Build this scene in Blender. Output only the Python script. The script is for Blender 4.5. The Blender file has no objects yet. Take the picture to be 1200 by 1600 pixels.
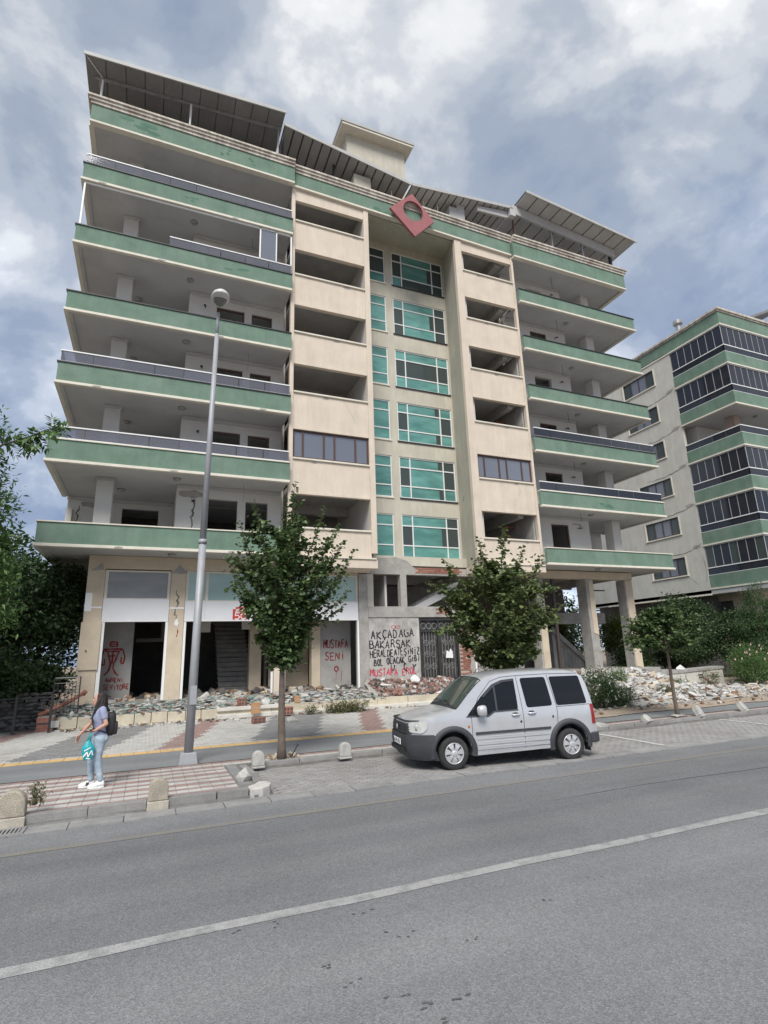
import bpy, bmesh, math, random
from math import sin, cos, pi, radians, sqrt, atan2
from mathutils import Vector, Matrix, noise as mnoise
random.seed(7)
SC = bpy.context.scene
COL = SC.collection

# ------------------------------------------------------------------ camera
CAM_H = 2.3
YAW, PITCH, ROLL, FPX = 0.403381, 0.253717, 0.0324011, 855.12
fw = Vector((sin(YAW)*cos(PITCH), cos(YAW)*cos(PITCH), sin(PITCH)))
r0 = Vector((cos(YAW), -sin(YAW), 0.0))
d0 = fw.cross(r0)
rt = cos(ROLL)*r0 + sin(ROLL)*d0
dn = -sin(ROLL)*r0 + cos(ROLL)*d0
cam_d = bpy.data.cameras.new("camera")
cam = bpy.data.objects.new("camera", cam_d)
COL.objects.link(cam)
cam_d.sensor_fit = 'VERTICAL'
cam_d.sensor_height = 36.0
cam_d.lens = FPX/1600.0*36.0
cam_d.clip_end = 2000.0
up, bk = -dn, -fw
cam.matrix_world = Matrix(((rt.x, up.x, bk.x, 0), (rt.y, up.y, bk.y, 0), (rt.z, up.z, bk.z, CAM_H), (0, 0, 0, 1)))
SC.camera = cam

# ------------------------------------------------------------------ sky, sun, exposure
SUN_DIR = Vector((-0.30, -0.62, 0.80)).normalized()      # from the place towards the sun
SUN_EL = math.asin(SUN_DIR.z)
SUN_ROT = atan2(SUN_DIR.x, SUN_DIR.y)
EXPOSURE = 1.35
W = bpy.data.worlds.new("World")
SC.world = W
W.use_nodes = True
nt = W.node_tree
nt.nodes.clear()
def wn(t, **k):
    n = nt.nodes.new(t)
    for a, b in k.items():
        setattr(n, a, b)
    return n
out = wn('ShaderNodeOutputWorld')
bg = wn('ShaderNodeBackground')
bg.inputs['Strength'].default_value = 0.1
nt.links.new(bg.outputs[0], out.inputs[0])
sky = wn('ShaderNodeTexSky', sky_type='NISHITA')
sky.sun_disc = False
sky.sun_elevation = SUN_EL
sky.sun_rotation = SUN_ROT
tc = wn('ShaderNodeTexCoord')
sep = wn('ShaderNodeSeparateXYZ')
nt.links.new(tc.outputs['Generated'], sep.inputs[0])
def wmath(op, a, b=None):
    n = wn('ShaderNodeMath', operation=op)
    for i, v in enumerate((a, b)):
        if v is None:
            continue
        if isinstance(v, (int, float)):
            n.inputs[i].default_value = v
        else:
            nt.links.new(v, n.inputs[i])
    return n.outputs[0]
zc = wmath('ADD', wmath('MAXIMUM', sep.outputs['Z'], 0.0), 0.62)
px = wmath('DIVIDE', sep.outputs['X'], zc)
py = wmath('DIVIDE', sep.outputs['Y'], zc)
comb = wn('ShaderNodeCombineXYZ')
nt.links.new(px, comb.inputs[0]); nt.links.new(py, comb.inputs[1])
def wnoise(scale, detail, rough, off, dist=0.0, stretch=None):
    mp = wn('ShaderNodeMapping')
    mp.inputs['Location'].default_value = off
    if stretch:
        mp.inputs['Scale'].default_value = stretch[0]
        mp.inputs['Rotation'].default_value = (0, 0, stretch[1])
    nt.links.new(comb.outputs[0], mp.inputs[0])
    n = wn('ShaderNodeTexNoise')
    n.inputs['Scale'].default_value = scale
    n.inputs['Detail'].default_value = detail
    n.inputs['Roughness'].default_value = rough
    n.inputs['Distortion'].default_value = dist
    nt.links.new(mp.outputs[0], n.inputs['Vector'])
    return n.outputs['Fac']
def wramp(fac, stops):
    r = wn('ShaderNodeValToRGB')
    e = r.color_ramp.elements
    while len(e) < len(stops):
        e.new(0.5)
    for el, (p, c) in zip(e, stops):
        el.position = p
        el.color = (c[0], c[1], c[2], 1)
    r.color_ramp.interpolation = 'EASE'
    nt.links.new(fac, r.inputs[0])
    return r.outputs[0]
n1 = wnoise(4.1, 9.0, 0.55, (7.9, 1.4, 0.0), 0.2)
n2 = wnoise(1.7, 3.0, 0.5, (1.3, 3.2, 0.0), 0.0)
nmix = wmath('ADD', wmath('MULTIPLY', n1, 0.72), wmath('MULTIPLY', n2, 0.28))
K = 1.2
cl = wramp(nmix, [(0.38, (0.98*K, 1.20*K, 1.60*K)), (0.445, (1.22*K, 1.43*K, 1.78*K)), (0.485, (1.56*K, 1.74*K, 2.02*K)), (0.525, (2.15*K, 2.26*K, 2.44*K)), (0.565, (2.9*K, 2.96*K, 3.02*K)), (0.63, (4.6*K, 4.6*K, 4.6*K))])
# clear-ish blue gaps, seen through thin cloud
gap = wramp(wnoise(1.1, 5.0, 0.55, (5.6, 9.4, 0.0), 0.4), [(0.30, (0.75,)*3), (0.40, (0.97,)*3), (1.0, (1.0,)*3)])
mix = wn('ShaderNodeMix', data_type='RGBA')
skym = wn('ShaderNodeMix', data_type='RGBA', blend_type='MULTIPLY')
skym.inputs[0].default_value = 1.0
nt.links.new(sky.outputs[0], skym.inputs[6])
skym.inputs[7].default_value = (0.9, 0.9, 0.9, 1)
nt.links.new(gap, mix.inputs[0])
nt.links.new(skym.outputs[2], mix.inputs[6])
nt.links.new(cl, mix.inputs[7])
# the low sky is bluer and a little dimmer under the cloud deck
low = wramp(sep.outputs['Z'], [(0.0, (0.78, 0.86, 1.0)), (0.35, (0.86, 0.92, 1.03)), (0.75, (1.0, 1.0, 1.0))])
lowm = wn('ShaderNodeMix', data_type='RGBA', blend_type='MULTIPLY')
lowm.inputs[0].default_value = 1.0
nt.links.new(mix.outputs[2], lowm.inputs[6])
nt.links.new(low, lowm.inputs[7])
nt.links.new(lowm.outputs[2], bg.inputs['Color'])

sun_d = bpy.data.lights.new("sun", 'SUN')
sun_d.energy = 1.5
sun_d.angle = radians(26)
sun_d.color = (1.0, 0.965, 0.91)
sun = bpy.data.objects.new("sun", sun_d)
COL.objects.link(sun)
sun.rotation_euler = (-SUN_DIR).to_track_quat('-Z', 'Y').to_euler()
sun.location = (0, -20, 60)

vs = SC.view_settings
vs.view_transform = 'Standard'
vs.look = 'None'
vs.exposure = EXPOSURE
vs.gamma = 1.0
vs.use_curve_mapping = False
SC.cycles.max_bounces = 8
SC.cycles.diffuse_bounces = 5
SC.cycles.transparent_max_bounces = 12
SC.cycles.use_denoising = True

# ------------------------------------------------------------------ mesh helpers
class MB:
    """collects faces in world coordinates; build() links them as one mesh object"""
    def __init__(s):
        s.v, s.f, s.m = [], [], []
    def add(s, vs, fs, mi=0):
        o = len(s.v)
        s.v.extend([tuple(p) for p in vs])
        for f in fs:
            s.f.append(tuple(o+i for i in f)); s.m.append(mi)
        return s
    def box(s, x0, x1, y0, y1, z0, z1, mi=0):
        return s.add([(x0,y0,z0),(x1,y0,z0),(x1,y1,z0),(x0,y1,z0),(x0,y0,z1),(x1,y0,z1),(x1,y1,z1),(x0,y1,z1)],
                     [(0,3,2,1),(4,5,6,7),(0,1,5,4),(1,2,6,5),(2,3,7,6),(3,0,4,7)], mi)
    def hexa(s, b, t, mi=0):
        """b, t: four bottom and four top corners, counter-clockwise from above"""
        return s.add(list(b)+list(t), [(0,3,2,1),(4,5,6,7),(0,1,5,4),(1,2,6,5),(2,3,7,6),(3,0,4,7)], mi)
    def obox(s, c, ax, ay, az, mi=0):
        c, ax, ay, az = Vector(c), Vector(ax), Vector(ay), Vector(az)
        P = [c+i*ax+j*ay+k*az for k in (-1,1) for i, j in ((-1,-1),(1,-1),(1,1),(-1,1))]
        return s.hexa(P[:4], P[4:], mi)
    def prism(s, poly, axis, a, b, mi=0):
        """poly: 2-D outline; extruded along axis from a to b. axis 'y': (x,z); 'x': (y,z); 'z': (x,y)"""
        def P(p, t):
            return (p[0], t, p[1]) if axis == 'y' else ((t, p[0], p[1]) if axis == 'x' else (p[0], p[1], t))
        n = len(poly)
        vs = [P(p, a) for p in poly]+[P(p, b) for p in poly]
        fs = [tuple(range(n))[::-1], tuple(range(n, 2*n))]+[(i, (i+1) % n, n+(i+1) % n, n+i) for i in range(n)]
        return s.add(vs, fs, mi)
    def tube(s, pts, rad, n=8, mi=0, caps=True):
        pts = [Vector(p) for p in pts]
        if isinstance(rad, (int, float)):
            rad = [rad]*len(pts)
        rings = []
        ref = None
        for i, p in enumerate(pts):
            t = (pts[min(i+1, len(pts)-1)]-pts[max(i-1, 0)]).normalized()
            if ref is None:
                ref = Vector((1, 0, 0)) if abs(t.x) < 0.8 else Vector((0, 1, 0))
            u = (ref - t*ref.dot(t)).normalized()
            ref = u
            w = t.cross(u)
            rings.append([p+rad[i]*(cos(2*pi*k/n)*u+sin(2*pi*k/n)*w) for k in range(n)])
        vs = [q for r in rings for q in r]
        fs = []
        for i in range(len(pts)-1):
            for k in range(n):
                fs.append((i*n+k, i*n+(k+1) % n, (i+1)*n+(k+1) % n, (i+1)*n+k))
        if caps:
            fs.append(tuple(range(n))[::-1])
            fs.append(tuple((len(pts)-1)*n+k for k in range(n)))
        return s.add(vs, fs, mi)
    def lathe(s, c, prof, n=16, axis='z', mi=0):
        """prof: (radius, height) pairs"""
        c = Vector(c)
        vs, fs = [], []
        for r, h in prof:
            for k in range(n):
                a = 2*pi*k/n
                if axis == 'z': d = Vector((r*cos(a), r*sin(a), h))
                elif axis == 'y': d = Vector((r*cos(a), h, r*sin(a)))
                else: d = Vector((h, r*cos(a), r*sin(a)))
                vs.append(c+d)
        for i in range(len(prof)-1):
            for k in range(n):
                fs.append((i*n+k, i*n+(k+1) % n, (i+1)*n+(k+1) % n, (i+1)*n+k))
        if prof[0][0] > 1e-4: fs.append(tuple(range(n))[::-1])
        if prof[-1][0] > 1e-4: fs.append(tuple((len(prof)-1)*n+k for k in range(n)))
        return s.add(vs, fs, mi)
    def wall(s, x0, x1, z0, z1, ya, yb, holes=(), mi=0):
        """wall in the xz plane from y=ya (front) to y=yb with rectangular holes"""
        xs = sorted({x0, x1}|{min(max(h[i], x0), x1) for h in holes for i in (0, 1)})
        zs = sorted({z0, z1}|{min(max(h[i], z0), z1) for h in holes for i in (2, 3)})
        def solid(i, j):
            if i < 0 or j < 0 or i >= len(xs)-1 or j >= len(zs)-1: return False
            cx, cz = (xs[i]+xs[i+1])/2, (zs[j]+zs[j+1])/2
            return not any(h[0] < cx < h[1] and h[2] < cz < h[3] for h in holes)
        for i in range(len(xs)-1):
            for j in range(len(zs)-1):
                if not solid(i, j): continue
                a, b, c, d = xs[i], xs[i+1], zs[j], zs[j+1]
                s.add([(a,ya,c),(b,ya,c),(b,ya,d),(a,ya,d)], [(0,1,2,3)], mi)
                s.add([(a,yb,c),(b,yb,c),(b,yb,d),(a,yb,d)], [(3,2,1,0)], mi)
                if not solid(i-1, j): s.add([(a,ya,c),(a,ya,d),(a,yb,d),(a,yb,c)], [(0,1,2,3)], mi)
                if not solid(i+1, j): s.add([(b,ya,c),(b,yb,c),(b,yb,d),(b,ya,d)], [(0,1,2,3)], mi)
                if not solid(i, j-1): s.add([(a,ya,c),(a,yb,c),(b,yb,c),(b,ya,c)], [(0,1,2,3)], mi)
                if not solid(i, j+1): s.add([(a,ya,d),(b,ya,d),(b,yb,d),(a,yb,d)], [(0,1,2,3)], mi)
        return s
    def mesh(s, name, mats, org=(0,0,0), smooth=False):
        me = bpy.data.meshes.new(name)
        ox, oy, oz = org
        me.from_pydata([(x-ox, y-oy, z-oz) for x, y, z in s.v], [], s.f)
        if not isinstance(mats, (list, tuple)): mats = [mats]
        for m in mats: me.materials.append(m)
        if any(s.m): me.polygons.foreach_set('material_index', s.m)
        if smooth: me.polygons.foreach_set('use_smooth', [True]*len(s.f))
        me.update()
        return me
    def center(s):
        n = len(s.v)
        lo = [min(p[i] for p in s.v) for i in range(3)]; hi = [max(p[i] for p in s.v) for i in range(3)]
        return Vector([(a+b)/2 for a, b in zip(lo, hi)])
    def build(s, name, mats, parent=None, smooth=False, bevel=0, org=None, kind=None, label=None):
        if not s.v: return None
        o_ = Vector(org) if org is not None else s.center()
        ob = bpy.data.objects.new(name, s.mesh(name, mats, o_, smooth))
        COL.objects.link(ob)
        place(ob, o_, parent)
        if bevel:
            b = ob.modifiers.new('bevel', 'BEVEL')
            b.width = bevel; b.segments = 2; b.limit_method = 'ANGLE'; b.angle_limit = radians(40)
        if kind: ob['kind'] = kind
        if label: ob['label'] = label
        return ob
ORG = {}
def place(ob, world, parent=None):
    ORG[ob.name] = Vector(world)
    if parent is not None:
        ob.parent = parent
        ob.location = Vector(world)-ORG[parent.name]
    else:
        ob.location = world
def tag(o, label, cat, group=None, kind=None):
    o['label'] = label
    o['category'] = cat
    if group: o['group'] = group
    if kind: o['kind'] = kind
    return o
def thing(name, label, cat, loc=(0,0,0), group=None):
    o = bpy.data.objects.new(name, None)
    COL.objects.link(o)
    o.empty_display_size = 0.3
    place(o, Vector(loc))
    return tag(o, label, cat, group)
def inst(name, me, loc, parent=None, rot=None, scale=None):
    o = bpy.data.objects.new(name, me)
    COL.objects.link(o)
    place(o, Vector(loc), parent)
    if rot is not None: o.rotation_euler = rot
    if scale is not None: o.scale = scale
    return o
def copy_tree(o, parent=None):
    c = o.copy(); COL.objects.link(c)
    ORG[c.name] = ORG.get(o.name, Vector())
    if parent is not None: c.parent = parent
    for ch in list(o.children): copy_tree(ch, c)
    return c
def struct(o):
    o['kind'] = 'structure'
    return o

# ------------------------------------------------------------------ materials
def new_mat(name):
    m = bpy.data.materials.new(name); m.use_nodes = True
    n = m.node_tree
    return m, n, n.nodes['Principled BSDF']
def lin(c):
    """sRGB 0-255 to linear"""
    return tuple((v/255/12.92 if v/255 <= 0.04045 else ((v/255+0.055)/1.055)**2.4) for v in c)
def mat(name, col, rough=0.85, var=0.12, scale=3.0, bump=0.0, bscale=40.0, metal=0.0, dirt=None, dscale=0.8, damt=0.5, rnd=0.0, fine=0.0, coat=0.0, spec=None, streak=0.0):
    """procedural base: broad tone variation + fine grain + optional dirt patches; world position, so nothing repeats"""
    m, n, b = new_mat(name)
    N, L = n.nodes, n.links
    g = N.new('ShaderNodeNewGeometry')
    def noise(sc, det=6.0, ro=0.6, off=0.0):
        t = N.new('ShaderNodeTexNoise'); t.inputs['Scale'].default_value = sc
        t.inputs['Detail'].default_value = det; t.inputs['Roughness'].default_value = ro
        if off:
            mp = N.new('ShaderNodeMapping'); mp.inputs['Location'].default_value = (off, off*1.7, off*0.6)
            L.new(g.outputs['Position'], mp.inputs[0]); L.new(mp.outputs[0], t.inputs['Vector'])
        else:
            L.new(g.outputs['Position'], t.inputs['Vector'])
        return t.outputs['Fac']
    def ramp(f, a, b_, ca, cb):
        r = N.new('ShaderNodeValToRGB')
        r.color_ramp.elements[0].position = a; r.color_ramp.elements[0].color = (*ca, 1)
        r.color_ramp.elements[1].position = b_; r.color_ramp.elements[1].color = (*cb, 1)
        L.new(f, r.inputs[0]); return r.outputs[0]
    def mixc(f, a, b_, mode='MIX'):
        x = N.new('ShaderNodeMix'); x.data_type = 'RGBA'; x.blend_type = mode
        for s_, v in ((0, f), (6, a), (7, b_)):
            if isinstance(v, (int, float)): x.inputs[s_].default_value = v
            elif isinstance(v, tuple): x.inputs[s_].default_value = (*v[:3], 1)
            else: L.new(v, x.inputs[s_])
        return x.outputs[2]
    lo = tuple(c*(1-var) for c in col); hi = tuple(min(1, c*(1+var)) for c in col)
    c = ramp(noise(scale), 0.32, 0.68, lo, hi)
    if fine:
        f = ramp(noise(bscale, 3.0, 0.7, 3.3), 0.35, 0.65, (1-fine,)*3, (1+fine,)*3)
        c = mixc(1.0, c, f, 'MULTIPLY')
    if streak:                                   # rain streaks running down the face
        mp = N.new('ShaderNodeMapping'); mp.inputs['Scale'].default_value = (1, 1, 0.12)
        t = N.new('ShaderNodeTexNoise'); t.inputs['Scale'].default_value = 4.5; t.inputs['Detail'].default_value = 7; t.inputs['Roughness'].default_value = 0.7
        L.new(g.outputs['Position'], mp.inputs[0]); L.new(mp.outputs[0], t.inputs['Vector'])
        c = mixc(1.0, c, ramp(t.outputs['Fac'], 0.36, 0.62, (1-streak,)*3, (1+streak*0.35,)*3), 'MULTIPLY')
    if dirt is not None:
        dm = ramp(noise(dscale, 8.0, 0.65, 11.0), 0.48, 0.70, (0, 0, 0), (damt,)*3)
        c = mixc(dm, c, dirt)
    if rnd:
        oi = N.new('ShaderNodeObjectInfo')
        r = ramp(oi.outputs['Random'], 0.0, 1.0, (1-rnd,)*3, (1+rnd,)*3)
        c = mixc(1.0, c, r, 'MULTIPLY')
    L.new(c, b.inputs['Base Color'])
    b.inputs['Roughness'].default_value = rough
    b.inputs['Metallic'].default_value = metal
    if spec is not None: b.inputs['Specular IOR Level'].default_value = spec
    if coat:
        b.inputs['Coat Weight'].default_value = coat; b.inputs['Coat Roughness'].default_value = 0.06
    if bump:
        bp = N.new('ShaderNodeBump'); bp.inputs['Strength'].default_value = bump; bp.inputs['Distance'].default_value = 0.02
        L.new(noise(bscale, 4.0, 0.65, 7.7), bp.inputs['Height']); L.new(bp.outputs[0], b.inputs['Normal'])
    return m
def glass(name, tint, rough=0.04, alpha=0.5):
    """thin tinted pane: part see-through, part mirror"""
    m, n, b = new_mat(name)
    N, L = n.nodes, n.links
    o = N['Material Output']
    tr = N.new('ShaderNodeBsdfTransparent'); tr.inputs[0].default_value = (*[min(1, t*1.6+0.15) for t in tint], 1)
    b.inputs['Base Color'].default_value = (*tint, 1); b.inputs['Roughness'].default_value = rough
    mx = N.new('ShaderNodeMixShader'); mx.inputs[0].default_value = 1-alpha
    L.new(b.outputs[0], mx.inputs[1]); L.new(tr.outputs[0], mx.inputs[2]); L.new(mx.outputs[0], o.inputs[0])
    return m
# ------------------------------------------------------------------ palette (real-world base colours)
M = {}
M['green'] = mat('green_render', (0.142, 0.222, 0.168), 0.9, 0.13, 1.3, 0.25, 60, dirt=(0.22, 0.28, 0.235), dscale=0.9, damt=0.5, fine=0.08, streak=0.09)
M['cream'] = mat('cream_render', (0.64, 0.555, 0.455), 0.9, 0.07, 1.1, 0.22, 70, dirt=(0.66, 0.57, 0.47), dscale=1.1, damt=0.6, fine=0.06, streak=0.08)
M['pale'] = mat('pale_stucco', (0.53, 0.50, 0.415), 0.9, 0.07, 1.2, 0.2, 70, dirt=(0.41, 0.39, 0.33), dscale=0.8, damt=0.45, fine=0.06, streak=0.10)
M['npale'] = mat('pale_grey_stucco', (0.55, 0.54, 0.485), 0.9, 0.06, 1.2, 0.2, 70, dirt=(0.43, 0.42, 0.375), dscale=0.8, damt=0.45, fine=0.06, streak=0.08)
M['greywall'] = mat('mottled_grey_paint', (0.36, 0.35, 0.335), 0.92, 0.10, 1.0, 0.15, 40, dirt=(0.22, 0.21, 0.20), dscale=1.0, damt=0.6)
M['trim'] = mat('cream_trim', (0.70, 0.66, 0.56), 0.8, 0.06, 2.0, 0.1, 60, dirt=(0.50, 0.45, 0.37), dscale=1.4, damt=0.45)
M['cornice'] = mat('weathered_cornice', (0.60, 0.55, 0.48), 0.85, 0.10, 2.0, 0.2, 50, dirt=(0.27, 0.21, 0.17), dscale=1.3, damt=0.8, streak=0.35)
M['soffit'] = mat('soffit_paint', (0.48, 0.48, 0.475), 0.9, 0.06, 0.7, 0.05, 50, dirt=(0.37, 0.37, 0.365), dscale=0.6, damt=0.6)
M['inwall'] = mat('inside_wall_paint', (0.60, 0.58, 0.545), 0.9, 0.05, 0.9, 0.08, 50, dirt=(0.48, 0.45, 0.41), dscale=0.8, damt=0.45)
M['gfcream'] = mat('ground_floor_render', (0.58, 0.49, 0.37), 0.9, 0.08, 1.4, 0.25, 70, dirt=(0.40, 0.34, 0.27), dscale=1.2, damt=0.5, fine=0.05)
M['concrete'] = mat('bare_concrete', (0.36, 0.345, 0.32), 0.92, 0.16, 2.2, 0.5, 30, dirt=(0.22, 0.20, 0.18), dscale=1.6, damt=0.55, fine=0.10)
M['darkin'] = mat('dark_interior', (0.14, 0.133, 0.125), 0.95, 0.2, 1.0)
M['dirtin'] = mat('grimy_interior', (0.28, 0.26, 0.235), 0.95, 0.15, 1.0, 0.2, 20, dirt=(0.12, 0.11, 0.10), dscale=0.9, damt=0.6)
M['brickm'] = mat('red_hollow_brick', (0.30, 0.12, 0.085), 0.92, 0.18, 3.0, 0.4, 40, dirt=(0.38, 0.28, 0.22), dscale=2.5, damt=0.4, rnd=0.2)
M['mortar'] = mat('mortar', (0.40, 0.36, 0.31), 0.95, 0.1, 4.0, 0.3, 60)
M['white'] = mat('white_metal_paint', (0.78, 0.78, 0.77), 0.45, 0.03, 2.0)
M['winwhite'] = mat('white_window_frame', (0.74, 0.75, 0.74), 0.5, 0.03, 2.0)
M['brownframe'] = mat('brown_window_frame', (0.085, 0.045, 0.035), 0.5, 0.12, 3.0)
M['darkframe'] = mat('dark_window_frame', (0.06, 0.045, 0.04), 0.5, 0.12, 3.0)
M['darkmetal'] = mat('dark_metal', (0.045, 0.045, 0.048), 0.5, 0.15, 6.0, metal=0.3)
M['steel'] = mat('grey_steel', (0.33, 0.33, 0.33), 0.5, 0.12, 5.0, metal=0.3, dirt=(0.20, 0.13, 0.09), dscale=2.0, damt=0.5)
M['sheet_dark'] = mat('dark_grey_roof_sheet', (0.205, 0.205, 0.205), 0.7, 0.07, 2.0, dirt=(0.155, 0.15, 0.145), dscale=0.9, damt=0.5, rnd=0.06)  # darkest of the three roof sheet greys
M['sheet'] = mat('pale_roof_sheet', (0.47, 0.465, 0.46), 0.6, 0.05, 2.0, dirt=(0.33, 0.315, 0.29), dscale=0.9, damt=0.4, rnd=0.05)
M['sheet_mid'] = mat('grey_roof_sheet', (0.31, 0.305, 0.30), 0.65, 0.06, 2.0, dirt=(0.26, 0.25, 0.23), dscale=0.9, damt=0.4, rnd=0.05)
M['roofedge'] = mat('roof_edge_strip', (0.42, 0.42, 0.41), 0.6, 0.08, 2.0)
M['pink'] = mat('dusty_red_plaster', (0.33, 0.125, 0.13), 0.85, 0.08, 3.0, 0.15, 60)
M['signwhite'] = mat('white_sign_panel', (0.74, 0.745, 0.76), 0.55, 0.02, 0.8, dirt=(0.60, 0.60, 0.60), dscale=1.0, damt=0.3)
M['red'] = mat('red_print', (0.55, 0.04, 0.035), 0.6, 0.05)
M['whiteprint'] = mat('white_print', (0.8, 0.8, 0.8), 0.6, 0.02)
M['blackspray'] = mat('black_spray', (0.025, 0.025, 0.028), 0.8, 0.3, 8.0)
M['redspray'] = mat('pink_red_spray', (0.50, 0.05, 0.085), 0.8, 0.25, 8.0)
M['darkredspray'] = mat('dark_red_spray', (0.26, 0.025, 0.025), 0.8, 0.25, 8.0)
M['teal'] = None
def teal_pane(name, c1, c2, rough=0.12):
    """mirror-like pane with green reflective film, slightly uneven"""
    m, n, b = new_mat(name)
    N, L = n.nodes, n.links
    g = N.new('ShaderNodeNewGeometry')
    t = N.new('ShaderNodeTexNoise'); t.inputs['Scale'].default_value = 1.4; t.inputs['Detail'].default_value = 3
    mp = N.new('ShaderNodeMapping'); mp.inputs['Scale'].default_value = (0.7, 1, 2.2); mp.inputs['Rotation'].default_value = (0, 0.5, 0)
    L.new(g.outputs['Position'], mp.inputs[0]); L.new(mp.outputs[0], t.inputs['Vector'])
    r = N.new('ShaderNodeValToRGB')
    r.color_ramp.elements[0].position = 0.35; r.color_ramp.elements[0].color = (*c1, 1)
    r.color_ramp.elements[1].position = 0.68; r.color_ramp.elements[1].color = (*c2, 1)
    L.new(t.outputs['Fac'], r.inputs[0])
    oi = N.new('ShaderNodeObjectInfo'); rr = N.new('ShaderNodeMapRange'); rr.inputs[3].default_value = 0.85; rr.inputs[4].default_value = 1.12
    L.new(oi.outputs['Random'], rr.inputs[0])
    vm = N.new('ShaderNodeVectorMath'); vm.operation = 'SCALE'; L.new(r.outputs[0], vm.inputs[0]); L.new(rr.outputs[0], vm.inputs['Scale'])
    L.new(vm.outputs[0], b.inputs['Base Color'])
    b.inputs['Roughness'].default_value = rough
    b.inputs['Specular IOR Level'].default_value = 0.5
    return m
M['teal'] = teal_pane('green_film_pane', (0.085, 0.225, 0.20), (0.15, 0.345, 0.315))
M['shopteal'] = teal_pane('pale_green_shop_pane', (0.36, 0.50, 0.47), (0.42, 0.56, 0.53), 0.2)
M['shopgrey'] = teal_pane('grey_shop_pane', (0.24, 0.245, 0.245), (0.29, 0.295, 0.295), 0.2)
M['cleardark'] = glass('clear_dark_pane', (0.10, 0.125, 0.122), 0.04, 0.60)
M['smoke'] = glass('smoked_balcony_glass', (0.27, 0.28, 0.32), 0.06, 0.38)
M['smokedark'] = glass('dark_smoked_glass', (0.035, 0.04, 0.055), 0.05, 0.75)
M['greypane'] = glass('greyish_pane', (0.20, 0.22, 0.27), 0.05, 0.8)
M['asphalt'] = None
# ================================================================== the damaged apartment building
BLD = thing('apartment_building', 'cream and green apartment block, windowless and damaged, behind the silver van', 'building', (10.8, 21.0, 0.9))
YF, YC, YR, YG = 20.7, 21.0, 23.1, 22.2        # wing fronts, centre front, recess wall, ground floor front
LB = [6.10+2.955*k for k in range(7)]          # left wing: trim bottoms
RB = [6.15+2.86*k for k in range(7)]           # right wing
def islands(mb):
    par = list(range(len(mb.v)))
    def find(i):
        while par[i] != i:
            par[i] = par[par[i]]; i = par[i]
        return i
    for f in mb.f:
        for i in f[1:]: par[find(i)] = find(f[0])
    gr = {}
    for f, mi in zip(mb.f, mb.m): gr.setdefault(find(f[0]), []).append((f, mi))
    res = []
    for fs in gr.values():
        o = MB(); ix = {}
        for f, mi in fs:
            for i in f:
                if i not in ix: ix[i] = len(o.v); o.v.append(mb.v[i])
            o.f.append(tuple(ix[i] for i in f)); o.m.append(mi)
        res.append(o)
    return res
SPLIT = {'ceiling_moulding', 'door_jamb', 'hanging_box', 'fascia_beam', 'parapet_block', 'end_wall', 'inner_frame', 'plaster_damage', 'black_mark', 'surround', 'room_partition', 'roof_railing', 'mud_flap', 'balcony_floor'}
def P(name, mb, m, parent=BLD, **k):
    mm = M[m] if isinstance(m, str) else m
    if name in SPLIT:
        return [q.build(name, mm, parent, **k) for q in islands(mb)][0]
    return mb.build(name, mm, parent, **k)

def rail_glass(bal, pts, z0, h, gm, side_y=None, n=6):
    """glass panels on top of a parapet, along pts (x0,x1) at the front"""
    x0, x1 = pts
    w = (x1-x0)/n
    for i in range(n):
        P('glass_panel', MB().box(x0+i*w+0.012, x0+(i+1)*w-0.012, YF+0.05, YF+0.062, z0+0.04, z0+h-0.02), gm, bal)
    r = MB().box(x0, x1, YF+0.03, YF+0.085, z0+h-0.02, z0+h+0.025)
    r.box(x0, x1, YF+0.035, YF+0.08, z0+0.005, z0+0.045)
    if side_y: r.box(side_y[0]-0.03, side_y[0]+0.03, YF+0.09, side_y[1], z0+h-0.02, z0+h+0.025)
    P('handrail', r, 'white', bal)
    if side_y:
        P('glass_panel', MB().box(side_y[0]-0.006, side_y[0]+0.006, YF+0.1, side_y[1], z0+0.04, z0+h-0.02), gm, bal)

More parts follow.
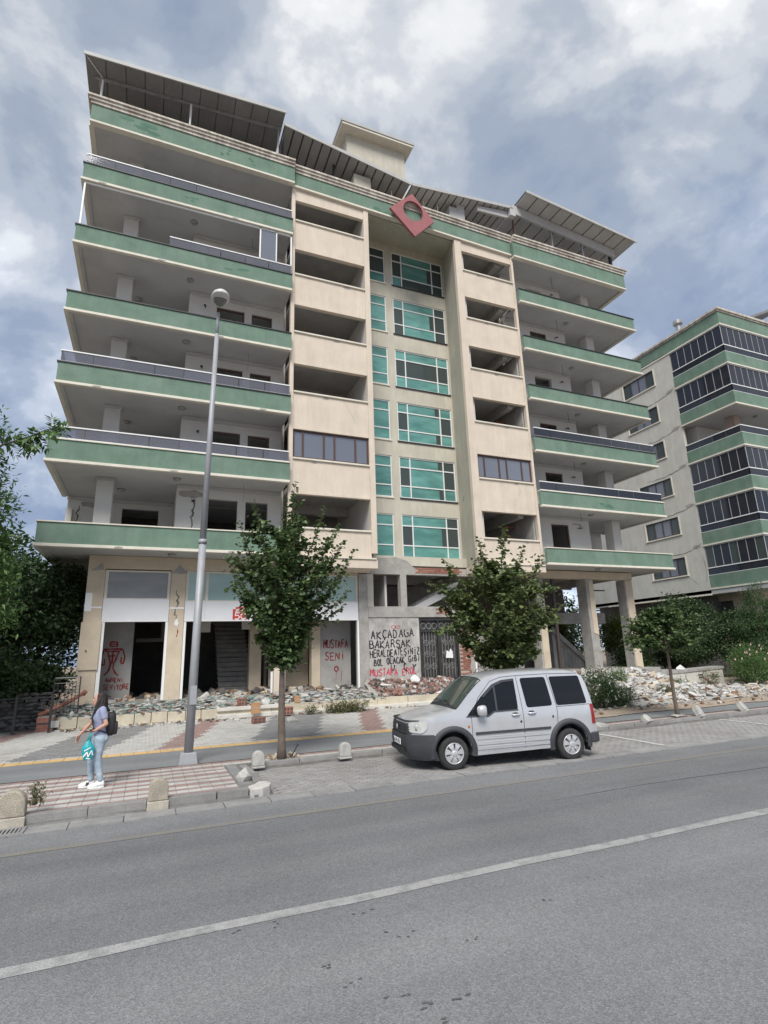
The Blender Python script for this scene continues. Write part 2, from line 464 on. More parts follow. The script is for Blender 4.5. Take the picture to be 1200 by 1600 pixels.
def balcony(left, k, rail=None):
    b = LB[k] if left else RB[k]
    t = b+(0.835 if left else 0.81)
    deep = 29.5 if (left and k == 0) else 25.3
    if left: xo, xi = -3.70, 4.77
    else: xo, xi = 25.50, 17.20
    s = 1 if left else -1                       # direction from outer edge to inner edge
    X0, X1 = min(xo, xi), max(xo, xi)
    m = MB()
    m.box(X0, X1, YF, YF+0.16, b+0.11, t)                                   # front parapet
    a, c = sorted((xo, xo+s*0.16))
    m.box(a, c, YF+0.16, deep, b+0.11, t)                                   # outer side parapet
    bal = P('balcony', m, 'green')
    # slab with its underside, slightly recessed inside the trim
    sl = MB().box(X0+0.06, X1-0.02, YF+0.06, deep-0.01, b+0.035, b+0.22)
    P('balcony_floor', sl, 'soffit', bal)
    tr = MB().box(X0-0.05 if left else X0, X1 if left else X1+0.05, YF-0.055, YF+0.10, b, b+0.105)
    e0, e1 = (xo-0.05, xo+0.10) if left else (xo-0.10, xo+0.05)
    tr.box(e0, e1, YF+0.10, deep, b, b+0.105)
    P('trim', tr, 'trim', bal, bevel=0.012)
    cv = MB().box(X0+0.10, X1-0.10, YF+0.10, YF+0.22, b-0.005, b+0.034)        # inner cove along the soffit edge
    f0, f1 = (xo+0.10, xo+0.22) if left else (xo-0.22, xo-0.10)
    cv.box(f0, f1, YF+0.22, deep-0.2, b-0.005, b+0.034)
    P('soffit_moulding', cv, 'soffit', bal)
    cp = MB().box(X0-0.04 if left else X0, X1 if left else X1+0.04, YF-0.04, YF+0.20, t+0.002, t+0.045)
    g0, g1 = (xo-0.04, xo+0.20) if left else (xo-0.20, xo+0.04)
    cp.box(g0, g1, YF+0.20, deep, t+0.002, t+0.045)
    P('coping', cp, 'darkmetal' if k in (2, 3, 4, 5) else 'trim', bal)
    if rail == 'full': rail_glass(bal, (X0+0.05, X1-0.03), t+0.045, 0.46, M['smoke'] if left else M['smokedark'], (xo+s*0.06, 24.9), 8)
    if rail == 'part':
        rail_glass(bal, (-0.35, X1-0.03), t+0.045, 0.44, M['smoke'], None, 5)
    # round ceiling lamps
    for lx, ly in (((0.57, 21.5), (-1.46, 23.6)) if left else ((21.0, 21.5), (20.7, 23.4))):
        P('ceiling_lamp', MB().lathe((lx, ly, b+0.035), [(0.02, -0.10), (0.11, -0.085), (0.15, -0.04), (0.15, 0.0)], 12), 'steel', bal, smooth=True)
    return bal
RAILS_L = {5: 'full', 4: 'part', 2: 'full', 1: 'full'}
RAILS_R = {2: 'full', 1: 'full'}
for k in range(6):
    balcony(True, k, RAILS_L.get(k))
    balcony(False, k, RAILS_R.get(k))
# slim glazing frame still standing on the fifth-floor balcony, left wing
fr = MB()
zt, zb = LB[5]-0.02, LB[4]+1.32
fr.box(3.30, 3.36, YF+0.03, YF+0.09, zb, zt); fr.box(4.02, 4.07, YF+0.03, YF+0.09, zb, zt); fr.box(4.68, 4.74, YF+0.03, YF+0.09, zb, zt)
fr.box(-3.6, 4.74, YF+0.03, YF+0.09, zt-0.06, zt)
gf_ = P('glazing_frame', fr, 'white')
P('pane', MB().box(3.37, 4.01, YF+0.05, YF+0.06, zb, zt-0.07), 'greypane', gf_)
P('frame_post', MB().box(-3.62, -3.56, YF+0.03, YF+0.09, LB[4]+0.9, zt-0.07), 'white')

def blot(x0, x1, z0_, z1_, y, seed, n=14):
    """uneven outline of fallen plaster in the xz plane"""
    rr = random.Random(seed)
    cx, cz, ax, az = (x0+x1)/2, (z0_+z1_)/2, (x1-x0)/2, (z1_-z0_)/2
    return [(cx+ax*cos(2*pi*i/n)*rr.uniform(0.62, 1.05), cz+az*sin(2*pi*i/n)*rr.uniform(0.62, 1.05)) for i in range(n)]
LS = [7.27, 10.20, 13.21, 16.10, 19.04, 21.95]; LT = [8.72, 11.54, 14.58, 17.50, 20.41, 23.14]
RS = [7.29, 10.20, 13.12, 16.00, 18.87, 21.73]; RT = [8.63, 11.46, 14.45, 17.29, 20.16, 22.98]
# ---- rooms behind the balconies: cross walls, columns, openings
def wing_rooms(left, k):
    z0 = (LB if left else RB)[k]+0.22
    z1 = (LB if left else RB)[k+1]+0.03
    # flat block at the inner end with two openings (one on the right wing)
    if left:
        x0, x1 = 0.61, 4.76
        h = [(1.77, 2.98, z0, z1-0.48), (3.30, 4.22, z0, z1-0.50)]
        colx = (-2.22, -1.65)
        bx0, bx1 = -3.5, 0.60
        oph = [(-1.45, 0.0, z0, z1-0.36)]
    else:
        x0, x1 = 17.22, 21.55
        h = [(19.0, 20.15, z0, z1-0.42)]
        colx = (23.05, 23.62)
        bx0, bx1 = 21.56, 25.3
        oph = [(22.6, 23.7, z0, z1-0.55)]
    w = P('wall', MB().wall(x0, x1, z0, z1, 22.3, 22.5, h), 'inwall')
    for hh in h:                                # broken frames left in the openings
        if (k+int(left)+int(hh[0])) % 2 or k in (1, 2):
            f = MB().box(hh[0]+0.002, hh[0]+0.07, 22.36, 22.43, z0, hh[3]-0.002)
            f.box(hh[1]-0.07, hh[1]-0.002, 22.36, 22.43, z0, hh[3]-0.002).box(hh[0]+0.07, hh[1]-0.07, 22.36, 22.43, hh[3]-0.075, hh[3]-0.002)
            P('door_frame', f, 'brownframe', w)
    xs = x0 if left else x1
    P('wall', MB().box(*sorted((xs, xs+(0.18 if left else -0.18))), 22.51, 25.3, z0, z1), 'inwall')
    P('wall', MB().wall(bx0, bx1, z0, z1, 25.3, 25.5, oph), 'inwall')
    P('column', MB().box(colx[0], colx[1], 22.15, 22.75, z0, z1), 'inwall', bevel=0.01)
    P('ceiling_moulding', MB().box(x0+0.02, x1-0.02, 22.21, 22.298, z1-0.14, z1-0.005).box(bx0+0.1, bx1-0.1, 25.2, 25.298, z1-0.14, z1-0.005).box(colx[0]-0.05, colx[1]+0.05, 22.09, 22.148, z1-0.12, z1-0.005), 'soffit')
for k in range(6):
    wing_rooms(True, k); wing_rooms(False, k)
# fittings left on the walls and ceilings of the wings, repainted patches on the green bands
for k in range(6):
    zc_ = LB[k+1]
    P('wall_lamp', MB().tube([(1.28, 22.28, zc_-0.62), (1.28, 22.12, zc_-0.60), (1.24, 22.06, zc_-0.66)], [0.02, 0.03, 0.05], 8), 'blackspray', smooth=True)
    P('wall_lamp', MB().tube([(20.75, 22.28, RB[k+1]-0.55), (20.75, 22.13, RB[k+1]-0.53), (20.8, 22.08, RB[k+1]-0.60)], [0.02, 0.03, 0.05], 8), 'blackspray', smooth=True)
    if k % 2 == 0:
        P('hanging_wire', MB().tube([(3.1, 21.6, zc_+0.03), (3.12, 21.6, zc_-0.35), (3.09, 21.6, zc_-0.75)], 0.010, 5), 'steel')
    P('hanging_wire', MB().tube([(20.2, 21.4, RB[k+1]+0.03), (20.23, 21.4, RB[k+1]-0.2-0.06*k), (20.2, 21.38, RB[k+1]-0.4-0.08*k)], 0.010, 5), 'blackspray')
M['dgreen'] = mat('fresh_green_patch', (0.085, 0.175, 0.125), 0.9, 0.15, 2.0, 0.2, 60)
for x0_, x1_, z0_, z1_, y_, sd_ in ((-2.6, -0.9, 24.0, 24.6, YF, 1), (1.5, 1.9, 24.15, 24.6, YF, 2), (2.75, 3.05, 24.1, 24.45, YF, 3), (9.0, 10.3, 23.75, 24.3, YC-0.08, 4), (2.0, 2.9, LB[4]+0.25, LB[4]+0.55, YF, 5), (0.2, 0.7, LB[5]+0.3, LB[5]+0.6, YF, 6), (21.0, 22.0, RB[1]+0.25, RB[1]+0.6, YF, 7)):
    rr = random.Random(sd_)
    for q_ in range(4):
        cx_, cz_ = rr.uniform(x0_, x1_), rr.uniform(z0_, z1_)
        P('paint_patch', MB().prism(blot(cx_-0.22*(x1_-x0_), cx_+0.22*(x1_-x0_), cz_-0.2*(z1_-z0_), cz_+0.2*(z1_-z0_), 0, sd_*7+q_), 'y', y_-0.003-0.0006*q_, y_+0.001), 'dgreen')
for k, xs_ in enumerate(((-1.2, 2.6), (0.4,), (-2.4, 3.6), (1.8,), (-0.6,), (2.2, -3.0))):
    for i_, x_ in enumerate(xs_):                # chipped lips along the coping and the trim
        P('chipped_edge', MB().prism(blot(x_-0.16, x_+0.18, LB[k]+0.0, LB[k]+0.085, 0, 90+k*5+i_, 11), 'y', YF-0.0585, YF-0.0545), 'concrete')
for i_ in range(6):
    P('chipped_edge', MB().prism(blot(5.2+0.5*i_, 5.5+0.53*i_, LS[i_]-0.13, LS[i_]-0.01, 0, 130+i_, 11), 'y', YC-0.006, YC+0.001), 'concrete')
    P('chipped_edge', MB().prism(blot(16.2-0.3*i_, 16.5-0.3*i_, RS[i_]-0.12, RS[i_]-0.01, 0, 150+i_, 11), 'y', YC-0.006, YC+0.001), 'concrete')
# end wall pieces and quake cracks on the first floor of the left wing
z0, z1 = LB[0]+0.22, LB[1]+0.03
P('wall', MB().box(-3.52, -3.3, 25.05, 25.29, z0, z1-0.55), 'inwall')
def crack(pts, wdt, y, seed):
    rr = random.Random(seed)
    m = MB()
    L_, R_ = [], []
    n = len(pts)
    dense = []
    for i in range(n-1):
        for j in range(5):
            f = j/5
            dense.append((pts[i][0]*(1-f)+pts[i+1][0]*f+rr.uniform(-1, 1)*wdt*0.9, pts[i][1]*(1-f)+pts[i+1][1]*f+rr.uniform(-1, 1)*wdt*0.9))
    dense.append(pts[-1])
    for i, p in enumerate(dense):
        q = dense[min(i+1, len(dense)-1)]; o = dense[max(i-1, 0)]
        t = Vector((q[0]-o[0], q[1]-o[1])).normalized()
        w = wdt*rr.uniform(0.25, 0.8)*(0.3+0.7*sin(pi*(i+0.5)/len(dense)))
        L_.append((p[0]-t.y*w, y, p[1]+t.x*w)); R_.append((p[0]+t.y*w, y, p[1]-t.x*w))
    vs = L_+R_
    k_ = len(L_)
    return m.add(vs, [(i, i+1, k_+i+1, k_+i) for i in range(k_-1)])
P('plaster_damage', MB().prism(blot(0.62, 1.75, z1-0.55, z1-0.16, 0, 3), 'y', 22.29, 22.297), 'concrete')
P('crack', crack([(1.2, z1-0.45), (1.28, z1-0.9), (1.2, z1-1.3), (1.24, z1-2.0)], 0.06, 22.296, 4), 'darkin')
P('plaster_damage', MB().prism(blot(-3.2, -2.2, z1-0.42, z1-0.15, 0, 8), 'y', 25.285, 25.297), 'concrete')
P('crack', crack([(-3.1, z1-0.4), (-3.15, z1-0.9), (-3.2, z1-1.6)], 0.06, 25.295, 5), 'darkin')
P('crack', crack([(20.4, RB[1]-0.3), (20.9, RB[1]-0.35), (21.2, RB[1]-0.5)], 0.04, 22.296, 6), 'darkin')

for i_, (x_, z_) in enumerate(((7.3, 12.4), (16.3, 9.3))):
    P('crack', crack([(x_, z_+0.55), (x_+0.3*(-1)**i_, z_+0.1), (x_+0.45*(-1)**i_, z_-0.3)], 0.014, YC-0.004, 200+i_), 'concrete')
# ---- floor slabs and the dark depth of the building
for k in range(7):
    zl = LB[k]; zr = RB[k]
    P('floor_slab', MB().box(4.94, 8.50, YC+0.18, 28.4, zl+0.02, zl+0.20), 'greywall')  # bay slabs in a darker grey than the wing and stair slabs
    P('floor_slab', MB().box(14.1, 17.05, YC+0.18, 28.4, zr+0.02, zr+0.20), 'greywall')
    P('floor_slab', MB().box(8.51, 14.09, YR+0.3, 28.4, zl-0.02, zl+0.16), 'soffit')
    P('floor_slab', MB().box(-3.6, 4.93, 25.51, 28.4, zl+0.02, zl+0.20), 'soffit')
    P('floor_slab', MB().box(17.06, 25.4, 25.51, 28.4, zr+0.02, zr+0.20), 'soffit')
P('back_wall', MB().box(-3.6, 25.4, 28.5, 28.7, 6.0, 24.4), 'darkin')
P('end_wall', MB().box(-3.55, -3.4, 25.5, 28.45, 6.35, 24.0).box(25.2, 25.35, 25.5, 28.45, 6.35, 24.0), 'cream')
for x in (4.78, 8.36, 14.0, 17.06):
    P('cross_wall', MB().box(x, x+0.13, YC+0.20 if x in (8.36, 14.0) else 22.52, 28.4, 6.32, 23.6), 'inwall')
# back walls of the front rooms
for k in range(6):
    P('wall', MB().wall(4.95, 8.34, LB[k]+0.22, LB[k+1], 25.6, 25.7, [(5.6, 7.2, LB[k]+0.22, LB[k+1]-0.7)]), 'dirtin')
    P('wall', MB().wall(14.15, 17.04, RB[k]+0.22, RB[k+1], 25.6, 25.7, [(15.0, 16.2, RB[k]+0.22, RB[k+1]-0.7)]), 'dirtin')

# ---- centre: left bay and right bay of spandrels and openings
def bay(x0, x1, S, T, topz, w, botz=5.73):
    # uprights either side
    for a, b in w:
        P('upright', MB().box(a, b, YC-0.05, YC+0.17, 6.38, topz), 'cream', bevel=0.01)
    xl, xr = x0, x1
    for i in range(6):
        lo = 6.12 if i == 0 else T[i-1]
        sp = P('spandrel', MB().box(xl, xr, YC, YC+0.17, lo, S[i]), 'cream')
        P('sill', MB().box(xl+0.005, xr-0.005, YC-0.07, YC+0.22, S[i]+0.002, S[i]+0.075), 'trim', sp, bevel=0.01)
        if i: P('lip', MB().box(xl+0.005, xr-0.005, YC-0.03, YC-0.001, lo, lo+0.09), 'cream', sp)
    P('spandrel', MB().box(xl, xr, YC, YC+0.17, T[5], topz), 'cream')
    P('overhang_beam', MB().box(x0-0.16 if x0 < 10 else x0-0.3, x1+0.22 if x0 < 10 else x1+0.12, YC-0.14, YG-0.02, botz, 6.10), 'cream', bevel=0.01)
    P('overhang_beam', MB().box(x0-0.12 if x0 < 10 else x0-0.2, x1+0.15 if x0 < 10 else x1+0.09, YC-0.19, YC-0.06, 6.102, 6.16), 'trim')
bay(4.94, 8.34, LS, LT, 23.80, [(4.775, 4.938), (8.342, 8.60)])
bay(13.90, 17.06, RS, RT, 23.55, [(13.50, 13.898), (17.062, 17.195)], 5.80)
# brown windows that survive on the second floor
def brown_window(x0, x1, z0, z1):
    f = MB()
    b = 0.075
    f.box(x0, x1, YC+0.05, YC+0.13, z0, z0+b).box(x0, x1, YC+0.05, YC+0.13, z1-b, z1)
    u = [0, 0.13, 0.40, 0.54, 0.82, 1.0]
    xs = [x0+(x1-x0)*q for q in u]
    for i, x in enumerate(xs):
        a = min(max(x-b/2, x0), x1-b)
        f.box(a, a+b, YC+0.045, YC+0.135, z0+b, z1-b)
    w = P('window', f, 'brownframe')
    for i in range(5):
        P('pane', MB().box(xs[i]+b/2, xs[i+1]-b/2, YC+0.08, YC+0.09, z0+b, z1-b), 'greypane', w)
brown_window(4.945, 8.335, LS[1]+0.08, LT[1])
brown_window(13.905, 17.055, RS[1]+0.08, RT[1])
# torn door casings and wall stumps seen through the open bays of the right side
for i in (0, 2, 3):
    P('broken_casing', MB().box(16.35, 16.43, 22.6, 22.68, RS[i]-0.7, RT[i]-0.25).box(16.43, 16.95, 22.6, 22.68, RT[i]-0.33, RT[i]-0.25), mat('raw_red_wood', (0.26, 0.08, 0.05), 0.7))
    P('wall', MB().box(16.98, 17.055, YC+0.22, 24.0, RS[i]-0.8, RT[i]+0.2), 'concrete')
for i in range(6):                              # dropped beams below the ceilings
    P('ceiling_beam', MB().box(4.95, 8.34, 23.9, 24.2, LT[i]-0.05, LB[i+1]+0.02), 'greywall')
    P('ceiling_beam', MB().box(16.2, 16.5, 21.3, 25.5, RT[i]-0.12, RB[i+1]+0.02), 'greywall')

# ---- recess with the stair windows
rows = [6.64, 9.60, 12.55, 15.53, 18.58, 21.52]
hn = (9.12, 10.36); hw = (10.76, 13.90); WH = 2.12
holes = [(hn[0], hn[1], z, z+WH) for z in rows]+[(hw[0], hw[1], z, z+WH) for z in rows]
RW = P('stairwell_wall', MB().wall(8.61, 14.0, 6.2, 24.3, YR, YR+0.25, holes), 'pale')
P('recess_side_wall', MB().hexa([(13.56, YC+0.172, 6.0), (13.88, YC+0.172, 6.0), (14.20, YR, 6.0), (14.002, YR, 6.0)], [(13.56, YC+0.172, 24.0), (13.88, YC+0.172, 24.0), (14.20, YR, 24.0), (14.002, YR, 24.0)]), 'pale')
P('recess_ceiling', MB().hexa([(8.4, YC+0.2, 23.75), (13.9, YC+0.2, 23.55), (14.0, YR+0.2, 24.1), (8.4, YR+0.2, 24.1)], [(8.4, YC+0.2, 24.3), (13.9, YC+0.2, 24.3), (14.0, YR+0.2, 24.4), (8.4, YR+0.2, 24.4)]), 'pale')
P('recess_side_wall', MB().box(8.40, 8.60, YC+0.2, YR, 6.2, 24.2), 'pale')
P('plaster_damage', MB().add([(13.62, 21.35, 9.15), (13.86, 22.5, 9.5), (13.8, 22.2, 10.05), (13.66, 21.55, 10.15), (13.60, 21.25, 9.6)], [(0, 1, 2, 3, 4)][::-1]), 'concrete')
def stair_window(h, z, wide, dark):
    x0, x1 = h; z1 = z+WH
    b = 0.055
    cols = [x0, x0+(x1-x0)*0.19, x0+(x1-x0)*0.785, x1] if wide else [x0, x1]
    rws = [z, z+WH*0.29, z+WH*0.745, z1]
    f = MB()
    for i, x in enumerate(cols):
        a = x0 if i == 0 else (x1-b if i == len(cols)-1 else x-b/2)
        f.box(a, a+b, YR+0.03, YR+0.11, z, z1)
    segs = [(cols[i]+(b if i == 0 else b/2), cols[i+1]-(b if i == len(cols)-2 else b/2)) for i in range(len(cols)-1)]
    for j, r in enumerate(rws):
        a = z if j == 0 else (z1-b if j == 3 else r-b/2)
        for s0, s1 in segs: f.box(s0, s1, YR+0.035, YR+0.105, a, a+b)
    w = P('window', f, 'winwhite')
    P('sill', MB().box(x0-0.04, x1+0.04, YR-0.05, YR-0.002, z-0.07, z-0.005), 'darkmetal' if wide else 'trim', w)
    n = 0
    for i, (s0, s1) in enumerate(segs):
        for j in range(3):
            r0_, r1_ = rws[j]+b/2, rws[j+1]-b/2
            dk = (i, j) in dark
            if wide and i == 1 and not dk and (int(z*7)+j) % 2 and s1-s0 > 1:    # film ends before the pane does
                c_ = s0+(s1-s0)*0.86
                P('pane', MB().box(s0, c_, YR+0.065, YR+0.075, r0_, r1_), 'teal', w)
                P('pane', MB().box(c_, s1, YR+0.066, YR+0.074, r0_, r1_), 'cleardark', w)
            else:
                P('pane', MB().box(s0, s1, YR+0.065, YR+0.075, r0_, r1_), 'cleardark' if dk else 'teal', w)
D = {5: {(0, 1), (0, 2), (1, 0), (2, 0), (2, 1), (2, 2)}, 4: {(0, 0), (0, 1), (2, 0), (2, 1), (2, 2)}, 3: {(0, 1), (1, 1), (2, 1)},
     2: {(0, 1), (2, 1)}, 1: {(0, 1), (2, 1), (2, 2)}, 0: {(0, 1), (2, 1), (2, 2)}}
for i, z in enumerate(rows):
    stair_window(hn, z, False, {(0, 1), (0, 2)} if i == 5 else set())
    stair_window(hw, z, True, D[i])
P('stairwell_inner_wall', MB().box(8.62, 13.98, 26.2, 26.4, 6.2, 24.2), 'dirtin')
for i, z in enumerate(rows):                    # landings and flights behind the glass
    P('stair_flight', MB().hexa([(10.6, 23.8, z+0.2), (13.8, 23.8, z+1.5), (13.8, 25.0, z+1.5), (10.6, 25.0, z+0.2)], [(10.6, 23.8, z+0.4), (13.8, 23.8, z+1.7), (13.8, 25.0, z+1.7), (10.6, 25.0, z+0.4)]), 'inwall')

# ---- green attic band, cornices
def band(x0, x1, zb0, zb1, zt0, zt1, y, side=None):
    m = MB().hexa([(x0,y,zb0),(x1,y,zb1),(x1,y+0.2,zb1),(x0,y+0.2,zb0)], [(x0,y,zt0),(x1,y,zt1),(x1,y+0.2,zt1),(x0,y+0.2,zt0)])
    if side == 'l': m.box(x0, x0+0.2, y+0.2, 28.4, zb0, zt0)
    if side == 'r': m.box(x1-0.2, x1, y+0.2, 28.4, zb1, zt1)
    b = P('parapet', m, 'green')
    q = MB()
    def strip(o, a, c):                         # a, c: offsets from the top line
        xa = x0-(o if side == 'l' else 0); xb = x1+(o if side == 'r' else 0)
        q.hexa([(xa,y-o,zt0+a),(xb,y-o,zt1+a),(xb,y+0.3,zt1+a),(xa,y+0.3,zt0+a)], [(xa,y-o,zt0+c),(xb,y-o,zt1+c),(xb,y+0.3,zt1+c),(xa,y+0.3,zt0+c)])
        if side == 'l': q.box(xa, x0+0.25, y+0.3, 28.4, zt0+a, zt0+c)
        if side == 'r': q.box(x1-0.25, xb, y+0.3, 28.4, zt1+a, zt1+c)
    strip(0.05, 0.002, 0.14); strip(0.11, 0.142, 0.27); strip(0.17, 0.272, 0.36)
    P('cornice', q, 'cornice', b)
    t = MB().hexa([(x0,y-0.05,zb0-0.09),(x1,y-0.05,zb1-0.09),(x1,y+0.2,zb1-0.09),(x0,y+0.2,zb0-0.09)], [(x0,y-0.05,zb0-0.002),(x1,y-0.05,zb1-0.002),(x1,y+0.2,zb1-0.002),(x0,y+0.2,zb0-0.002)])
    if side == 'l': t.box(x0-0.05, x0+0.15, y+0.2, 28.4, zb0-0.09, zb0-0.002)
    if side == 'r': t.box(x1-0.15, x1+0.05, y+0.2, 28.4, zb1-0.09, zb1-0.002)
    P('trim', t, 'trim', b)
    return b
band(-3.70, 4.83, 23.90, 23.84, 24.74, 24.66, YF, 'l')
band(4.84, 17.10, 23.88, 23.58, 24.62, 24.36, YC-0.08)
band(17.11, 25.30, 23.38, 23.34, 24.28, 24.26, YF, 'r')
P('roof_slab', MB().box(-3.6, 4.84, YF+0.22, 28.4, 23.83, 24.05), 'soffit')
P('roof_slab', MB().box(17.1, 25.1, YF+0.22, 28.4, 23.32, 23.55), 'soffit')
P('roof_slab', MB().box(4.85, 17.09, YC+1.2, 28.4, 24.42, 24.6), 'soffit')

# ---- red diamond ornament with a round hole
def diamond():
    y0, y1 = 20.62, 20.76
    co = [(10.95, 25.27), (12.17, 23.92), (11.0, 22.66), (9.68, 23.99)]
    cx, cz, rx, rz = 10.97, 24.20, 0.56, 0.60
    n = 32
    inn, outp = [], []
    for i in range(n):
        a = 2*pi*i/n+pi/2
        dx, dz = cos(a), sin(a)
        inn.append((cx+rx*dx, cz+rz*dz))
        best = 9
        for k in range(4):                      # ray to the outline
            p, q = co[k], co[(k+1) % 4]
            ex, ez = q[0]-p[0], q[1]-p[1]
            den = dx*ez-dz*ex
            if abs(den) < 1e-9: continue
            t = ((p[0]-cx)*ez-(p[1]-cz)*ex)/den
            u = ((p[0]-cx)*dz-(p[1]-cz)*dx)/den
            if t > 0 and -1e-6 <= u <= 1+1e-6: best = min(best, t)
        outp.append((cx+best*dx, cz+best*dz))
    for c in co:                                # snap the nearest ray ends onto the corners
        i = min(range(n), key=lambda j: (outp[j][0]-c[0])**2+(outp[j][1]-c[1])**2)
        outp[i] = c
    vs = [(x, y0, z) for x, z in inn]+[(x, y0, z) for x, z in outp]+[(x, y1, z) for x, z in inn]+[(x, y1, z) for x, z in outp]
    fs = []
    for i in range(n):
        j = (i+1) % n
        fs += [(i, n+i, n+j, j), (2*n+i, 2*n+j, 3*n+j, 3*n+i), (i, j, 2*n+j, 2*n+i), (n+i, 3*n+i, 3*n+j, n+j)]
    return MB().add(vs, fs)
P('diamond_ornament', diamond(), 'pink')

# ---- roof canopies over the attic terrace
def canopy(x0, z0, x1, z1, yf, n, m, edge='roofedge', name='roof_canopy', yb=31.0):
    """n sheet panels between (x0,z0) and (x1,z1), running back from yf"""
    g = lambda f: (x0+(x1-x0)*f, z0+(z1-z0)*f)
    e = MB().hexa([(x0-0.02, yf-0.05, z0-0.05), (x1+0.02, yf-0.05, z1-0.05), (x1+0.02, yf, z1-0.05), (x0-0.02, yf, z0-0.05)],
                  [(x0-0.02, yf-0.05, z0+0.12), (x1+0.02, yf-0.05, z1+0.12), (x1+0.02, yf, z1+0.12), (x0-0.02, yf, z0+0.12)])
    r = P(name, e, edge)
    P('roof_deck', MB().hexa([(x0, yf+0.002, z0+0.075), (x1, yf+0.002, z1+0.075), (x1, yb, z1+0.075), (x0, yb, z0+0.075)],
                             [(x0, yf+0.002, z0+0.11), (x1, yf+0.002, z1+0.11), (x1, yb, z1+0.11), (x0, yb, z0+0.11)]), 'steel' if m == 'sheet_dark' else 'darkin', r)
    for i in range(n):
        a, b = g(i/n), g((i+1)/n)
        gp = (0.02 if m == 'sheet_dark' else 0.04)/(x1-x0)
        a, b = g(i/n+gp), g((i+1)/n-gp)
        P('roof_panel', MB().hexa([(a[0], yf+0.004, a[1]), (b[0], yf+0.004, b[1]), (b[0], yb, b[1]), (a[0], yb, a[1])],
                                  [(a[0], yf+0.004, a[1]+0.07), (b[0], yf+0.004, b[1]+0.07), (b[0], yb, b[1]+0.07), (a[0], yb, a[1]+0.07)]), m, r)
    return r
cl_ = canopy(-4.07, 26.42, 4.22, 26.98, 20.05, 11, 'sheet_dark')
P('roof_beam', MB().hexa([(-3.75, 20.85, 26.32), (4.2, 20.85, 26.88), (4.2, 20.95, 26.88), (-3.75, 20.95, 26.32)], [(-3.75, 20.85, 26.41), (4.2, 20.85, 26.97), (4.2, 20.95, 26.97), (-3.75, 20.95, 26.41)]), 'steel', cl_)
for yy in (22.3, 24.2, 26.2):
    P('roof_beam', MB().hexa([(-3.9, yy, 26.35), (4.2, yy, 26.91), (4.2, yy+0.08, 26.91), (-3.9, yy+0.08, 26.35)], [(-3.9, yy, 26.42), (4.2, yy, 26.97), (4.2, yy+0.08, 26.97), (-3.9, yy+0.08, 26.42)]), 'steel', cl_)
P('roof_beam', MB().box(-3.62, -3.54, 20.96, 30.5, 26.33, 26.40), 'steel', cl_)
for x, mm in ((-3.45, 'white'), (0.10, 'white'), (4.05, 'steel')):
    P('roof_post', MB().tube([(x, 20.9, 25.0), (x, 20.9, 26.38+0.0675*(x+4.07))], 0.045, 8), mm)
P('roof_brace', MB().tube([(-3.45, 20.9, 26.42), (-3.98, 20.12, 26.40)], 0.02, 6), 'white')
canopy(4.30, 26.95, 10.92, 25.86, 20.65, 14, 'sheet_mid')
canopy(11.02, 25.86, 17.35, 26.52, 20.65, 14, 'sheet')
cr_ = canopy(17.75, 27.06, 25.80, 26.18, 19.85, 10, 'sheet')
P('fascia_beam', MB().hexa([(17.50, 20.85, 26.46), (25.05, 20.85, 25.64), (25.05, 20.97, 25.64), (17.50, 20.97, 26.46)], [(17.50, 20.85, 27.04), (25.05, 20.85, 26.20), (25.05, 20.97, 26.20), (17.50, 20.97, 27.04)]), 'sheet', cr_)
P('fascia_beam', MB().hexa([(15.1, 20.85, 25.85), (17.1, 20.85, 26.0), (17.1, 20.97, 26.0), (15.1, 20.97, 25.85)], [(15.1, 20.85, 26.12), (17.1, 20.85, 26.45), (17.1, 20.97, 26.45), (15.1, 20.97, 26.12)]), 'sheet')
P('fascia_beam', MB().box(17.12, 17.48, 20.6, 20.9, 26.0, 26.5), 'sheet')
for x, z in ((17.62, 27.0), (20.3, 26.6), (22.6, 26.4)):
    P('roof_post', MB().box(x-0.05, x+0.05, 21.0, 21.1, 24.6, z-0.1), 'steel' if x > 18 else 'brownframe')
P('roof_post', MB().box(24.72, 24.86, 20.98, 21.12, 24.6, 26.2), 'darkmetal')
P('roof_post', MB().tube([(4.35, 21.3, 24.9), (4.35, 21.3, 26.9)], 0.05, 8), 'darkmetal')
P('roof_post', MB().tube([(7.0, 21.5, 24.9), (7.0, 21.5, 26.45)], 0.06, 8), 'darkmetal')
for x in (10.2, 12.1, 12.95):
    P('roof_post', MB().tube([(x, 21.5, 24.8), (x, 21.5, 26.0)], 0.03, 6), 'white')
P('roof_railing', MB().tube([(4.5, 21.2, 25.75), (7.6, 21.6, 25.1)], 0.02, 6).tube([(4.5, 21.2, 25.55), (7.6, 21.6, 24.95)], 0.02, 6).tube([(-3.4, 21.1, 25.45), (4.2, 21.1, 25.25)], 0.015, 6), 'darkmetal')
P('parapet_block', MB().box(7.98, 8.9, 21.2, 21.7, 24.6, 26.02), 'pale')
P('parapet_block', MB().box(14.0, 14.46, 21.2, 21.7, 24.4, 26.2).box(13.5, 13.998, 21.2, 21.7, 24.4, 25.9), 'soffit')
# lift tower above the roof
tw = P('lift_tower', MB().box(8.72, 12.45, 24.2, 27.5, 24.7, 32.12), 'pale')
P('tower_roof', MB().box(8.25, 12.80, 23.62, 28.1, 32.12, 32.26), 'trim', tw)
P('tower_roof_edge', MB().box(8.20, 12.85, 23.57, 28.15, 32.262, 32.45), 'roofedge', tw)
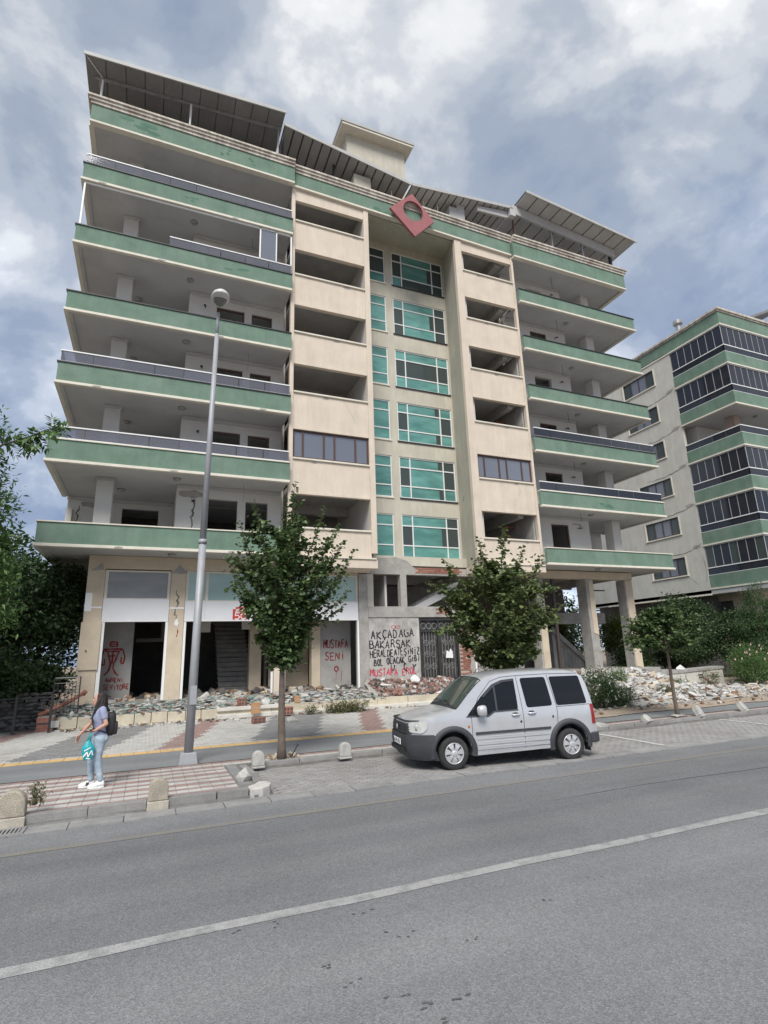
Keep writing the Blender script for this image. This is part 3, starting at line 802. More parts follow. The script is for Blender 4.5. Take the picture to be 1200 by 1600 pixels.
# ================================================================== ground floor of the damaged building
FL = 0.95                                       # shop floor level
P('shop_floor', MB().box(-2.2, 13.9, 22.05, 28.4, 0.55, FL), 'dirtin')
P('lintel', MB().box(-2.2, 8.16, YG, YG+0.35, 5.64, 6.12), 'gfcream')
P('side_wall', MB().box(-2.2, -2.02, YG+0.56, 29.5, 0.5, 6.1), 'gfcream')
P('under_beam', MB().box(-3.66, -2.21, 29.0, 29.45, 5.0, 6.13), 'soffit')
pl = P('pillar', MB().box(-2.2, -1.63, YG, YG+0.55, 0.5, 5.64), 'gfcream', bevel=0.01)
P('pillar_cladding', MB().box(-2.24, -1.60, YG-0.05, YG-0.002, 2.08, 3.72), 'gfcream', pl, bevel=0.008)
P('paint_patch', MB().box(-2.195, -1.98, YG-0.006, YG-0.002, 4.1, 4.75), 'white', pl)
P('white_band', MB().box(-1.98, -1.64, YG-0.012, YG-0.001, 4.20, 4.26), 'white', pl)
pl = P('pillar', MB().box(0.62, 1.15, YG, YG+0.55, 0.5, 5.64), 'gfcream', bevel=0.01)
P('white_band', MB().box(0.625, 1.145, YG-0.012, YG-0.001, 4.18, 4.25), 'white', pl)
P('plaster_damage', MB().prism([(0.62, 5.52), (0.9, 5.86), (1.2, 5.55), (1.0, 5.5)], 'y', YG-0.012, YG-0.003), 'concrete', pl)
P('plaster_damage', MB().prism(blot(0.82, 0.98, 3.5, 3.85, 0, 2), 'y', YG-0.01, YG-0.003), 'white', pl)
P('plaster_damage', MB().prism([(-2.1, 5.55), (-1.75, 5.85), (-1.68, 5.6)], 'y', YG-0.01, YG-0.003), 'concrete')
P('crack', crack([(0.86, 4.9), (0.92, 4.5), (0.82, 4.1), (0.9, 3.8)], 0.06, YG-0.005, 9), 'darkin', pl)
P('spray_mark', crack([(0.96, 3.45), (0.93, 3.15)], 0.03, YG-0.005, 10), 'darkredspray', pl)
pl = P('pillar', MB().box(4.58, 5.04, YG+0.02, YG+0.5, 0.9, 3.74), 'cream', bevel=0.01)
P('plaster_damage', MB().prism(blot(4.8, 5.02, 1.3, 2.0, 0, 12), 'y', YG+0.008, YG+0.017), 'concrete', pl)
P('pillar', MB().box(8.17, 8.58, YG-0.02, YG+0.5, 0.9, 5.70), 'concrete', bevel=0.01)
P('pillar', MB().box(3.98, 4.48, 24.4, 24.8, FL, 3.9), 'gfcream')
P('pillar', MB().box(6.40, 6.78, 23.3, 23.7, FL, 3.9), 'gfcream')
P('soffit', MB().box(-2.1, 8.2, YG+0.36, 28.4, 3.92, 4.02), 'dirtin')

def shopfront(x0, x1, zs, zg, zt, cols, gm, sign_cols):
    f = MB()
    for x in cols: f.box(x-0.05, x+0.05, YG+0.05, YG+0.13, zs, zt)
    f.box(x0, x1, YG+0.06, YG+0.12, zt-0.06, zt-0.001)
    f.box(x0, x1, YG+0.06, YG+0.12, zg-0.02, zg+0.02)
    w = P('shop_window', f, 'trim')
    for a, b in zip(cols[:-1], cols[1:]):
        P('pane', MB().box(a+0.05, b-0.05, YG+0.085, YG+0.095, zg+0.02, zt-0.06), gm, w)
    for a, b in sign_cols:
        P('sign_board', MB().box(a, b, YG+0.03, YG+0.058, zs, zg-0.022), 'signwhite', w)
    P('sign_edge', MB().box(x0, x1, YG+0.02, YG+0.12, zs-0.05, zs-0.002), 'white', w)
    return w
w1 = shopfront(-1.62, 0.61, 3.77, 4.56, 5.60, [-1.57, 0.56], 'shopgrey', [(-1.62, 0.61)])
P('door_jamb', MB().box(-1.62, -1.50, YG+0.03, YG+0.12, FL, 3.71).box(0.52, 0.615, YG+0.03, YG+0.12, FL, 3.71), 'white', w1)
w2 = shopfront(1.16, 8.15, 3.77, 4.50, 5.63, [1.21, 1.94, 4.0, 4.82, 6.4, 8.10], 'shopteal', [(1.16, 1.89), (1.90, 4.82), (4.83, 6.4), (6.41, 8.15)])
P('door_jamb', MB().box(1.16, 1.25, YG+0.03, YG+0.12, FL, 3.71).box(4.47, 4.55, YG+0.03, YG+0.12, FL, 3.71).box(8.08, 8.16, YG+0.0, YG+0.12, FL, 3.71), 'white', w2)
# ragged hole in the pane
P('hole', MB().prism(blot(3.62, 3.82, 4.66, 4.84, 0, 31, 9), 'y', YG+0.078, YG+0.083), 'darkin', w2)
# inside the shops
P('partition', MB().box(-1.98, -0.55, 23.6, 23.75, FL, 3.9), 'greywall')
P('partition', MB().box(0.80, 0.95, 22.76, 28.0, FL, 3.9), 'dirtin')
P('partition', MB().box(4.7, 4.82, 24.9, 28.0, FL, 3.9), 'dirtin')
P('partition', MB().box(6.80, 8.16, 23.35, 23.5, FL, 3.9), 'greywall')
P('partition', MB().box(4.85, 6.6, 24.6, 24.75, FL, 3.9), 'gfcream')
P('plaster_damage', MB().prism(blot(4.9, 5.6, FL, 2.0, 0, 14), 'y', 24.57, 24.595), 'dirtin')
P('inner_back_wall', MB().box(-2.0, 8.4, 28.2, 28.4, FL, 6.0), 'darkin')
P('inner_frame', MB().box(-0.5, 0.75, 25.6, 25.7, 3.1, 3.25).box(0.45, 0.7, 25.6, 25.7, 3.26, 3.9), 'dirtin')
P('hanging_box', MB().box(1.9, 2.3, 24.0, 24.3, 3.4, 3.9).box(3.6, 3.95, 24.2, 24.4, 3.5, 3.9), 'inwall')
st = MB()
for i in range(15):
    st.box(2.85, 4.2, 24.9+i*0.2, 25.2+i*0.2, FL+0.2*i+0.02, FL+0.2*(i+1)-0.05)
    st.box(2.80, 4.25, 24.88+i*0.2, 25.2+i*0.2, FL+0.2*(i+1)-0.048, FL+0.2*(i+1))
P('inner_staircase', st, 'concrete')

# centre: graffiti wall, concrete frame, iron door, exposed brick
P('graffiti_wall', MB().box(8.59, 10.99, YG+0.02, YG+0.2, 1.0, 3.83), mat('smeared_plaster', (0.47, 0.455, 0.43), 0.9, 0.10, 1.5, 0.3, 40, dirt=(0.25, 0.24, 0.225), dscale=1.7, damt=0.9, streak=0.2))
P('concrete_stud', MB().box(10.17, 10.43, YG+0.005, YG+0.018, 3.3, 3.83), 'concrete')
P('lintel', MB().box(8.59, 13.78, YG-0.02, YG+0.3, 3.832, 4.30), 'concrete', bevel=0.012)
P('column', MB().box(8.59, 8.86, YG+0.01, YG+0.2, 4.302, 5.70), 'pale')
P('column', MB().box(10.15, 10.45, YG-0.01, YG+0.3, 4.302, 5.72), 'concrete')
P('beam', MB().prism([(8.59, 5.72), (13.6, 5.72), (13.6, 6.05), (10.85, 6.05), (10.55, 6.34), (10.0, 6.5), (9.2, 6.43), (8.59, 6.42)], 'y', YG, YG+0.35), 'concrete')
P('stairwell_wall_foot', MB().box(8.61, 14.0, YG+0.36, YR+0.2, 6.19, 6.62), 'pale')
bp = P('brick_patch', MB().box(10.9, 13.5, YG-0.004, YG-0.001, 5.80, 6.04), 'mortar')
brick_me = MB().box(-0.14, 0.14, -0.015, 0.015, -0.035, 0.035).mesh('brick', M['brickm'])
def bricks(parent, x0, x1, z0, z1, y, seed, keep=1.0, bw=0.285, bh=0.085):
    rr = random.Random(seed)
    j = 0
    z = z0+bh/2
    while z < z1:
        x = x0+(bw/2 if j % 2 == 0 else bw)
        while x+bw/2 <= x1+0.02:
            if rr.random() < keep:
                inst('brick', brick_me, (x, y+rr.uniform(-0.006, 0.006), z), parent, (0, rr.uniform(-0.01, 0.01), 0), (rr.uniform(0.92, 1.0), 1, rr.uniform(0.94, 1.02)))
            x += bw
        z += bh; j += 1
bricks(bp, 10.92, 13.45, 5.80, 6.03, YG-0.006, 1)
bp = P('brick_patch', MB().prism(blot(11.75, 12.75, 3.92, 4.26, 0, 21, 12), 'y', YG-0.026, YG-0.021), 'mortar')
bricks(bp, 11.85, 12.7, 3.98, 4.22, YG-0.028, 2)
bp = P('brick_pillar', MB().box(12.98, 13.72, YG+0.03, YG+0.3, 0.9, 3.83), 'mortar')
bricks(bp, 12.99, 13.75, 1.3, 3.30, YG+0.022, 3, 0.97)
P('plaster_damage', MB().prism([(12.98, 3.28), (13.72, 3.28), (13.72, 3.83), (12.98, 3.83)], 'y', YG-0.005, YG+0.015).prism(blot(13.45, 13.74, 1.2, 2.1, 0, 23), 'y', YG-0.01, YG+0.005), 'concrete', bp)
P('door_post', MB().box(13.74, 13.82, YG-0.03, YG+0.1, 0.95, 3.5), 'white')
P('dark_room_wall', MB().box(8.6, 13.9, 26.3, 26.5, 0.95, 5.7), 'dirtin')
P('stair_underside', MB().hexa([(11.0, 23.0, 4.0), (13.7, 23.0, 5.2), (13.7, 24.6, 5.2), (11.0, 24.6, 4.0)], [(11.0, 23.0, 4.25), (13.7, 23.0, 5.65), (13.7, 24.6, 5.65), (11.0, 24.6, 4.25)]), 'soffit')
P('room_partition', MB().box(9.55, 9.65, 22.6, 24.0, 4.31, 5.7).box(8.9, 9.5, 23.9, 24.0, 4.31, 5.7), 'inwall')
M['ironback'] = mat('near_black_sheet', (0.035, 0.035, 0.034), 0.6, 0.3, 3.0, dirt=(0.12, 0.115, 0.105), dscale=3.0, damt=0.6)  # near-black sheet behind the door bars, mottled slightly lighter
# iron entrance door with scrollwork
dd = MB()
for a, b in ((11.0, 11.07), (11.90, 11.97), (12.88, 12.95)): dd.box(a, b, YG+0.02, YG+0.1, 1.15, 3.76)
for z in (1.15, 3.18, 3.69): dd.box(11.07, 11.90, YG+0.025, YG+0.095, z, z+0.07).box(11.97, 12.88, YG+0.025, YG+0.095, z, z+0.07)
door = P('iron_door', dd, 'darkmetal')
P('door_backing', MB().box(11.07, 12.88, YG+0.13, YG+0.14, 1.2, 3.70), 'ironback', door)
g = MB()
for x0, x1 in ((11.07, 11.90), (11.97, 12.88)):
    for i in range(1, 6):
        x = x0+(x1-x0)*i/6
        g.tube([(x, YG+0.06, 1.22), (x, YG+0.06, 3.18)], 0.011, 5)
    for cz in (1.7, 2.2, 2.7):
        for s in (-1, 1):
            c = ((x0+x1)/2+s*0.16, cz)
            g.tube([(c[0]+0.15*(1-t/26)*cos(t*0.5)*s, YG+0.045, c[1]+0.15*(1-t/26)*sin(t*0.5)) for t in range(20)], 0.010, 5)
    for i in range(3):
        c = x0+(x1-x0)*(i+0.5)/3
        g.tube([(c+0.12*cos(t*0.5), YG+0.05, 3.45+0.13*sin(t*0.5)) for t in range(14)], 0.010, 5)
P('scrollwork', g, 'steel', door)
P('paper_scrap', MB().add([(12.25, YG+0.01, 2.05), (12.62, YG+0.01, 2.03), (12.6, YG+0.008, 2.32), (12.5, YG+0.006, 2.45), (12.42, YG+0.01, 2.3), (12.3, YG+0.006, 2.38)], [(0, 1, 2, 3, 4, 5)]), 'whiteprint', door)

# right end: open ground floor on columns
P('lintel', MB().box(13.83, 24.0, YG, YG+0.4, 5.76, 6.14), 'gfcream')
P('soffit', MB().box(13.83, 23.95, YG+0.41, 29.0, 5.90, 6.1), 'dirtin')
P('floor_plate', MB().box(13.95, 24.2, 21.4, 29.0, 0.6, 1.22), 'concrete')
def bare_column(x0, x1, y1, plaster):
    c = P('column', MB().box(x0, x1, YG+0.005, y1, 1.0, 5.755), 'concrete', bevel=0.015)
    for a, b, z0_, z1_ in plaster:
        P('render_patch', MB().prism([(a, z0_+0.1), (b, z0_), (b, z1_), (a+0.02, z1_-0.05), (a-0.02, (z0_+z1_)/2)], 'y', YG-0.02, YG+0.003), 'gfcream', c)
bare_column(20.72, 21.22, 22.9, [(20.9, 21.2, 2.9, 5.7)])
bare_column(23.40, 23.93, 22.8, [(23.45, 23.92, 1.2, 5.75)])
bare_column(17.5, 18.0, 22.85, [(17.6, 17.98, 1.3, 3.4)])
P('column', MB().box(23.05, 23.6, 25.02, 25.5, 1.2, 4.2), 'concrete')
P('cross_beam', MB().box(20.7, 24.2, 24.7, 25.0, 3.6, 4.2), 'concrete')
P('cross_beam', MB().box(21.2, 21.4, YG+0.41, 28.9, 5.5, 5.9), 'concrete')
P('back_window', MB().box(22.35, 24.3, 24.55, 24.65, 4.3, 4.36).box(22.35, 22.41, 24.55, 24.65, 4.36, 5.5).box(22.42, 24.3, 24.55, 24.65, 5.44, 5.5), 'darkframe')
P('hanging_wood', MB().box(17.6, 24.2, 28.0, 28.2, 3.95, 5.9), 'brownframe')
P('rail', MB().box(17.6, 23.4, 27.9, 28.0, 3.72, 3.88), 'white')
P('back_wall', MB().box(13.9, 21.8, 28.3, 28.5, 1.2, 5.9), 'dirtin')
P('pipe', MB().tube([(18.9, 22.6, 1.2), (18.9, 22.6, 5.8)], 0.09, 10).tube([(18.9, 22.6, 2.4), (19.5, 22.9, 2.4)], 0.05, 8), 'darkframe')
P('wall', MB().box(13.9, 17.3, 23.4, 23.6, 1.2, 3.4), 'concrete')

# ---- writing: hand-sprayed strokes lying on the walls
GL = {  # strokes on a 4 x 6 grid
 'A': [[(0,0),(2,6),(4,0)],[(0.8,2.2),(3.2,2.2)]], 'K': [[(0,0),(0,6)],[(3.6,6),(0,2.8),(4,0)]], 'C': [[(4,5.2),(2.6,6),(1,5.6),(0,3),(1,0.4),(2.6,0),(4,0.8)]],
 'Ç': [[(4,5.2),(2.6,6),(1,5.6),(0,3),(1,0.4),(2.6,0),(4,0.8)],[(2.2,0),(2.5,-0.8),(1.7,-1.4)]], 'D': [[(0,0),(0,6),(2.4,5.6),(4,3.2),(2.6,0.5),(0,0)]],
 'Ğ': [[(4,5),(2.6,6),(1,5.6),(0,3),(1,0.4),(2.8,0),(4,1),(4,2.8),(2.2,2.8)],[(0.8,7.4),(2,6.8),(3.2,7.4)]], 'G': [[(4,5),(2.6,6),(1,5.6),(0,3),(1,0.4),(2.8,0),(4,1),(4,2.8),(2.2,2.8)]],
 'B': [[(0,0),(0,6),(2.6,5.7),(3.2,4.5),(2.4,3.3),(0,3.1)],[(2.4,3.3),(3.9,2.2),(3.4,0.6),(0,0)]], 'R': [[(0,0),(0,6),(2.8,5.6),(3.4,4.4),(2.6,3.2),(0,2.9)],[(1.6,3),(4,0)]],
 'S': [[(3.8,5.2),(2.4,6),(0.6,5.4),(0.3,4.2),(1.4,3.3),(3,2.8),(3.9,1.6),(3,0.3),(1.4,0),(0,0.9)]], 'Ş': [[(3.8,5.2),(2.4,6),(0.6,5.4),(0.3,4.2),(1.4,3.3),(3,2.8),(3.9,1.6),(3,0.3),(1.4,0),(0,0.9)],[(2,0),(2.3,-0.8),(1.5,-1.3)]],
 'H': [[(0,0),(0,6)],[(4,0),(4,6)],[(0,3),(4,3.1)]], 'E': [[(3.6,6),(0,6),(0,0),(3.8,0)],[(0,3.1),(3,3.1)]], 'L': [[(0,6),(0,0),(3.6,0.1)]], 'T': [[(0,6),(4,6)],[(2,6),(2,0)]],
 'İ': [[(2,0),(2,4.6)],[(2,5.8),(2,6.3)]], 'I': [[(2,0),(2,6)]], 'i': [[(2,0),(2,4.2)],[(2,5.4),(2,5.9)]], 'Z': [[(0,6),(4,6),(0,0),(4,0)]], 'N': [[(0,0),(0,6),(4,0),(4,6)]],
 'O': [[(2,6),(0.5,5),(0,3),(0.5,1),(2,0),(3.5,1),(4,3),(3.5,5),(2,6)]], 'U': [[(0,6),(0,1.5),(1,0.1),(3,0.1),(4,1.5),(4,6)]], 'Ü': [[(0,4.6),(0,1.5),(1,0.1),(3,0.1),(4,1.5),(4,4.6)],[(1.1,5.6),(1.1,6.1)],[(2.9,5.6),(2.9,6.1)]],
 'Y': [[(0,6),(2,3)],[(4,6),(2,3),(1.8,0)]], 'M': [[(0,0),(0,6),(2,2.2),(4,6),(4,0)]], 'F': [[(3.6,6),(0,6),(0,0)],[(0,3.2),(2.8,3.2)]], 'V': [[(0,6),(2,0),(4,6)]], 'P': [[(0,0),(0,6),(3,5.6),(3.6,4.4),(2.8,3.1),(0,2.8)]],
 '.': [[(1.7,0),(2.1,0.5)]], '·': [[(1.7,2.6),(2.2,3)]],
}
def ribbon(m, pts, w, y, rr):
    n = len(pts)
    a, b = [], []
    for i in range(n):
        p = Vector(pts[max(i-1, 0)]); q = Vector(pts[min(i+1, n-1)])
        t = (q-p)
        t = t.normalized() if t.length > 1e-6 else Vector((1, 0))
        ww = w*rr.uniform(0.65, 1.3)
        a.append((pts[i][0]-t.y*ww, y, pts[i][1]+t.x*ww)); b.append((pts[i][0]+t.y*ww, y, pts[i][1]-t.x*ww))
    m.add(a+b, [(i, n+i, n+i+1, i+1) for i in range(n-1)])
def spray(text, x0, x1, zb, h, y, w, seed, m=None, slope=0.0, jit=0.42):
    m = m or MB()
    rr = random.Random(seed)
    n = len(text)
    adv = (x1-x0)/n
    lay = 0
    for i, ch in enumerate(text):
        if ch not in GL: continue
        sx = adv*0.72/4*rr.uniform(0.88, 1.08)
        sz = h/6*rr.uniform(0.9, 1.08)
        ox = x0+i*adv+adv*0.12; oz = zb+slope*(i*adv)+rr.uniform(-0.02, 0.02)
        lean = rr.uniform(-0.06, 0.1)
        for st_ in GL[ch]:
            pts = [(px_+rr.uniform(-jit, jit)*0.5, pz+rr.uniform(-jit, jit)*0.5) for px_, pz in st_]
            pts = [(ox+sx*(px_+lean*pz), oz+sz*pz) for px_, pz in pts]
            dense = []
            for a, b in zip(pts[:-1], pts[1:]):
                for k in range(3): dense.append((a[0]+(b[0]-a[0])*k/3, a[1]+(b[1]-a[1])*k/3))
            dense.append(pts[-1])
            lay += 1
            ribbon(m, dense, w, y-0.0006*(lay % 5), rr)
    return m
yw = YG+0.016
gr = spray('AKÇADAĞA', 8.68, 10.74, 2.92, 0.34, yw, 0.027, 1, slope=0.045)
spray('BAKARSAK', 8.60, 10.55, 2.54, 0.32, yw, 0.027, 2, gr, 0.012)
spray('HERALDEATEŞiNİZ', 8.62, 10.97, 2.16, 0.29, yw, 0.023, 3, gr, 0.045)
spray('BOL OLACAK GİBİ', 8.80, 10.97, 1.82, 0.27, yw, 0.024, 4, gr, 0.065)
spray('Ü  C.Y', 9.55, 10.75, 1.60, 0.28, yw, 0.026, 5, gr)
P('graffiti', gr, 'blackspray', label='black hand-sprayed Turkish lines on the plaster wall')
gr = spray('MUSTAFA EROL', 8.62, 10.80, 1.42, 0.27, yw, 0.024, 6)
ribbon(gr, [(9.75+0.11*cos(t*0.5), 3.42+0.06*sin(t*0.5)) for t in range(14)], 0.012, yw, random.Random(3))
ribbon(gr, [(9.95+0.11*cos(t*0.5), 3.42+0.06*sin(t*0.5)) for t in range(14)], 0.012, yw, random.Random(4))
P('graffiti', gr, 'redspray', label='pink-red sprayed name under the black lines')
gr = MB()                                       # C . Y down the pillar
spray('C', 4.68, 4.96, 2.86, 0.24, YG+0.01, 0.022, 8, gr); spray('.', 4.72, 4.96, 2.72, 0.30, YG+0.01, 0.024, 8, gr); spray('Y', 4.68, 4.94, 2.20, 0.38, YG+0.01, 0.022, 9, gr)
P('graffiti', gr, 'blackspray', label='black letters C and Y down the cream pillar')
gr = MB()                                       # red figure on the partition of the left shop
rr = random.Random(5)
def fig(*pts, w=0.028):
    d = []
    for a, b in zip(pts[:-1], pts[1:]):
        for k in range(3): d.append((a[0]+(b[0]-a[0])*k/3, a[1]+(b[1]-a[1])*k/3))
    d.append(pts[-1])
    ribbon(gr, d, w, 23.59-rr.random()*0.004, rr)
cx = -1.22
fig((cx-0.12, 2.92), (cx-0.10, 3.06), (cx+0.12, 3.06), (cx+0.13, 2.9), (cx-0.12, 2.90)); fig((cx-0.1, 2.98), (cx+0.1, 2.98))
fig((cx-0.30, 2.80), (cx+0.32, 2.80), (cx+0.22, 2.72), (cx-0.2, 2.72), (cx-0.30, 2.80))
fig((cx-0.30, 2.80), (cx-0.38, 2.45), (cx-0.33, 2.22), (cx-0.25, 2.24), (cx-0.27, 2.45)); fig((cx+0.32, 2.80), (cx+0.42, 2.5), (cx+0.38, 2.26), (cx+0.30, 2.28), (cx+0.30, 2.5))
fig((cx-0.18, 2.70), (cx-0.06, 2.3), (cx+0.08, 2.3), (cx+0.2, 2.70)); fig((cx-0.1, 2.55), (cx+0.1, 2.55)); fig((cx, 2.7), (cx, 2.3))
fig((cx-0.05, 2.3), (cx-0.12, 1.98), (cx-0.24, 1.86)); fig((cx+0.06, 2.3), (cx+0.04, 2.1), (cx+0.14, 1.92), (cx+0.24, 1.84)); fig((cx-0.02, 2.3), (cx-0.1, 2.0))
spray('ANNENİ', -1.42, -0.78, 1.60, 0.15, 23.585, 0.013, 11, gr); spray('SEVİYORE', -1.45, -0.58, 1.34, 0.18, 23.585, 0.014, 12, gr)
P('graffiti', gr, 'darkredspray', label='dark red figure and words on the left shop wall')
gr = spray('MUSTAFA', 6.92, 8.05, 2.62, 0.34, 23.34, 0.022, 13); spray('SENİ', 6.98, 7.9, 2.12, 0.32, 23.34, 0.022, 14, gr)
ribbon(gr, [(7.5+0.08*cos(t*0.5), 1.75+0.10*sin(t*0.5)) for t in range(14)], 0.03, 23.34, random.Random(7)); ribbon(gr, [(7.5, 1.66), (7.48, 1.3)], 0.012, 23.34, random.Random(7)); ribbon(gr, [(7.75, 1.66), (7.7, 1.2)], 0.012, 23.34, random.Random(7))
P('graffiti', gr, 'darkredspray', label='dark red faded words on the right shop wall')
# the torn red poster with a white 50
po = P('poster', MB().box(2.94, 3.50, YG+0.022, YG+0.027, 3.78, 4.18).box(3.05, 3.42, YG+0.0225, YG+0.0275, 4.18, 4.26), 'red', None)
tag(po, 'torn red poster with a white 50 on the white shop sign', 'poster')
dg = MB(); rr = random.Random(1)
for d, x in (('5', 3.03), ('0', 3.25)):
    pts = {'5': [(0.17,0.30),(0.02,0.30),(0.01,0.17),(0.12,0.19),(0.17,0.10),(0.10,0.0),(0.0,0.03)], '0': [(0.10,0.29),(0.01,0.22),(0.0,0.1),(0.08,0.0),(0.17,0.06),(0.19,0.2),(0.10,0.29)]}[d]
    ribbon(dg, [(x+a, 3.785+b*0.85) for a, b in pts], 0.026, YG+0.019, rr)
P('numerals', dg, 'whiteprint', po)
P('torn_strip', MB().add([(3.02, YG+0.018, 4.07), (3.36, YG+0.018, 4.13), (3.4, YG+0.018, 4.2), (3.08, YG+0.018, 4.19)], [(0, 1, 2, 3)]), 'trim', po)
# ================================================================== the neighbouring block on the right
NB = thing('apartment_building', 'pale green-banded apartment block with dark glazed corner balconies, beyond the rubble', 'building', (38.0, 25.0, 0.5))
NX, NY = 33.9, 21.0
T = [5.72+2.885*k for k in range(7)]
def Q(name, mb, m, parent=NB, **k):
    return P(name, mb, m, parent, **k)
NXE = 46.0
wins = [(26.6, 29.5, T[5]+1.15, T[5]+2.42), (26.72, 29.5, T[4]+1.15, T[4]+2.40), (26.68, 28.0, T[3]+1.2, T[3]+2.46), (26.6, 29.4, T[2]+1.2, T[2]+2.46), (26.55, 29.38, T[1]+1.2, T[1]+2.44), (26.55, 29.36, T[0]+1.2, T[0]+2.44)]
def side_wall(y0, y1, z0, z1, holes):
    m = MB().wall(y0, y1, z0, z1, NX, NX+0.25, holes)
    # wall() builds in xz: turn it onto the side plane (x <-> y)
    m.v = [(v[1], v[0], v[2]) for v in m.v]
    m.f = [tuple(reversed(f)) for f in m.f]
    return m
Q('side_wall', side_wall(25.02, 36.0, T[0]-0.25, 23.2, wins), 'npale')
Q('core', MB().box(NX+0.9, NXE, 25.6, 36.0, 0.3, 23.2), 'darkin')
for y0, y1, z0, z1 in wins:
    b = 0.07
    f = MB().box(NX+0.06, NX+0.14, y0, y1, z0, z0+b).box(NX+0.06, NX+0.14, y0, y1, z1-b, z1)
    n = 4 if y1-y0 > 2 else 2
    ys = [y0+(y1-y0)*i/n for i in range(n+1)]
    for i, y in enumerate(ys):
        a = min(max(y-b/2, y0), y1-b)
        f.box(NX+0.055, NX+0.145, a, a+b, z0+b, z1-b)
    w = Q('window', f, 'darkframe')
    for i in range(n):
        Q('pane', MB().box(NX+0.09, NX+0.10, ys[i]+b/2, ys[i+1]-b/2, z0+b, z1-b), 'greypane' if (i+int(z0)) % 3 else 'cleardark', w)
    Q('sill', MB().box(NX-0.07, NX-0.002, y0-0.12, y1+0.12, z0-0.09, z0-0.01), 'trim', w)
    Q('surround', MB().box(NX-0.03, NX-0.001, y0-0.10, y0-0.01, z0, z1+0.05).box(NX-0.03, NX-0.001, y1+0.01, y1+0.10, z0, z1+0.05), 'trim', w)
# quake cracks across the side wall, at the floor lines
for k in range(1, 6):
    m = crack([(25.05, T[k]+0.15+0.1*(k % 2)), (25.9, T[k]-0.12), (27.2, T[k]-0.25), (28.6, T[k]-0.2)], 0.045, 0, 40+k)
    m.v = [(NX-0.004, v[0], v[2]) for v in m.v]
    Q('crack', m, 'darkin')
    rr = random.Random(60+k)
    pts = blot(25.1, 25.9, T[k]-0.12, T[k]+0.22, 0, 70+k, 12)
    Q('plaster_damage', MB().prism(pts, 'x', NX-0.003, NX+0.002), 'concrete')
m = crack([(26.6, T[0]+1.1), (26.2, T[0]+0.75), (25.9, T[0]+0.45)], 0.03, 0, 77); m.v = [(NX-0.004, v[0], v[2]) for v in m.v]; Q('crack', m, 'darkin')
m = crack([(25.2, T[0]+2.4), (25.1, T[0]+1.2), (25.25, T[0]+0.5)], 0.03, 0, 78); m.v = [(NX-0.004, v[0], v[2]) for v in m.v]; Q('crack', m, 'darkin')
# corner balconies
for k in range(6):
    b, t = T[k], T[k]+0.92
    m = MB().box(NX, NXE, NY, NY+0.15, b+0.1, t)
    m.box(NX, NX+0.15, NY+0.15, 25.0, b+0.1, t)
    bal = Q('balcony', m, 'green')
    Q('trim', MB().box(NX-0.05, NXE, NY-0.05, NY+0.08, b, b+0.095).box(NX-0.05, NX+0.08, NY+0.08, 25.0, b, b+0.095), 'trim', bal)
    Q('balcony_floor', MB().box(NX+0.04, NXE, NY+0.04, 25.58, b+0.02, b+0.2), 'soffit', bal)
    rz0, rz1 = t+0.03, t+0.46
    n = 4
    for i in range(n):
        y0 = NY+0.08+(25.0-NY-0.08)*i/n; y1 = NY+0.08+(25.0-NY-0.08)*(i+1)/n
        Q('glass_panel', MB().box(NX+0.03, NX+0.042, y0+0.01, y1-0.01, rz0, rz1), 'smokedark', bal)
    for i in range(8):
        x0 = NX+0.08+1.3*i
        Q('glass_panel', MB().box(x0, x0+1.28, NY+0.03, NY+0.042, rz0, rz1), 'smokedark', bal)
    r = MB().box(NX+0.005, NXE, NY+0.005, NY+0.07, rz1, rz1+0.06).box(NX+0.005, NX+0.07, NY+0.07, 25.0, rz1, rz1+0.06)
    r.box(NX+0.005, NXE, NY+0.005, NY+0.07, t+0.002, t+0.028).box(NX+0.005, NX+0.07, NY+0.07, 25.0, t+0.002, t+0.028)
    Q('handrail', r, 'white', bal)
    top = T[k+1] if k < 5 else T[6]
    if k != 3:
        gz0, gz1 = rz1+0.062, top-0.07
        gl = MB().box(NX-0.01, NXE, NY-0.01, NY+0.09, gz1, top-0.004).box(NX-0.01, NX+0.09, NY+0.09, 25.0, gz1, top-0.004)
        ny = 7
        for i in range(ny+1):
            y = NY+0.03+(24.97-NY-0.03)*i/ny
            gl.box(NX+0.015, NX+0.055, y-0.012, y+0.012, gz0, gz1)
        nx = 14
        for i in range(1, nx+1):
            x = NX+0.035+0.62*i
            gl.box(x-0.012, x+0.012, NY+0.015, NY+0.055, gz0, gz1)
        gw = Q('balcony_glazing', gl, 'roofedge')
        pm = 'smokedark'
        for i in range(ny):
            y0 = NY+0.03+(24.97-NY-0.03)*i/ny; y1 = NY+0.03+(24.97-NY-0.03)*(i+1)/ny
            Q('pane', MB().box(NX+0.03, NX+0.04, y0+0.02, y1-0.02, gz0, gz1), pm if k else ('smokedark' if i % 3 else 'cleardark'), gw)
        for i in range(nx):
            x0 = NX+0.035+0.62*i
            Q('pane', MB().box(x0+0.02, x0+0.60, NY+0.03, NY+0.04, gz0, gz1), 'smokedark', gw)
    Q('inner_wall', MB().box(NX+0.9, NXE, 24.6, 25.55, b+0.2, top), 'inwall' if k in (3, 0) else 'dirtin')
Q('column', MB().box(35.6, 36.2, 22.4, 23.0, T[3]+0.2, T[4]), mat('rosy_wall', (0.45, 0.33, 0.28), 0.9, 0.1))
Q('ceiling_lamp', MB().lathe((37.3, 22.0, T[4]), [(0.02, -0.1), (0.15, -0.06), (0.15, 0.0)], 12), 'steel')
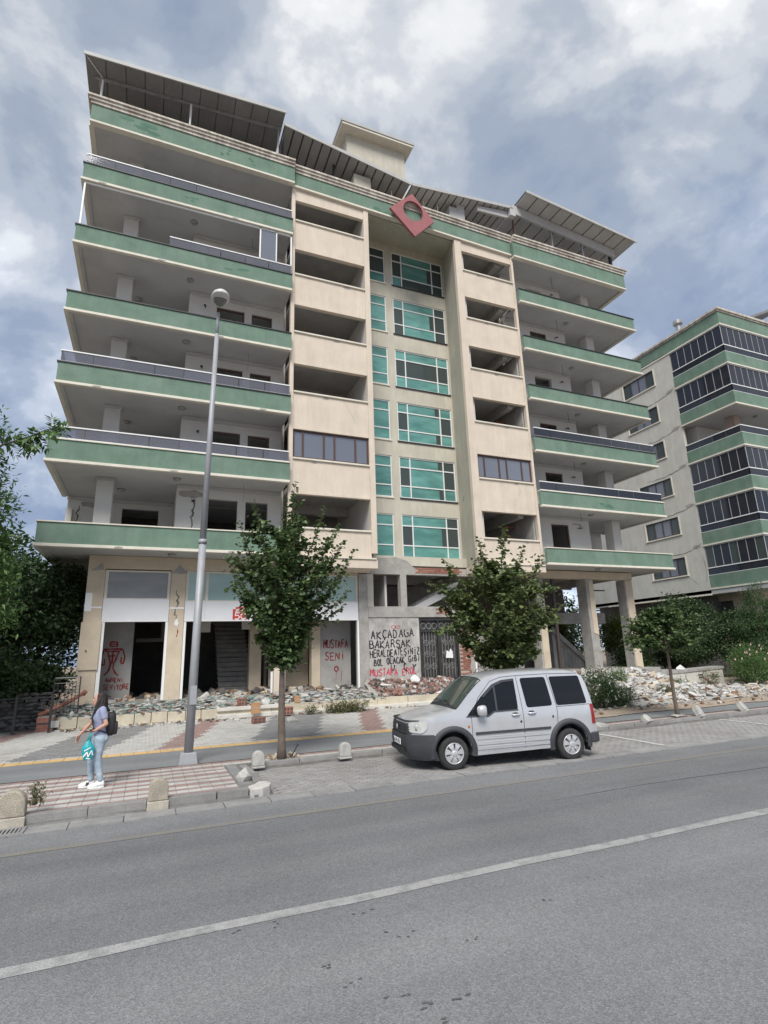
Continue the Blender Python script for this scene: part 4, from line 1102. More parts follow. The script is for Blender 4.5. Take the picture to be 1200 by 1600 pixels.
# attic band and cornice
m = MB().box(NX, NXE, NY, NY+0.2, T[6]+0.1, 24.05).box(NX, NX+0.2, NY+0.2, 36.0, T[6]+0.1, 24.05)
bd = Q('parapet', m, 'green')
Q('cornice', MB().box(NX-0.06, NXE, NY-0.06, NY+0.3, 24.052, 24.16).box(NX-0.06, NX+0.3, NY+0.3, 36.0, 24.052, 24.16).box(NX-0.14, NXE, NY-0.14, NY+0.3, 24.162, 24.30).box(NX-0.14, NX+0.3, NY+0.3, 36.0, 24.162, 24.30), 'cornice', bd)
Q('trim', MB().box(NX-0.05, NXE, NY-0.05, NY+0.2, T[6], T[6]+0.095).box(NX-0.05, NX+0.2, NY+0.2, 36.0, T[6], T[6]+0.095), 'trim', bd)
Q('roof_slab', MB().box(NX+0.21, NXE, NY+0.21, 36.0, 23.05, 23.9), 'soffit')
Q('flue_pipe', MB().lathe((38.6, 27.2, 23.9), [(0.2, 0.0), (0.2, 4.0), (0.36, 4.01), (0.36, 4.3), (0.1, 4.5)], 12), 'steel')
# a roof canopy set further back
rc = MB()
Q('roof_canopy', MB().hexa([(41.6, 23.5, 26.8), (48.0, 23.5, 29.8), (48.0, 32.0, 29.8), (41.6, 32.0, 26.8)], [(41.6, 23.5, 27.0), (48.0, 23.5, 30.0), (48.0, 32.0, 30.0), (41.6, 32.0, 27.0)]), 'sheet_dark')
Q('attic_wall', MB().box(43.0, 48.0, 24.6, 31.0, 24.0, 27.3), 'sheet_mid')
# recessed base below the first-floor overhang
Q('overhang', MB().box(NX, NXE, NY+0.16, 36.0, T[0]-0.3, T[0]-0.02), 'soffit')
Q('overhang_trim', MB().box(NX-0.06, NX+0.05, 25.02, 34.0, T[0]-0.36, T[0]-0.25), 'trim')
Q('base_wall', MB().wall(35.2, NXE, 0.2, T[0]-0.302, 23.4, 23.65, [(36.2, 39.0, 2.6, 4.9), (40.0, 43.0, 1.2, 4.9)]), 'gfcream')
m = side_wall(23.66, 36.0, 0.2, T[0]-0.302, [(24.6, 28.6, 3.1, 5.0)]); m.v = [(v[0]+1.3, v[1], v[2]) for v in m.v]
Q('base_wall', m, 'gfcream')
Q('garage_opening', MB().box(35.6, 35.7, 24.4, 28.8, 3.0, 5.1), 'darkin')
# ================================================================== ground, road, pavement
def asphalt(name, base, grain, stain=True):
    m, n, b = new_mat(name)
    N, L = n.nodes, n.links
    g = N.new('ShaderNodeNewGeometry')
    def nz(sc, det=4, ro=0.6, st=(1, 1, 1), off=0):
        mp = N.new('ShaderNodeMapping'); mp.inputs['Scale'].default_value = st; mp.inputs['Location'].default_value = (off, off, 0)
        t = N.new('ShaderNodeTexNoise'); t.inputs['Scale'].default_value = sc; t.inputs['Detail'].default_value = det; t.inputs['Roughness'].default_value = ro
        L.new(g.outputs['Position'], mp.inputs[0]); L.new(mp.outputs[0], t.inputs['Vector']); return t.outputs['Fac']
    def rp(f, p0, p1, c0, c1):
        r = N.new('ShaderNodeValToRGB'); e = r.color_ramp.elements
        e[0].position = p0; e[0].color = (*c0, 1); e[1].position = p1; e[1].color = (*c1, 1)
        L.new(f, r.inputs[0]); return r.outputs[0]
    def mul(a, c):
        x = N.new('ShaderNodeMix'); x.data_type = 'RGBA'; x.blend_type = 'MULTIPLY'; x.inputs[0].default_value = 1
        L.new(a, x.inputs[6]); L.new(c, x.inputs[7]); return x.outputs[2]
    c = rp(nz(0.5, 5, 0.6), 0.3, 0.7, tuple(v*0.90 for v in base), tuple(v*1.10 for v in base))
    c = mul(c, rp(nz(90, 2, 0.6), 0.35, 0.68, (1-grain,)*3, (1+grain,)*3))                   # stones in the binder
    vo = N.new('ShaderNodeTexVoronoi'); vo.inputs['Scale'].default_value = 55
    L.new(g.outputs['Position'], vo.inputs['Vector'])
    c = mul(c, rp(vo.outputs['Color'], 0.15, 0.95, (1-grain*0.8,)*3, (1+grain*1.0,)*3))
    if stain:
        c = mul(c, rp(nz(0.6, 4, 0.55, (0.12, 1.6, 1), 4.4), 0.38, 0.66, (0.86, 0.86, 0.87), (1.06, 1.06, 1.05)))   # wheel-worn streaks along the road
        sp_ = N.new('ShaderNodeSeparateXYZ'); L.new(g.outputs['Position'], sp_.inputs[0])
        wob = N.new('ShaderNodeMath'); wob.operation = 'MULTIPLY_ADD'; L.new(nz(0.8, 3, 0.5, (0.3, 1, 1), 2.2), wob.inputs[0]); wob.inputs[1].default_value = 1.6; L.new(sp_.outputs['Y'], wob.inputs[2])
        dv = N.new('ShaderNodeMath'); dv.operation = 'DIVIDE'; L.new(wob.outputs[0], dv.inputs[0]); dv.inputs[1].default_value = 12.0
        r = N.new('ShaderNodeValToRGB'); e = r.color_ramp.elements                                            # wheel tracks darker and smoother, dusty margin by the gutter
        e[0].position = 0.0; e[0].color = (1.03, 1.03, 1.02, 1); e[1].position = 1.0; e[1].color = (1.12, 1.11, 1.08, 1)
        for p_, v_ in ((0.50, 1.04), (0.58, 0.96), (0.64, 0.84), (0.70, 0.88), (0.75, 0.80), (0.80, 0.86), (0.845, 1.03)):
            x_ = e.new(p_); x_.color = (v_, v_, v_, 1)
        L.new(dv.outputs[0], r.inputs[0]); c = mul(c, r.outputs[0])
        c = mul(c, rp(nz(2.3, 8, 0.75, (1, 1, 1), 9.1), 0.70, 0.76, (1, 1, 1), (0.55, 0.55, 0.55)))          # oil spots, scuffs
    L.new(c, b.inputs['Base Color'])
    b.inputs['Roughness'].default_value = 0.85
    bp = N.new('ShaderNodeBump'); bp.inputs['Strength'].default_value = 0.5; bp.inputs['Distance'].default_value = 0.01
    L.new(vo.outputs['Distance'], bp.inputs['Height']); L.new(bp.outputs[0], b.inputs['Normal'])
    return m
M['asphalt'] = asphalt('road_asphalt', (0.190, 0.192, 0.196), 0.22)
M['bikeasphalt'] = asphalt('cycle_path_asphalt', (0.185, 0.195, 0.205), 0.14)
M['soil'] = mat('trodden_soil', (0.26, 0.20, 0.145), 0.95, 0.2, 1.5, 0.5, 20, dirt=(0.20, 0.17, 0.14), dscale=1.2, damt=0.6, fine=0.15)
M['sand'] = mat('orange_sand', (0.36, 0.285, 0.215), 0.95, 0.18, 1.5, 0.5, 25, dirt=(0.27, 0.245, 0.22), dscale=0.9, damt=0.8, fine=0.18)
M['kerb'] = mat('kerb_concrete', (0.235, 0.23, 0.222), 0.92, 0.14, 3.0, 0.4, 40, dirt=(0.17, 0.165, 0.16), dscale=2.5, damt=0.6, rnd=0.10, fine=0.10)
M['gutter'] = mat('gutter_concrete', (0.27, 0.265, 0.26), 0.92, 0.14, 3.0, 0.4, 40, dirt=(0.16, 0.155, 0.15), dscale=2.5, damt=0.6, rnd=0.08, fine=0.10)
M['pwhite'] = mat('pale_paver', (0.46, 0.45, 0.425), 0.9, 0.12, 4.0, 0.3, 60, dirt=(0.27, 0.255, 0.235), dscale=1.1, damt=0.6, rnd=0.09, fine=0.08)
M['pred'] = mat('red_paver', (0.30, 0.205, 0.185), 0.9, 0.12, 4.0, 0.3, 60, dirt=(0.25, 0.20, 0.185), dscale=1.1, damt=0.6, rnd=0.10, fine=0.08)
M['pgrey'] = mat('grey_paver', (0.235, 0.235, 0.235), 0.9, 0.12, 4.0, 0.3, 60, dirt=(0.17, 0.165, 0.16), dscale=1.1, damt=0.6, rnd=0.08, fine=0.08)
M['pyellow'] = mat('yellow_paver', (0.58, 0.385, 0.165), 0.9, 0.10, 4.0, 0.3, 60, dirt=(0.44, 0.32, 0.18), dscale=1.2, damt=0.4, rnd=0.08, fine=0.08)
M['ppark'] = mat('parking_paver', (0.285, 0.275, 0.265), 0.92, 0.12, 3.0, 0.35, 50, dirt=(0.19, 0.18, 0.17), dscale=0.8, damt=0.65, rnd=0.10, fine=0.10)
M['joint'] = mat('sandy_joint', (0.19, 0.18, 0.165), 0.95, 0.2, 6.0)
M['roadpaint'] = mat('worn_white_paint', (0.325, 0.325, 0.315), 0.8, 0.12, 6.0, 0.3, 60, dirt=(0.19, 0.19, 0.19), dscale=6.0, damt=1.0, fine=0.25)
M['yellowpaint'] = mat('faded_yellow_paint', (0.20, 0.186, 0.165), 0.85, 0.06, 4.0, 0.3, 60, dirt=(0.19, 0.188, 0.185), dscale=1.3, damt=1.0, fine=0.25)

def strip(name, x0, x1, y0, y1, z0, z1, m, n=1, parent=None, mi=0):
    """sheet sloping in y from z0 (at y0) to z1 (at y1)"""
    mb = MB()
    for i in range(n):
        a, b = x0+(x1-x0)*i/n, x0+(x1-x0)*(i+1)/n
        mb.add([(a,y0,z0),(b,y0,z0),(b,y1,z1),(a,y1,z1)], [(0,1,2,3)])
    return mb.build(name, M[m], parent)
M['bayline'] = mat('bay_paint', (0.52, 0.52, 0.50), 0.8, 0.1, 6.0, 0.3, 60, dirt=(0.32, 0.31, 0.30), dscale=5.0, damt=0.8)
M['tar'] = mat('tar_black', (0.085, 0.085, 0.085), 0.7, 0.2, 6.0)
GROUND = struct(strip('ground', -300, 400, -200, 500, -0.06, -0.06, 'soil'))
ROAD = struct(strip('road', -120, 160, -9.0, 9.86, 0.0, 0.0, 'asphalt'))
ln = MB()
rr = random.Random(2)
xs = [-60+0.5*i for i in range(300)]
a = [(x, 5.70+0.012*sin(x*2.1)+rr.uniform(-0.008, 0.008), 0.004) for x in xs]; b = [(x, 5.86+0.012*sin(x*1.7+1)+rr.uniform(-0.008, 0.008), 0.004) for x in xs]
ln.add(a+b, [(i, i+1, len(xs)+i+1, len(xs)+i) for i in range(len(xs)-1)])
ln.build('lane_line', M['roadpaint'], ROAD)
rr = random.Random(12)
for sx_, sy_, sr_ in ((2.0, 5.46, .06), (2.0, 5.02, .05), (2.18, 4.9, .05), (1.55, 4.45, .05), (1.75, 4.18, .06), (1.87, 3.98, .07), (2.12, 3.93, .06), (1.96, 3.75, .06), (1.2, 4.0, .05), (3.6, 4.9, .05), (4.4, 5.1, .04), (2.6, 4.6, .04), (1.2, 5.6, .05), (0.85, 5.62, .06), (1.42, 4.75, .05)):
    q_ = MB()
    for j_ in range(3):
        cx_, cy_ = sx_+rr.gauss(0, sr_*1.1), sy_+rr.gauss(0, sr_*0.5)
        q_.add([(cx_+sr_*rr.uniform(0.15, 0.5)*cos(a_*pi/4), cy_+sr_*rr.uniform(0.08, 0.3)*sin(a_*pi/4), 0.0035+0.0002*j_) for a_ in range(8)], [tuple(range(8))])
    q_.build('tar_spot', M['tar'], ROAD)
def ground_crack(pts, w, seed, z=0.0045):
    m_ = crack(pts, w, 0, seed); m_.v = [(v[0], v[2], z) for v in m_.v]; m_.f = [tuple(reversed(f)) for f in m_.f]
    m_.build('crack', M['tar'], ROAD)
ground_crack([(6.0, 7.7), (8, 7.75), (11, 7.6), (14, 7.7)], 0.014, 6)
strip('edge_line', -60, 80, 8.92, 9.06, 0.004, 0.004, 'yellowpaint', 1, ROAD)

# gutter slabs and kerb stones
KERB = struct(MB().box(-60, 1.9, 10.3, 10.46, -0.05, 0.05).box(2.2, 80, 12.76, 12.90, -0.05, 0.05).build('kerb', M['joint']))
GUT = struct(MB().box(-60, 80, 9.865, 10.26, -0.05, -0.004).build('gutter', M['joint']))
gm = MB().box(-0.36, 0.36, -0.19, 0.19, -0.04, 0.02).mesh('gutter_slab', M['gutter'])
rr = random.Random(3)
for i in range(-14, 34):
    inst('gutter_slab', gm, (0.2+0.735*i, 10.05+rr.uniform(-0.006, 0.006), rr.uniform(-0.004, 0.004)), GUT, (0, 0, rr.uniform(-0.008, 0.008)))
km = MB().hexa([(-0.485,-0.09,-0.05),(0.485,-0.09,-0.05),(0.485,0.09,-0.05),(-0.485,0.09,-0.05)], [(-0.485,-0.065,0.165),(0.485,-0.065,0.165),(0.485,0.09,0.165),(-0.485,0.09,0.165)]).mesh('kerb_stone', M['kerb'])
kx = -1.15
def kerb_stone(x, y, rz=0, sc=1.0, dz=0):
    o = inst('kerb_stone', km, (x, y, dz), KERB, (rr.uniform(-0.01, 0.01), rr.uniform(-0.006, 0.006), rz+rr.uniform(-0.012, 0.012)), (sc, 1, 1))
    b = o.modifiers.new('bevel', 'BEVEL'); b.width = 0.012; b.segments = 2
for x in (-0.27, -1.10, -2.3, -3.3, -4.3, -5.3): kerb_stone(x, 10.38, 0, 0.85)
kerb_stone(0.82, 10.38, 0, 0.80); kerb_stone(1.48, 10.38, 0, 0.52)
# rounded nose of the pavement, whitened
ns = MB()
pts = [(1.76, 10.29), (1.98, 10.32), (2.12, 10.44), (2.18, 10.62), (2.14, 10.80), (2.0, 10.86), (1.9, 10.7), (1.76, 10.56)]
ns.prism(pts, 'z', -0.05, 0.15)
ns.build('kerb_nose', mat('whitened_kerb', (0.52, 0.50, 0.47), 0.9, 0.15, 4.0, 0.4, 50, dirt=(0.30, 0.29, 0.27), dscale=3.0, damt=0.6), KERB, bevel=0.02)
for i, (x, y, rz) in enumerate(((2.05, 11.35, 1.45), (2.02, 12.25, 1.62))): kerb_stone(x, y, rz, 0.9, -0.02)
for i in range(26): kerb_stone(2.75+0.985*i, 12.84, 0, 1.0, -0.03)

# parking bay of interlocking pavers
BAY = struct(MB().box(1.95, 60, 10.26, 12.75, -0.06, -0.012).build('parking_bay', M['joint']))
def uni(s=1.0):
    o = [(-0.11,-0.045),(-0.055,-0.06),(0.0,-0.045),(0.055,-0.06),(0.11,-0.045),(0.125,0.0),(0.11,0.045),(0.055,0.06),(0.0,0.045),(-0.055,0.06),(-0.11,0.045),(-0.125,0.0)]
    o = [(-0.112,-0.05),(-0.03,-0.068),(0.03,-0.032),(0.112,-0.05),(0.112,0.05),(0.03,0.032+0.036),(-0.03,0.032),(-0.112,0.05)]
    return o
pk = MB().prism(uni(), 'z', -0.05, 0.0).mesh('paver', M['ppark'])
cells = []
ny = int(2.48/0.104); 
for j in range(ny):
    y = 10.32+0.104*j
    for i in range(0, 170):
        x = 2.08+0.231*i+(0.1155 if j % 2 else 0)
        if x < 2.3 and y < 10.95: continue
        cells.append((x, y))
cells.sort(key=lambda p: (p[0] > 4.9, p[0]+0.0*p[1]))
rr = random.Random(4)
st = MB()
for n_, (x, y) in enumerate(cells):
    dz = rr.uniform(-0.003, 0.003)
    if n_ < 290: inst('paver', pk, (x, y, dz+0.004), BAY, (rr.uniform(-0.012, 0.012), rr.uniform(-0.012, 0.012), rr.uniform(-0.02, 0.02)))
    else: st.prism([(x+a, y+b) for a, b in uni()], 'z', -0.03, 0.004+dz)
st.build('pavers', M['ppark'], BAY, kind='stuff')
for x0, x1 in ((11.40, 11.30), (16.45, 16.30), (21.4, 21.2)):
    MB().add([(x1, 10.28, 0.013), (x1+0.14, 10.28, 0.013), (x0+0.14, 12.7, 0.013), (x0, 12.7, 0.013)], [(0, 1, 2, 3)]).build('bay_line', M['bayline'], BAY)

# pavement: striped zone by the kerb, cycle path, yellow strip, chevron pavers
def gz(y):
    """pavement height: nearly flat to the cycle path, then rising to the plinth"""
    return 0.13 if y < 15.5 else 0.13+(y-15.5)*0.037
PAV = struct(MB().box(-60, 1.92, 10.47, 13.42, -0.05, 0.117).box(1.921, 80, 12.93, 13.42, -0.05, 0.117).add([(-60,15.5,0.117),(80,15.5,0.117),(80,22.0,gz(22)-0.013),(-60,22.0,gz(22)-0.013)], [(0,1,2,3)]).build('pavement', M['joint']))
BIKE = struct(MB().add([(-60,13.43,0.128),(80,13.43,0.128),(80,15.5,0.132),(-60,15.5,0.132)], [(0,1,2,3)]).build('cycle_path', M['bikeasphalt']))
PM = {}
def paver_mesh(m, w, d):
    k = (m, w, d)
    if k not in PM: PM[k] = MB().box(-w/2, w/2, -d/2, d/2, -0.05, 0.0).mesh('paver', M[m])
    return PM[k]
rr = random.Random(5)
many = []
rows_ = [('pred', 0.25), ('pwhite', 0.2), ('pred', 0.13), ('pwhite', 0.2), ('pred', 0.22), ('pwhite', 0.2), ('pred', 0.13), ('pwhite', 0.2), ('pred', 0.22), ('pwhite', 0.2), ('pred', 0.13), ('pwhite', 0.2), ('pred', 0.20), ('pwhite', 0.2), ('pred', 0.2)]
y = 10.475
for m_, d in rows_:
    for i in range(-32, 40):
        x = 0.203*i+0.1
        if y < 12.8 and x > 1.62: continue
        if y >= 12.8 and x > 30: continue
        if 2.62 < x < 3.3 and y > 12.85 and y+d < 13.7: continue     # tree pit
        if 0.62 < x < 1.3 and abs(y+d/2-13.57) < 0.28: continue      # lamp plinth
        many.append((m_, 0.2, d-0.005, x, y+d/2, 0.13))
    y += d
for i in range(40, 150):
    for d, m_ in ((12.99, 'pred'), (13.11, 'pwhite'), (13.25, 'pred')):
        many.append((m_, 0.2, 0.11, 0.205*i+0.1, d, 0.13))
for i in range(0, 16):                                               # grey edging beside the bay
    many.append(('pgrey', 0.2, 0.19, 1.76, 10.95+0.2*i if i < 12 else 12.6, 0.126))
ch = []
nrow = 0
y = 16.02
while y < 20.9:
    for i in range(-40, 110):
        x = 0.205*i+(0.1 if nrow % 2 else 0)
        t = (x-0.33*(y-16.0)-2.75+112.0) % 5.6
        m_ = 'pgrey' if t < 1.85 else ('pwhite' if t < 3.2 else ('pred' if t < 3.9 else 'pwhite'))
        ch.append((m_, 0.2, 0.158, x, y, gz(y)))
    y += 0.163; nrow += 1
ye = []
for i in range(-12, 120):
    ye.append(('pyellow', 0.29, 0.36, 0.30*i, 15.69, gz(15.69))); ye.append(('pwhite', 0.29, 0.07, 0.30*i, 15.908, gz(15.908)))
view = [p for p in many if -2.6 < p[3] < 1.9][:200]
rest = [p for p in many if p not in view]
near = sorted([p for p in ch if -3.2 < p[3] < 4.5], key=lambda p: p[4])[:70]
yv = [p for p in ye if p[0] == 'pyellow' and -3 < p[3] < 6.2][:29]
nearset, yset = set(near), set(yv)
for m_, w, d, x, y, z in view+near+yv:
    inst('paver', paver_mesh(m_, w-0.003 if w < 0.25 else w, d), (x, y, z+rr.uniform(-0.002, 0.003)), PAV, (rr.uniform(-0.008, 0.008), rr.uniform(-0.008, 0.008), rr.uniform(-0.012, 0.012)))
mats_ = ['pwhite', 'pred', 'pgrey', 'pyellow']
st = MB()
for m_, w, d, x, y, z in rest+[p for p in ch if p not in nearset]+[p for p in ye if p not in yset]:
    z += rr.uniform(-0.002, 0.003)
    a, b, c, e = x-w/2+0.002, x+w/2-0.002, y-d/2+0.002, y+d/2-0.002
    z2_ = z+(0.037*(e-c) if y > 15.5 else 0)
    st.add([(a,c,z),(b,c,z),(b,e,z2_),(a,e,z2_),(a,c,z-0.02),(b,c,z-0.02),(b,e,z2_-0.02),(a,e,z2_-0.02)], [(0,1,2,3),(0,4,5,1),(1,5,6,2),(2,6,7,3),(3,7,4,0)], mats_.index(m_))
st.build('pavers', [M[k] for k in mats_], PAV, kind='stuff')
# bare sandy strip where the pavers end, on the right
sm = MB()
N_ = 60
va, vb = [], []
for i in range(N_):
    x = 11.2+0.4*i
    va.append((x, 14.45+0.10*sin(x*1.3)+rr.uniform(-0.05, 0.05), 0.150)); vb.append((x, 22.5, 0.42))
sm.add(va+vb, [(i, i+1, N_+i+1, N_+i) for i in range(N_-1)])
struct(sm.build('sandy_ground', M['sand']))
struct(MB().add([(-60, 20.5, 0.30), (-2.6, 20.5, 0.30), (-2.6, 60, 0.6), (-60, 60, 0.6)], [(0, 1, 2, 3)]).add([(24, 20.0, 0.34), (120, 20.0, 0.34), (120, 70, 0.6), (24, 70, 0.6)], [(0, 1, 2, 3)]).add([(10, 28, 0.5), (24, 28, 0.5), (24, 70, 1.6), (10, 70, 1.6)], [(0, 1, 2, 3)]).build('yard_ground', M['soil']))
# drain grate at the left kerb
dg = thing('drain_grate', 'rusty slotted iron drain grate in the gutter by the broad bollard', 'drain grate', (-1.72, 10.06, 0.02))
f = MB().box(-2.0, -1.45, 9.88, 9.93, 0.0, 0.035).box(-2.0, -1.45, 10.19, 10.24, 0.0, 0.035).box(-2.0, -1.95, 9.931, 10.189, 0.0, 0.035).box(-1.5, -1.45, 9.931, 10.189, 0.0, 0.035)
f.build('frame', M['steel'], dg)
for i in range(9): MB().box(-1.94+0.05*i, -1.915+0.05*i, 9.931, 10.189, 0.01, 0.033).build('bar', M['steel'], dg)
MB().box(-1.95, -1.5, 9.93, 10.19, -0.005, 0.024).build('shaft', M['blackspray'], dg)

# ---- stone bollards
M['stone'] = mat('exposed_aggregate', (0.42, 0.375, 0.30), 0.95, 0.18, 6.0, 0.9, 70, dirt=(0.26, 0.24, 0.20), dscale=4.0, damt=0.5, fine=0.35)
M['stonebase'] = mat('smooth_stone', (0.46, 0.42, 0.35), 0.95, 0.12, 4.0, 0.5, 60, dirt=(0.30, 0.28, 0.24), dscale=4.0, damt=0.6, fine=0.12)
M['greystone'] = mat('weathered_white_stone', (0.46, 0.45, 0.42), 0.95, 0.15, 5.0, 0.7, 60, dirt=(0.27, 0.26, 0.25), dscale=4.0, damt=0.6, fine=0.2)
def bollard(x, y, z, w, h, d, label, ms=('stone', 'stonebase'), base=0.3, tilt=0.0, grp='stone bollards along the pavement edge', rz=0.0):
    t = thing('stone_bollard', label, 'bollard', (x, y, z), grp)
    def arch(w, h0, h1, n=10):
        r = w/2
        p = [(-r, h0), (r, h0), (r*0.98, h1-r)]
        for i in range(1, n): p.append((r*0.98*cos(pi*i/n), h1-r+r*sin(pi*i/n)))
        p.append((-r*0.98, h1-r)); return p
    f = lambda pts: [(x+a, z+b) for a, b in pts]
    MB().prism(f(arch(w, h*base+0.002, h)), 'y', y-d/2, y+d/2).build('shaft', M[ms[0]], t, bevel=0.02)
    MB().box(x-w/2-0.012, x+w/2+0.012, y-d/2-0.012, y+d/2+0.012, z, z+h*base).build('base', M[ms[1]], t, bevel=0.012)
    t.rotation_euler = (tilt, 0, rz)
    return t
bollard(0.31, 10.36, 0.0, 0.30, 0.47, 0.17, 'speckled round-topped stone bollard between two kerb stones')
bollard(-1.70, 10.36, 0.0, 0.38, 0.52, 0.2, 'broad beige stone bollard beside the drain grate and a weed')
bollard(2.30, 12.60, 0.06, 0.26, 0.34, 0.15, 'grey weathered bollard at the foot of the young street tree', ('greystone', 'greystone'), 0.12)
bollard(4.24, 12.62, 0.06, 0.27, 0.34, 0.15, 'pale weathered bollard on the bay kerb just before the van', ('greystone', 'greystone'), 0.12)
bollard(12.0, 12.95, 0.10, 0.30, 0.12, 0.28, 'low broken bollard stump behind the rear of the van', ('greystone', 'greystone'), 0.4)
bollard(13.7, 12.80, 0.10, 0.32, 0.26, 0.16, 'fallen slanting bollard stone between the van and the leaning tree', ('greystone', 'greystone'), 0.15, -0.75, rz=0.3)
bollard(15.95, 12.85, 0.10, 0.34, 0.36, 0.16, 'white tilted bollard touching the flat slab at the leaning tree', ('greystone', 'greystone'), 0.15, -0.45, rz=0.35)
bollard(18.1, 12.9, 0.10, 0.36, 0.36, 0.16, 'second tilted bollard past the leaning tree, away from the van', ('greystone', 'greystone'), 0.15, -0.6, rz=0.4)
bollard(20.2, 12.9, 0.10, 0.36, 0.34, 0.16, 'last tilted bollard along the bay kerb, farthest from the van', ('greystone', 'greystone'), 0.15, -0.5, rz=0.35)
def rock(name, c, r, m, label=None, cat=None, seed=0, group=None, parent=None, flat=1.0):
    rr = random.Random(seed)
    bm = bmesh.new()
    bmesh.ops.create_icosphere(bm, subdivisions=2, radius=1.0)
    off = Vector((rr.uniform(0, 50), rr.uniform(0, 50), rr.uniform(0, 50)))
    cuts = [(Vector((rr.uniform(-1, 1), rr.uniform(-1, 1), rr.uniform(-0.6, 1))).normalized(), rr.uniform(0.45, 0.8)) for _ in range(9)]
    for v in bm.verts:
        p = v.co.copy()
        for n_, d in cuts:
            e = p.dot(n_)-d
            if e > 0: p -= n_*e
        p *= 1+0.12*mnoise.noise(p*2.5+off)
        v.co = Vector((p.x*r[0], p.y*r[1], max(p.z, -0.55)*r[2]))
    me = bpy.data.meshes.new(name); bm.to_mesh(me); bm.free(); me.materials.append(M[m])
    o = inst(name, me, (c[0], c[1], c[2]+0.5*r[2]), parent)
    if label: tag(o, label, cat, group)
    return o
rock('white_rock', (1.80, 11.18, 0.12), (0.17, 0.13, 0.17), 'greystone', 'whitish angular rock at the inner corner of the pavement nose', 'rock', 3)
rock('concrete_slab', (15.3, 13.1, 0.13), (0.42, 0.2, 0.06), 'greystone', 'flat pale slab lying at the foot of the leaning tree', 'slab', 5)

# ---- street lamp
lp = thing('street_lamp', 'tall tapered grey steel street lamp between the woman and the linden', 'street lamp', (0.96, 13.57, 0.13))
M['polegrey'] = mat('painted_pole', (0.34, 0.35, 0.37), 0.5, 0.06, 4.0, 0.05, 50, dirt=(0.27, 0.27, 0.275), dscale=2.0, damt=0.5, metal=0.1)
top = (1.10, 13.57, 11.25)
def lpt(z): 
    f = (z-0.13)/11.1
    return (0.96+0.16*f, 13.57, z)
MB().hexa([(0.76,13.40,0.12),(1.16,13.40,0.12),(1.16,13.76,0.12),(0.76,13.76,0.12)], [(0.80,13.43,0.36),(1.12,13.43,0.36),(1.12,13.72,0.36),(0.80,13.72,0.36)]).build('base', M['polegrey'], lp, bevel=0.015)
MB().tube([lpt(0.30), lpt(5.05)], [0.098, 0.084], 14).build('pole', M['polegrey'], lp, smooth=True)
MB().tube([lpt(5.0), lpt(5.10)], [0.102, 0.096], 14).build('collar', M['polegrey'], lp, smooth=True)
MB().tube([lpt(5.10), lpt(10.7)], [0.078, 0.056], 14).build('pole', M['polegrey'], lp, smooth=True)
MB().tube([lpt(10.7), lpt(11.35)], [0.045, 0.04], 12).build('neck', M['polegrey'], lp, smooth=True)
MB().box(0.92, 1.06, 13.44, 13.47, 1.35, 1.75).build('service_door', M['polegrey'], lp)
hd = MB()                                       # tilted cobra-less head: an egg-shaped hood with a glass bowl below
cx, cy, cz = 1.12, 13.32, 11.60
n, vs, fs = 18, [], []
prof = [(-0.24, 0.30), (-0.12, 0.72), (0.08, 0.96), (0.26, 1.0), (0.46, 0.88), (0.58, 0.60), (0.63, 0.25)]
rings = []
for t, r in prof:
    for k in range(n):
        a = 2*pi*k/n
        up_ = max(sin(a), 0)*0.16*r+min(sin(a), 0)*0.05*r
        vs.append((cx+0.235*r*cos(a), cy-t+0.14, cz+up_*1.2-0.16*t))
for i in range(len(prof)-1):
    for k in range(n): fs.append((i*n+k, (i+1)*n+k, (i+1)*n+(k+1) % n, i*n+(k+1) % n))
fs.append(tuple(range(n))); fs.append(tuple((len(prof)-1)*n+k for k in range(n))[::-1])
hd.add(vs, fs)
hd.build('lamp_head', mat('lamp_hood', (0.55, 0.55, 0.54), 0.35, 0.05, 3.0), lp, smooth=True)
bw = MB(); vs, fs = [], []
for i in range(6):
    f = i/5; rr_ = cos(f*pi/2)*0.95+0.03
    for k in range(n):
        a = 2*pi*k/n
        vs.append((cx+0.19*rr_*cos(a), cy-0.12+0.30*rr_*sin(a)*0.9, cz-0.05-0.12*sin(f*pi/2)-0.05*rr_*sin(a)))
for i in range(5):
    for k in range(n): fs.append((i*n+k, i*n+(k+1) % n, (i+1)*n+(k+1) % n, (i+1)*n+k))
bw.add(vs, fs)
bw.build('lamp_glass', mat('dim_lamp_glass', (0.16, 0.165, 0.165), 0.15, 0.1, 8.0), lp, smooth=True)
# ================================================================== plinth, steps, debris
PL = thing('plinth', 'cream stone plinth with loose steps under the wrecked shops', 'plinth', (4.0, 20.8, 0.3))
M['block'] = mat('cream_block', (0.52, 0.465, 0.36), 0.9, 0.08, 3.0, 0.3, 50, dirt=(0.33, 0.295, 0.24), dscale=2.0, damt=0.6, rnd=0.07, fine=0.06)
M['marble'] = mat('dusty_marble', (0.60, 0.58, 0.53), 0.7, 0.08, 3.0, 0.15, 40, dirt=(0.40, 0.37, 0.32), dscale=2.0, damt=0.6, rnd=0.06)
core = MB()
core.hexa([(-2.55,20.80,0.1),(11.9,20.80,0.1),(11.9,22.4,0.1),(-2.55,22.4,0.1)], [(-2.55,20.80,0.60),(11.9,20.80,0.62),(11.9,22.4,0.93),(-2.55,22.4,0.92)])
core.build('core', M['joint'], PL)
rr = random.Random(11)
x = -2.45
while x < 2.2:
    w = rr.uniform(0.50, 0.60)
    z0 = 0.34
    MB().box(x, x+w-0.018, 20.68+rr.uniform(-0.012, 0.012), 20.80, z0, 0.66+rr.uniform(-0.015, 0.012)).build('stone_block', M['block'], PL, bevel=0.012)
    x += w
x = -2.5
